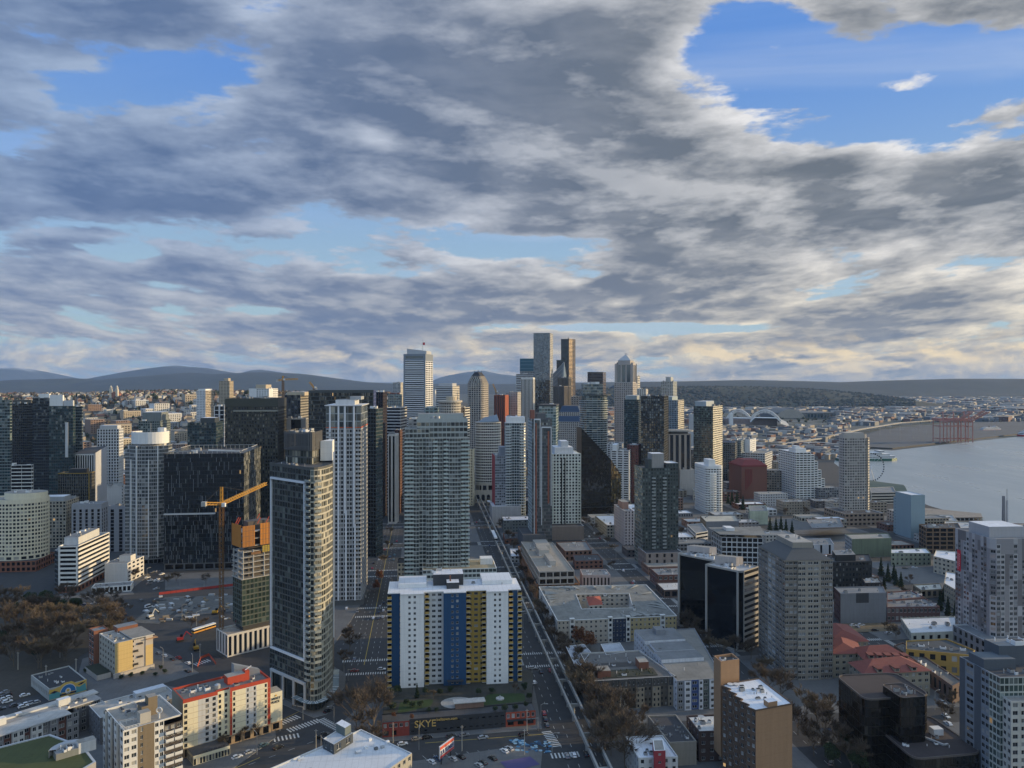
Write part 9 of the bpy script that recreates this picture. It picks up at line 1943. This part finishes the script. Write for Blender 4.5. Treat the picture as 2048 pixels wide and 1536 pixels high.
for x,y,h,lab in ((786,1486,9,'pale pole standing before the left red end of the garden wall'),(924,1502,11,'pale pole in front of the black garden wall'),(1054,1462,10,'pale pole before the right red end of the garden wall'),(36,1340,10,'thin pole at the left edge of the park road'),(92,1372,11,'brown pole beside the mural building'),(152,1362,12,'pole left of the sand yellow hotel'),(632,1500,9,'pole at the junction below the rounded tower'),(1240,1452,12,'sunlit pole before the mansard flats'),(1049,1510,11,'pale pole at the corner of the parking lot'),(400,1315,8,'pole by the orange barrier'),(1868,1300,10,'pale pole beside the mustard building')):
	p=at(x,y);T=thing('utility_pole',p,lab,'pole');b=MB();b.bar((p.x,p.y,0),(p.x,p.y,h),.38,WOODP,.28,8);b.build('post',T);b=MB();b.box((p.x,p.y,h-.7),(1.5,.12,.14),WOODP);b.build('crossarm',T)
for x,y,a,lab in ((606,1440,160,'traffic signal at the far corner below the rounded tower'),(642,1500,300,'traffic signal at the near corner by the white membrane roof'),(696,1362,0,'traffic signal by the wide avenue crosswalk'),(1076,1462,200,'traffic signal beside the right red end of the garden wall')):
	p=at(x,y);T=thing('traffic_signal',p,lab,'traffic signal');d=Vector((math.cos(R(a)),math.sin(R(a)),0));b=MB();b.bar(p,p+Vector((0,0,6.4)),.24,POLE,n=8);b.bar(p+Vector((0,0,6)),p+d*6+Vector((0,0,6.3)),.16,POLE);b.build('mast',T)
	for k in (3.4,5.8):q=p+d*k;b=MB();b.box((q.x,q.y,5.2),(.4,.4,1.1),BLK);b.build('signal_head',T)
def person(p,ang,top,lab):
	me=bpy.data.meshes.new('person');V=[(0,0,.95),(0,0,1.25),(0,0,1.45),(0,0,1.56),(.02,0,1.70),(0,.19,1.42),(.05,.25,1.15),(.14,.24,.92),(0,-.19,1.42),(-.03,-.25,1.15),(.05,-.25,.90),(0,.1,.9),(.12,.11,.5),(.05,.11,.06),(.2,.11,.04),(0,-.1,.9),(-.04,-.11,.5),(-.2,-.11,.08),(-.06,-.11,.04)]
	Ed=[(0,1),(1,2),(2,3),(3,4),(2,5),(5,6),(6,7),(2,8),(8,9),(9,10),(0,11),(11,12),(12,13),(13,14),(0,15),(15,16),(16,17),(17,18)];me.from_pydata(V,Ed,[]);o=bpy.data.objects.new('tmp',me);COL.objects.link(o);sk=o.modifiers.new('s','SKIN');o.modifiers.new('d','SUBSURF').levels=1
	for i,r in enumerate((.15,.15,.14,.06,.105,.07,.055,.04,.07,.055,.04,.1,.075,.05,.05,.1,.075,.05,.05)):me.skin_vertices[0].data[i].radius=(r,r)
	me.skin_vertices[0].data[0].use_root=True;dg=bpy.context.evaluated_depsgraph_get();dg.update();m2=bpy.data.meshes.new_from_object(o.evaluated_get(dg));bpy.data.objects.remove(o);m2.materials.clear()
	for m in (flat(top,.9,0,'coat'),flat((.03,.03,.04),.9,0,'trousers'),flat((.45,.28,.2),.7,0,'skin'),flat((.03,.02,.015),.8,0,'hair')):m2.materials.append(m)
	for f in m2.polygons:c=f.center;f.material_index=3 if c.z > 1.74 or (c.z > 1.6 and c.x <-.03)else 2 if c.z > 1.53 else 0 if c.z > .9 else 1;f.use_smooth=True
	q=bpy.data.objects.new('person',m2);COL.objects.link(q);q.location=(p.x,p.y,.16);q.rotation_euler.z=R(ang);tag(q,lab,'person')
for x,y,a,c,lab in ((1075,1464,190,(.02,.02,.025),'person in a black coat waiting beside the crosswalk'),(1078,1462,10,(.05,.05,.07),'person in dark blue beside the waiting one in black'),(1095,1500,80,(.02,.02,.02),'person in black walking on the painted pavement'),(577,1476,200,(.03,.03,.03),'person in dark clothes at the hotel corner crosswalk'),(729,1350,90,(.02,.02,.03),'person in dark clothes crossing the wide avenue')):person(at(x,y),a,c,lab)
# ------------------------------------------------------------------ low-rise fabric between the named buildings
FILL=[wall(c,.85,.12,.12)for c in ((.17,.09,.07),(.30,.26,.21),(.40,.39,.37),(.22,.22,.23),(.46,.43,.37),(.12,.11,.11),(.50,.50,.50),(.25,.15,.11))];FNAME=['brick red','tan','pale grey','grey','cream','dark','white','brown']
FROOF=[ROOF_G,ROOF_W,ROOF_D,ROOF_T,roofing((.40,.40,.40))];RNAME=['grey','white','dark','sandy','pale']
def free(x,y,r,lst=FOOT):return all((x-a)** 2+(y-b_)** 2 > (c*.82+r*.9)** 2 for a,b_,c in lst)
def filler(P,h,seed,name,where,group,near=False):
	r=random.Random(seed);i=r.randrange(8);j=r.choice((0,0,1,2,3,4));B=Bld(name,P,f'{FNAME[i]} walled low building with a {RNAME[j]} flat roof {where}','building',group)
	B.ring(P,0,h,dict(wm=FILL[i],gl=r.choice((G_BLACK,G_APT)),bw=r.uniform(3,5),fh=3.4,wr=r.uniform(.4,.7),hr=r.uniform(.42,.6),rec=.2));B.roof(P,h,FROOF[j],.6,FILL[i]);B.clutter(P,h-.6,r.randint(2,6),seed,1.1);B.finish(near)
r_=random.Random(5);n_=0
for u0,u1 in zip(UL[:-1],UL[1:]):
	for v0,v1 in zip(VL[1:-1],VL[2:]):
		for k in range(4):
			for s in (0,1):
				ua=u0+11+k*(u1-u0-22)/4;ub=ua+(u1-u0-22)/4-r_.uniform(.4,3);va=v0+13+s*39;vb=va+37-r_.uniform(0,8);c=bell((ua+ub)/2,(va+vb)/2)
				if u0 < 430 and v0 < 260:continue
				ok=free(c.x,c.y,15)and c.y < 1100
				if not ok or r_.random()< .12:continue
				px_=CX+c.x/c.y*F;py_=CY+CAM_H/c.y*F
				if px_ > 2120 or (px_ > 1740 and py_ < 1010)or (1680 < px_ < 1810 and 1244 < py_ < 1275):continue
				n_+= 1;filler([bell(ua,va).xy,bell(ua,vb).xy,bell(ub,vb).xy,bell(ub,va).xy],r_.choice((5,7,7,9,10,13,16)),n_,'low_building','in the packed waterfront blocks','low buildings of the waterfront blocks',c.y < 560)
for k in range(400):
	d=r_.uniform(1020,1550);px_=r_.uniform(940,1560);x=(px_-CX)/F*d
	if not free(x,d,17)or n_ > 330:continue
	P=line_poly((x-12,d-11),DOWN,24,22);n_+= 1;filler(P,r_.choice((14,18,22,26,34)),500+k,'mid_rise','between the downtown towers','mid rise buildings between the downtown towers')
for k in range(500):
	d=r_.uniform(720,1190);px_=r_.uniform(-20,640);x=(px_-CX)/F*d
	if not free(x,d,15):continue
	filler(line_poly((x-11,d-10),NS if px_ < 300 else BELL,22,20),r_.choice((8,11,14,18,22)),1000+k,'low_building','among the towers on the left','low buildings among the towers on the left')
# ------------------------------------------------------------------ houses and trees on the residential hill
HW_=[flat(c,.85,0,'house_wall')for c in ((.60,.58,.54),(.66,.64,.60),(.42,.36,.28),(.27,.19,.15),(.30,.31,.33),(.55,.48,.36))];HR_=[flat(c,.9,0,'house_roof')for c in ((.08,.075,.07),(.14,.12,.11),(.16,.08,.06),(.20,.20,.20))]
def house_mesh(b,x,y,z,w,l,h,rot,m,rm,gable=True):
	c,s=math.cos(rot),math.sin(rot);f=lambda u,v,zz:(x+c*u-s*v,y+s*u+c*v,z+zz);P=[f(-w/2,-l/2,0)[:2],f(w/2,-l/2,0)[:2],f(w/2,l/2,0)[:2],f(-w/2,l/2,0)[:2]]
	b.prism(P,z-3,z+h,m,top=rm if not gable else m)
	if gable:
		g=h+w*.34;o=.4
		b.face((f(-w/2-o,-l/2-o,h-.2),f(w/2+o,-l/2-o,h-.2),f(0,-l/2-o,g)),m);b.face((f(w/2+o,l/2+o,h-.2),f(-w/2-o,l/2+o,h-.2),f(0,l/2+o,g)),m);b.face((f(w/2+o,-l/2-o,h-.2),f(w/2+o,l/2+o,h-.2),f(0,l/2+o,g),f(0,-l/2-o,g)),rm);b.face((f(-w/2-o,l/2+o,h-.2),f(-w/2-o,-l/2-o,h-.2),f(0,-l/2-o,g),f(0,l/2+o,g)),rm)
def individuals(name,label,cat,group,spots,protos):
	"""spots: (x, y, z, turn, scale); protos: meshes shared by the copies"""
	src=[]
	for k,(x,y,z,t,s)in enumerate(spots):
		if k < len(protos):o=protos[k].build(name);tag(o,label,cat,group);src.append(o)
		else:o=src[k % len(protos)].copy();COL.objects.link(o)
		o.location=(x,y,z);o.rotation_euler.z=t;o.scale=(s,s,s)
r_=random.Random(77);sp1=[];sp2=[];stuff=MB();big=[]
for k in range(5200):
	d=1230+2000*r_.random()** 1.2;px_=r_.uniform(-40,800);x=(px_-CX)/F*d;z=hill_z(x,d)
	if not free(x,d,9):continue
	t=R(NS)+r_.choice((0,math.pi/2))+r_.gauss(0,.05)
	if 150 < px_ < 640 and len(sp1)< 300 and d < 2300:sp1.append((x,d,z,t,r_.uniform(.8,1.35)))
	elif k % 9== 0 and len(big)< 120 and d < 2100 and 120 < px_ < 660:big.append((x,d,z,t,r_.uniform(.8,1.5)))
	elif len(sp2)< 1500:sp2.append(1);house_mesh(stuff,x,d,z,r_.uniform(9,13),r_.uniform(10,16),r_.uniform(5,9),t,r_.choice(HW_),r_.choice(HR_),r_.random()< .8)
protos=[]
for k in range(12):b=MB();house_mesh(b,0,0,0,9+k % 3*2,11+k % 4*2,5.5+k % 5,0,HW_[k % 6],HR_[k % 4],k % 6 != 5);protos.append(b)
individuals('house','small house with a dark roof on the residential hill at the left','house','houses on the residential hill',sp1,protos)
protos=[]
for k in range(8):
	b=MB();m=HW_[k % 6];w,l,h=22+k % 3*8,18+k % 2*10,11+k % 4*4;house_mesh(b,0,0,0,w,l,h,0,m,FROOF[k % 5],False)
	for j in range(int(h/3.2)):
		for i in range(int(w/4)):b.box((-w/2+2+i*4,-l/2-.03,1+j*3.2),(2.0,.1,1.5),G_BLACK)
		for i in range(int(l/4)):b.box((w/2+.03,-l/2+2+i*4,1+j*3.2),(.1,2.0,1.5),G_BLACK)
	protos.append(b)
individuals('apartment_house','flat roofed apartment house among the houses on the hill at the left','apartment building','apartment houses on the residential hill',big,protos)
tag(stuff.build('distant_houses'),kind='stuff')
def blob(b,x,y,z,r,h,m,q=6):
	for k in range(q):a=6.283*k/q;c=6.283*(k+1)/q;R1=r*(.8+.4*vnoise(x*.37+k,y*.37));b.face(((x+r*.5*math.cos(a),y+r*.5*math.sin(a),z-2),(x+r*.5*math.cos(c),y+r*.5*math.sin(c),z-2),(x+R1*math.cos(c),y+R1*math.sin(c),z+h*.5),(x+R1*math.cos(a),y+R1*math.sin(a),z+h*.5)),m);b.face(((x+R1*math.cos(a),y+R1*math.sin(a),z+h*.5),(x+R1*math.cos(c),y+R1*math.sin(c),z+h*.5),(x+r*.1,y,z+h)),m)
FT=[leafmat((.014,.026,.014),(.04,.055,.028),'far_leaves'),leafmat((.055,.042,.03),(.11,.085,.06),'far_twigs'),leafmat((.030,.036,.032),(.052,.056,.048),'winter_wood')]
b=MB()
for k in range(3400):
	d=1230+2300*r_.random();px_=r_.uniform(-60,820);x=(px_-CX)/F*d
	if free(x,d,4):h=r_.uniform(6,15);blob(b,x,d,hill_z(x,d),h*r_.uniform(.3,.5),h,FT[0 if r_.random()< .45 else 1])
tag(b.build('distant_trees'),kind='stuff');b=MB()
for k in range(5200):
	d=r_.uniform(4100,6100);px_=r_.uniform(1150,1830);x=(px_-CX)/F*d;y=d
	h=r_.uniform(8,18);e=sstep(4100,5200,d)*(1-sstep(5200,6630,d));zr=interp([(1180,102),(1300,116),(1400,123),(1500,123),(1580,113),(1650,99),(1720,75),(1780,45),(1830,18)],CX+x/5200*F)*e
	if zr > 14:blob(b,x,y,zr*.93-4,h*.7,h*1.2,FT[2 if r_.random()< .8 else 1])
tag(b.build('distant_forest'),kind='stuff')
def church():
	d=2250;q=atd(228,806,d);z=hill_z(q.x,d);T=thing('church',(q.x,d,z),'pale stone church with two domed towers on the ridge at the left','church');st=flat((.62,.56,.46),.8,0,'pale_stone')
	for s in (-9,9):b=MB();b.box((q.x+s,d,z-2),(6.5,6.5,30),st);b.box((q.x+s,d,z+28),(5,5,7),st);b.cyl((q.x+s,d,z+35),2.6,5,st,10,r2=.2);b.build('tower',T)
	b=MB();house_mesh(b,q.x,d+14,z,16,34,15,0,wall((.3,.13,.09)),HR_[2]);b.build('nave',T)
church()
# ------------------------------------------------------------------ industrial flats, stadiums and harbour
WP=[flat(c,.8,0,'shed_wall')for c in ((.36,.36,.36),(.22,.22,.22),(.32,.27,.21),(.18,.10,.08),(.12,.14,.17),(.50,.49,.47))];WR=[roofing(c,'shed_roof',.03,.2)for c in ((.26,.27,.28),(.17,.17,.17),(.40,.40,.40),(.10,.10,.10),(.20,.185,.17))]
sp1=[];stuff=MB();r_=random.Random(99);QX=[(1600,903),(1690,898)]
for k in range(6400):
	d=1580+6400*r_.random()** 1.5;px_=r_.uniform(1120,2140);py_=CY+CAM_H/d*F;x=(px_-CX)/F*d
	if px_ > 1700 and py_ > 852+(0 if px_ < 1760 else -8):continue
	if py_ > 922 or (1440 < px_ < 1660 and 826 < py_ < 856)or not free(x,d,24)or (px_ < 1600 and py_ < 800 and r_.random()< .5):continue
	t=R(-42)+r_.choice((0,math.pi/2));s=r_.uniform(.4,.95)*(1 if d > 2700 else .62)
	if len(sp1)< 300 and d < 4200:sp1.append((x,d,0,t,s))
	elif len(sp2)< 5200:sp2.append(1);e_=.34+.66*sstep(2300,5000,d);w,l=r_.uniform(16,60)*e_,r_.uniform(26,120)*e_;house_mesh(stuff,x,d,3,w,l,r_.uniform(5,15)*(.7+.3*e_),t,r_.choice(WP),r_.choice(WR),False)
protos=[]
for k in range(14):
	b=MB();w,l,h=26+k % 4*10,34+k % 5*14,(7,9,16,11,22)[k % 5];house_mesh(b,0,0,3,w,l,h,0,WP[k % 6],WR[k % 5],k % 7== 6)
	for j in range(int(h/4)):
		for i in range(int(l/6)):b.box((-w/2-.03,-l/2+3+i*6,4.2+j*4),(.1,4,1.7),G_BLACK)
		for i in range(int(w/6)):b.box((-w/2+3+i*6,-l/2-.03,4.2+j*4),(4,.1,1.7),G_BLACK)
	for i in range(4):b.box((-w*.3+i*w*.2,l*(.3-.17*i),h+3),(3,4,1.6),MET)
	protos.append(b)
individuals('warehouse','flat roofed warehouse or brick block on the industrial plain beyond downtown','warehouse','warehouses on the industrial plain',sp1,protos);tag(stuff.build('distant_sheds'),kind='stuff')
b=MB()
for k in range(2600):d=1750+5500*r_.random()** 1.3;px_=r_.uniform(1380,2140);py_=CY+CAM_H/d*F;x=(px_-CX)/F*d;h=r_.uniform(5,12);(blob(b,x,d,0,h*.6,h,FT[k % 2])if py_ < 846 else None)
tag(b.build('distant_trees'),kind='stuff')
def stadium():
	d=2800;X=lambda p,dd=d:(p-CX)/F*dd;c=X(1510);T=thing('stadium',(c,d,0),'football stadium with two white trussed arches over its roofs','stadium');W=flat((.74,.74,.72),.5,0,'white_steel');RF=wall((.30,.33,.38),.5,.06,.05)
	for (xa,xb,dd,zt,nm)in ((1452,1497,2860,top_z(818,2860),0),(1500,1553,2760,top_z(819,2760),1)):
		za,zb=top_z(838,dd),top_z(841,dd);n=22;b=MB();r=MB();pts=[]
		for k in range(n+1):s=k/n;pts.append(Vector((X(xa,dd)+(X(xb,dd)-X(xa,dd))*s,dd-50*s,za+(zb-za)*s+(zt-(za+zb)/2)*4*s*(1-s)*.98)))
		for p,q in zip(pts,pts[1:]):b.bar(p,q,4.2,W);b.bar(p-Vector((0,0,7)),q-Vector((0,0,7)),2.0,W)
		for p in pts[1:-1]:b.bar(p,p-Vector((0,0,12)),1.6,W)
		b.build('arch',T)
		low_=[Vector((p.x,p.y,min(p.z-9,zb+13)))for p in pts]
		for p,q in zip(low_,low_[1:]):r.face((p,q,q+Vector((55 if nm else 20,60,-16)),p+Vector((55 if nm else 20,60,-16))),RF);r.face((q,p,p+Vector((0,-6,-3)),q+Vector((0,-6,-3))),W)
		r.build('roof',T)
	b=MB();q=[Vector((X(1450),d)),Vector((X(1545),d-50)),Vector((X(1560),d+140)),Vector((X(1458),d+150))];b.prism(q,0,22,wall((.20,.16,.15),.8),top=wall((.08,.09,.12)));b.build('stand',T);b=MB();q=[Vector((X(1453),d-40)),Vector((X(1460),d-40)),Vector((X(1460),d-30)),Vector((X(1453),d-30))];b.prism(q,0,44,WHITE);b.build('scoreboard',T)
	d2=3250;T=thing('ballpark',(X(1580,d2),d2,0),'dark ballpark with a great curved roof right of the arched stadium','stadium');b=MB();n=14;z0=top_z(834,d2);zt=top_z(818,d2);RD=wall((.17,.16,.15),.7)
	for k in range(n):s0,s1=k/n,(k+1)/n;x0,x1=X(1552+58*s0,d2),X(1552+58*s1,d2);a0,a1=z0+(zt-z0)*math.sin(math.pi*s0)** .7,z0+(zt-z0)*math.sin(math.pi*s1)** .7;b.face(((x0,d2,a0),(x1,d2,a1),(x1,d2+170,a1),(x0,d2+170,a0)),RD);b.face(((x0,d2,z0-6),(x1,d2,z0-6),(x1,d2,a1),(x0,d2,a0)),wall((.34,.31,.27)))
	b.build('roof',T);b=MB();b.prism([Vector((X(1548,d2),d2+5)),Vector((X(1672,d2),d2+5)),Vector((X(1672,d2),d2+180)),Vector((X(1548,d2),d2+180))],0,26,wall((.10,.11,.12)),top=wall((.13,.14,.15)));b.build('stand',T)
	for k in range(12):x=X(1590+k*6.6,d2);b=MB();b.prism([Vector((x,d2+4.6)),Vector((x+8,d2+4.6)),Vector((x+8,d2+5)),Vector((x,d2+5))],6,20,G_TEAL);b.build('window',T)
stadium()
HCR=flat((.40,.19,.155),.6,.1,'crane_red')
def gantry(px_,tipx,tipy,lab,s=1.0):
	p=at(px_,884,3);d=p.y;T=thing('gantry_crane',(p.x,d,3),lab,'harbour crane','red gantry cranes on the quay');h=58;w=9;dp=16
	for i,(sx,sy)in enumerate(((-w,-dp),(w,-dp),(w,dp),(-w,dp))):b=MB();b.bar((p.x+sx,d+sy,3),(p.x+sx,d+sy,h),1.8,HCR);b.build('leg',T)
	b=MB()
	for z in (12,44,h):b.bar((p.x-w,d-dp,z),(p.x+w,d-dp,z),1.4,HCR);b.bar((p.x-w,d+dp,z),(p.x+w,d+dp,z),1.4,HCR);b.bar((p.x-w,d-dp,z),(p.x-w,d+dp,z),1.4,HCR);b.bar((p.x+w,d-dp,z),(p.x+w,d+dp,z),1.4,HCR)
	b.build('portal',T);tip=atd(tipx,tipy,d-20);b=MB()
	for o in (-3,3):b.bar((p.x+o,d-dp,h-4),(tip.x+o,d-40,tip.z),2.4,HCR)
	for k in range(1,9):s_=k/9;q=Vector((p.x,d-dp,h-4)).lerp(Vector((tip.x,d-40,tip.z)),s_);b.bar(q-Vector((3,0,0)),q+Vector((3,0,0)),1,HCR)
	b.build('boom',T);b=MB();b.bar((p.x,d-dp,h),(p.x,d-dp+4,h+24),2.2,HCR);b.bar((p.x,d-dp+4,h+24),(tip.x,d-40,tip.z),.6,HCR);b.bar((p.x,d-dp+4,h+24),(p.x,d+34,h),.8,HCR);b.build('apex_frame',T);b=MB();b.box((p.x,d+14,h),(10,34,6),HCR);b.build('machinery_house',T)
for x,tx,ty,lab in ((1880,1906,838,'leftmost red gantry crane with its boom cut low'),(1901,1934,824,'red gantry crane second from the left on the quay'),(1922,1958,821,'red gantry crane third from the left with the highest boom'),(1931,1967,823,'rightmost red gantry crane on the quay')):gantry(x,tx,ty,lab)
def ship(name,px0,px1,py,lab,hull,cat):
	a,c=at(px0,py),at(px1,py-1);d=(c-a);L=d.length;d /= L;w=Vector((-d.y,d.x,0))*L*.09;T=thing(name,a,lab,cat);b=MB();P=[a-w,a+d*L*.86-w,c,a+d*L*.86+w,a+w];b.prism([(p.x,p.y)for p in P],0,L*.045,hull,top=WHITE);b.build('hull',T)
	for k,(s0,s1,z0,z1)in enumerate(((.02,.92,.045,.085),(.06,.84,.085,.115),(.15,.7,.115,.14),(.66,.74,.14,.17))):b=MB();q=[a+d*L*s0-w*.9,a+d*L*s1-w*.8,a+d*L*s1+w*.8,a+d*L*s0+w*.9];b.prism([(p.x,p.y)for p in q],L*z0,L*z1,WHITE);b.prism(inset([p.xy for p in q],-.1),L*(z0+(z1-z0)*.35),L*(z0+(z1-z0)*.7),G_BLACK,top=False);b.build('deck',T)
	b=MB();q=a+d*L*.4;b.cyl((q.x,q.y,L*.14),L*.018,L*.05,BLK,12);b.build('funnel',T)
ship('ferry',1676,1794,922,'white ferry with a dark green hull passing behind the beige grey tower',flat((.02,.10,.07),.5,0,'green_hull'),'ferry');ship('cutter_ship',1962,2002,862,'white ship with a red hull moored beyond the quay',flat((.35,.03,.02),.5,0,'red_hull'),'ship');ship('cargo_ship',2040,2120,873,'red hulled ship at the right end of the quay',flat((.35,.03,.02),.5,0,'red_hull'),'ship')
def wheel():
	d=1205;X=lambda p:(p-CX)/F*d;c=Vector((X(1742),d,top_z(934,d)));r=21.5;T=thing('ferris_wheel',(c.x,d,0),'white ferris wheel half hidden by the beige grey tower','ferris wheel');WS_=flat((.7,.72,.74),.5,0,'white_steel');b=MB();g=MB();n=36;u=Vector((math.cos(R(12)),math.sin(R(12)),0));P=[c+u*r*math.cos(6.283*k/n)+Vector((0,0,r*math.sin(6.283*k/n)))for k in range(n)]
	for k in range(n):b.bar(P[k],P[(k+1)% n],.45,WS_);(b.bar(c,P[k],.22,WS_)if k % 2== 0 else None)
	b.build('rim',T);g=[];
	for k in range(n):m=MB();q=P[k]+u*1.2*math.cos(6.283*k/n);m.box((q.x,q.y,q.z-1.2),(1.7,1.7,1.9),BLK);m.build('gondola',T)
	for s in (-9,9):m=MB();m.bar(c+Vector((0,-2,0)),Vector((c.x+s,d-6,0)),.9,WS_);m.bar(c+Vector((0,2,0)),Vector((c.x+s,d+6,0)),.9,WS_);m.build('leg',T)
wheel()
def pier_shed():
	P=[Vector(at(x,y,9)[:2])for x,y in ((1738,988),(1816,986),(1800,972),(1738,960))];B=Bld('pier_building',P,'long pier building with a dark green vaulted roof beside the water','pier building');B.ring(P,0,9,sp(wall((.24,.27,.26)),G_BLACK,5,4,.7,.6));b=MB();n=7;RG=wall((.05,.08,.065),.7)
	for k in range(n):s0,s1=k/n,(k+1)/n;a,c=P[0].lerp(P[3],s0),P[0].lerp(P[3],s1);e,f=P[1].lerp(P[2],s0),P[1].lerp(P[2],s1);z0,z1=9+6*math.sin(math.pi*s0),9+6*math.sin(math.pi*s1);b.face(((*a,z0),(*e,z0),(*f,z1),(*c,z1)),RG);b.face(((*e,9),(*f,9),(*f,z1),(*e,z0)),RG)
	b.build('vaulted_roof',B.root);B.finish(False)
	T=thing('pier',at(1920,1026),'wooden pier on pale piles with rows of tables at the right shore','pier');q=px_poly([(1850,1036),(1965,1035),(1962,1027),(1850,1016)],3);b=MB();b.prism([(p.x,p.y)for p in q],2.2,3.2,wall((.11,.09,.08),.9),top=roofing((.25,.22,.19),'deck',.4,.7),bottom=True);b.build('deck',T)
	for k in range(14):p=q[0].lerp(q[1],k/13);b=MB();b.bar((p.x,p.y+.4,0),(p.x,p.y+.4,2.4),.7,LGRY);b.build('pile',T)
	p=at(2010,1052);T=thing('sculptural_mast',p,'tall thin twin mast by the right shore with a slender antenna','mast');d=p.y;b=MB();b.bar((p.x-1.6,d,0),(p.x-1.6,d,top_z(992,d)),2.6,wall((.20,.20,.22)),2.0);b.build('pylon',T);b=MB();b.bar((p.x+2.2,d,0),(p.x+2.2,d,top_z(1000,d)),1.6,wall((.45,.45,.47)));b.bar((p.x+2.2,d,top_z(1000,d)),(p.x+2.2,d,top_z(978,d)),.5,MET);b.build('antenna',T)
	for pts,z,lab in (([(1852,1040),(1916,1042),(1905,1030),(1852,1028)],9,'cream harbour building at the root of the wooden pier'),([(1886,1058),(1990,1062),(1975,1046),(1890,1042)],10,'long pale terrace building along the right shore'),([(2002,1062),(2120,1066),(2100,1048),(2000,1046)],12,'flat brown roofed hall at the right edge by the water'),([(1846,1062),(1900,1066),(1896,1052),(1850,1050)],14,'low glass office with a green roof terrace near the pier')):low('harbour_building',lab,pts,z,FILL[4 if z < 11 else 7],G_BLACK,FROOF[3 if z== 12 else 4],bw=5,nf=2,wr=.6,hr=.45,clutter=6,big=1.4,near=False)
pier_shed()
b=MB();VD=wall((.36,.34,.31),.9);pts=[at(x,y,12)for x,y in ((1560,888),(1640,876),(1720,858),(1800,845),(1900,838),(2060,828),(2200,822))]
T=thing('viaduct',pts[0],'long concrete road viaduct curving behind the harbour quay','viaduct')
for p,q in zip(pts,pts[1:]):n=Vector((-(q-p).y,(q-p).x,0)).normalized()*6;b.face((p-n,q-n,q+n,p+n),VD);b.face((p-n-Vector((0,0,2.5)),q-n-Vector((0,0,2.5)),q-n+Vector((0,0,1)),p-n+Vector((0,0,1))),VD)
b.build('deck',T)
for p,q in zip(pts,pts[1:]):
	for k in range(5):w=p.lerp(q,k/5);c_=MB();c_.bar((w.x,w.y,0),(w.x,w.y,10),2.5,VD);c_.build('pier',T)
for x,y in ((1800,880),(1826,878),(1838,862),(1780,868),(1852,870),(1990,868),(1800,862),(1760,872)):p=at(x,y,3);dup(bpy.data.objects['street_lamp'],(p.x,p.y,3),0,'high mast lamp standing on the empty harbour quay','mast lamps on the quay',3.0)
# ------------------------------------------------------------------ air
def air():
	m=bpy.data.materials.new('haze');m.use_nodes=True;nt=m.node_tree;nt.nodes.clear();o=nt.nodes.new('ShaderNodeOutputMaterial');v=nt.nodes.new('ShaderNodeVolumePrincipled');nt.links.new(v.outputs[0],o.inputs['Volume']);v.inputs['Density'].default_value=HAZE;v.inputs['Color'].default_value=(.36,.58,1.0,1);v.inputs['Anisotropy'].default_value=.1
	b=MB();b.prism([(-70000,-3000),(70000,-3000),(70000,33500),(-70000,33500)],-5.0,860.0,m,bottom=True);tag(b.build('haze'),kind='stuff')
HAZE=2.6e-5
air()
marks.build('road_marking')and tag(bpy.data.objects['road_marking'],kind='structure')
tag(ymarks.build('lane_line'),kind='structure')
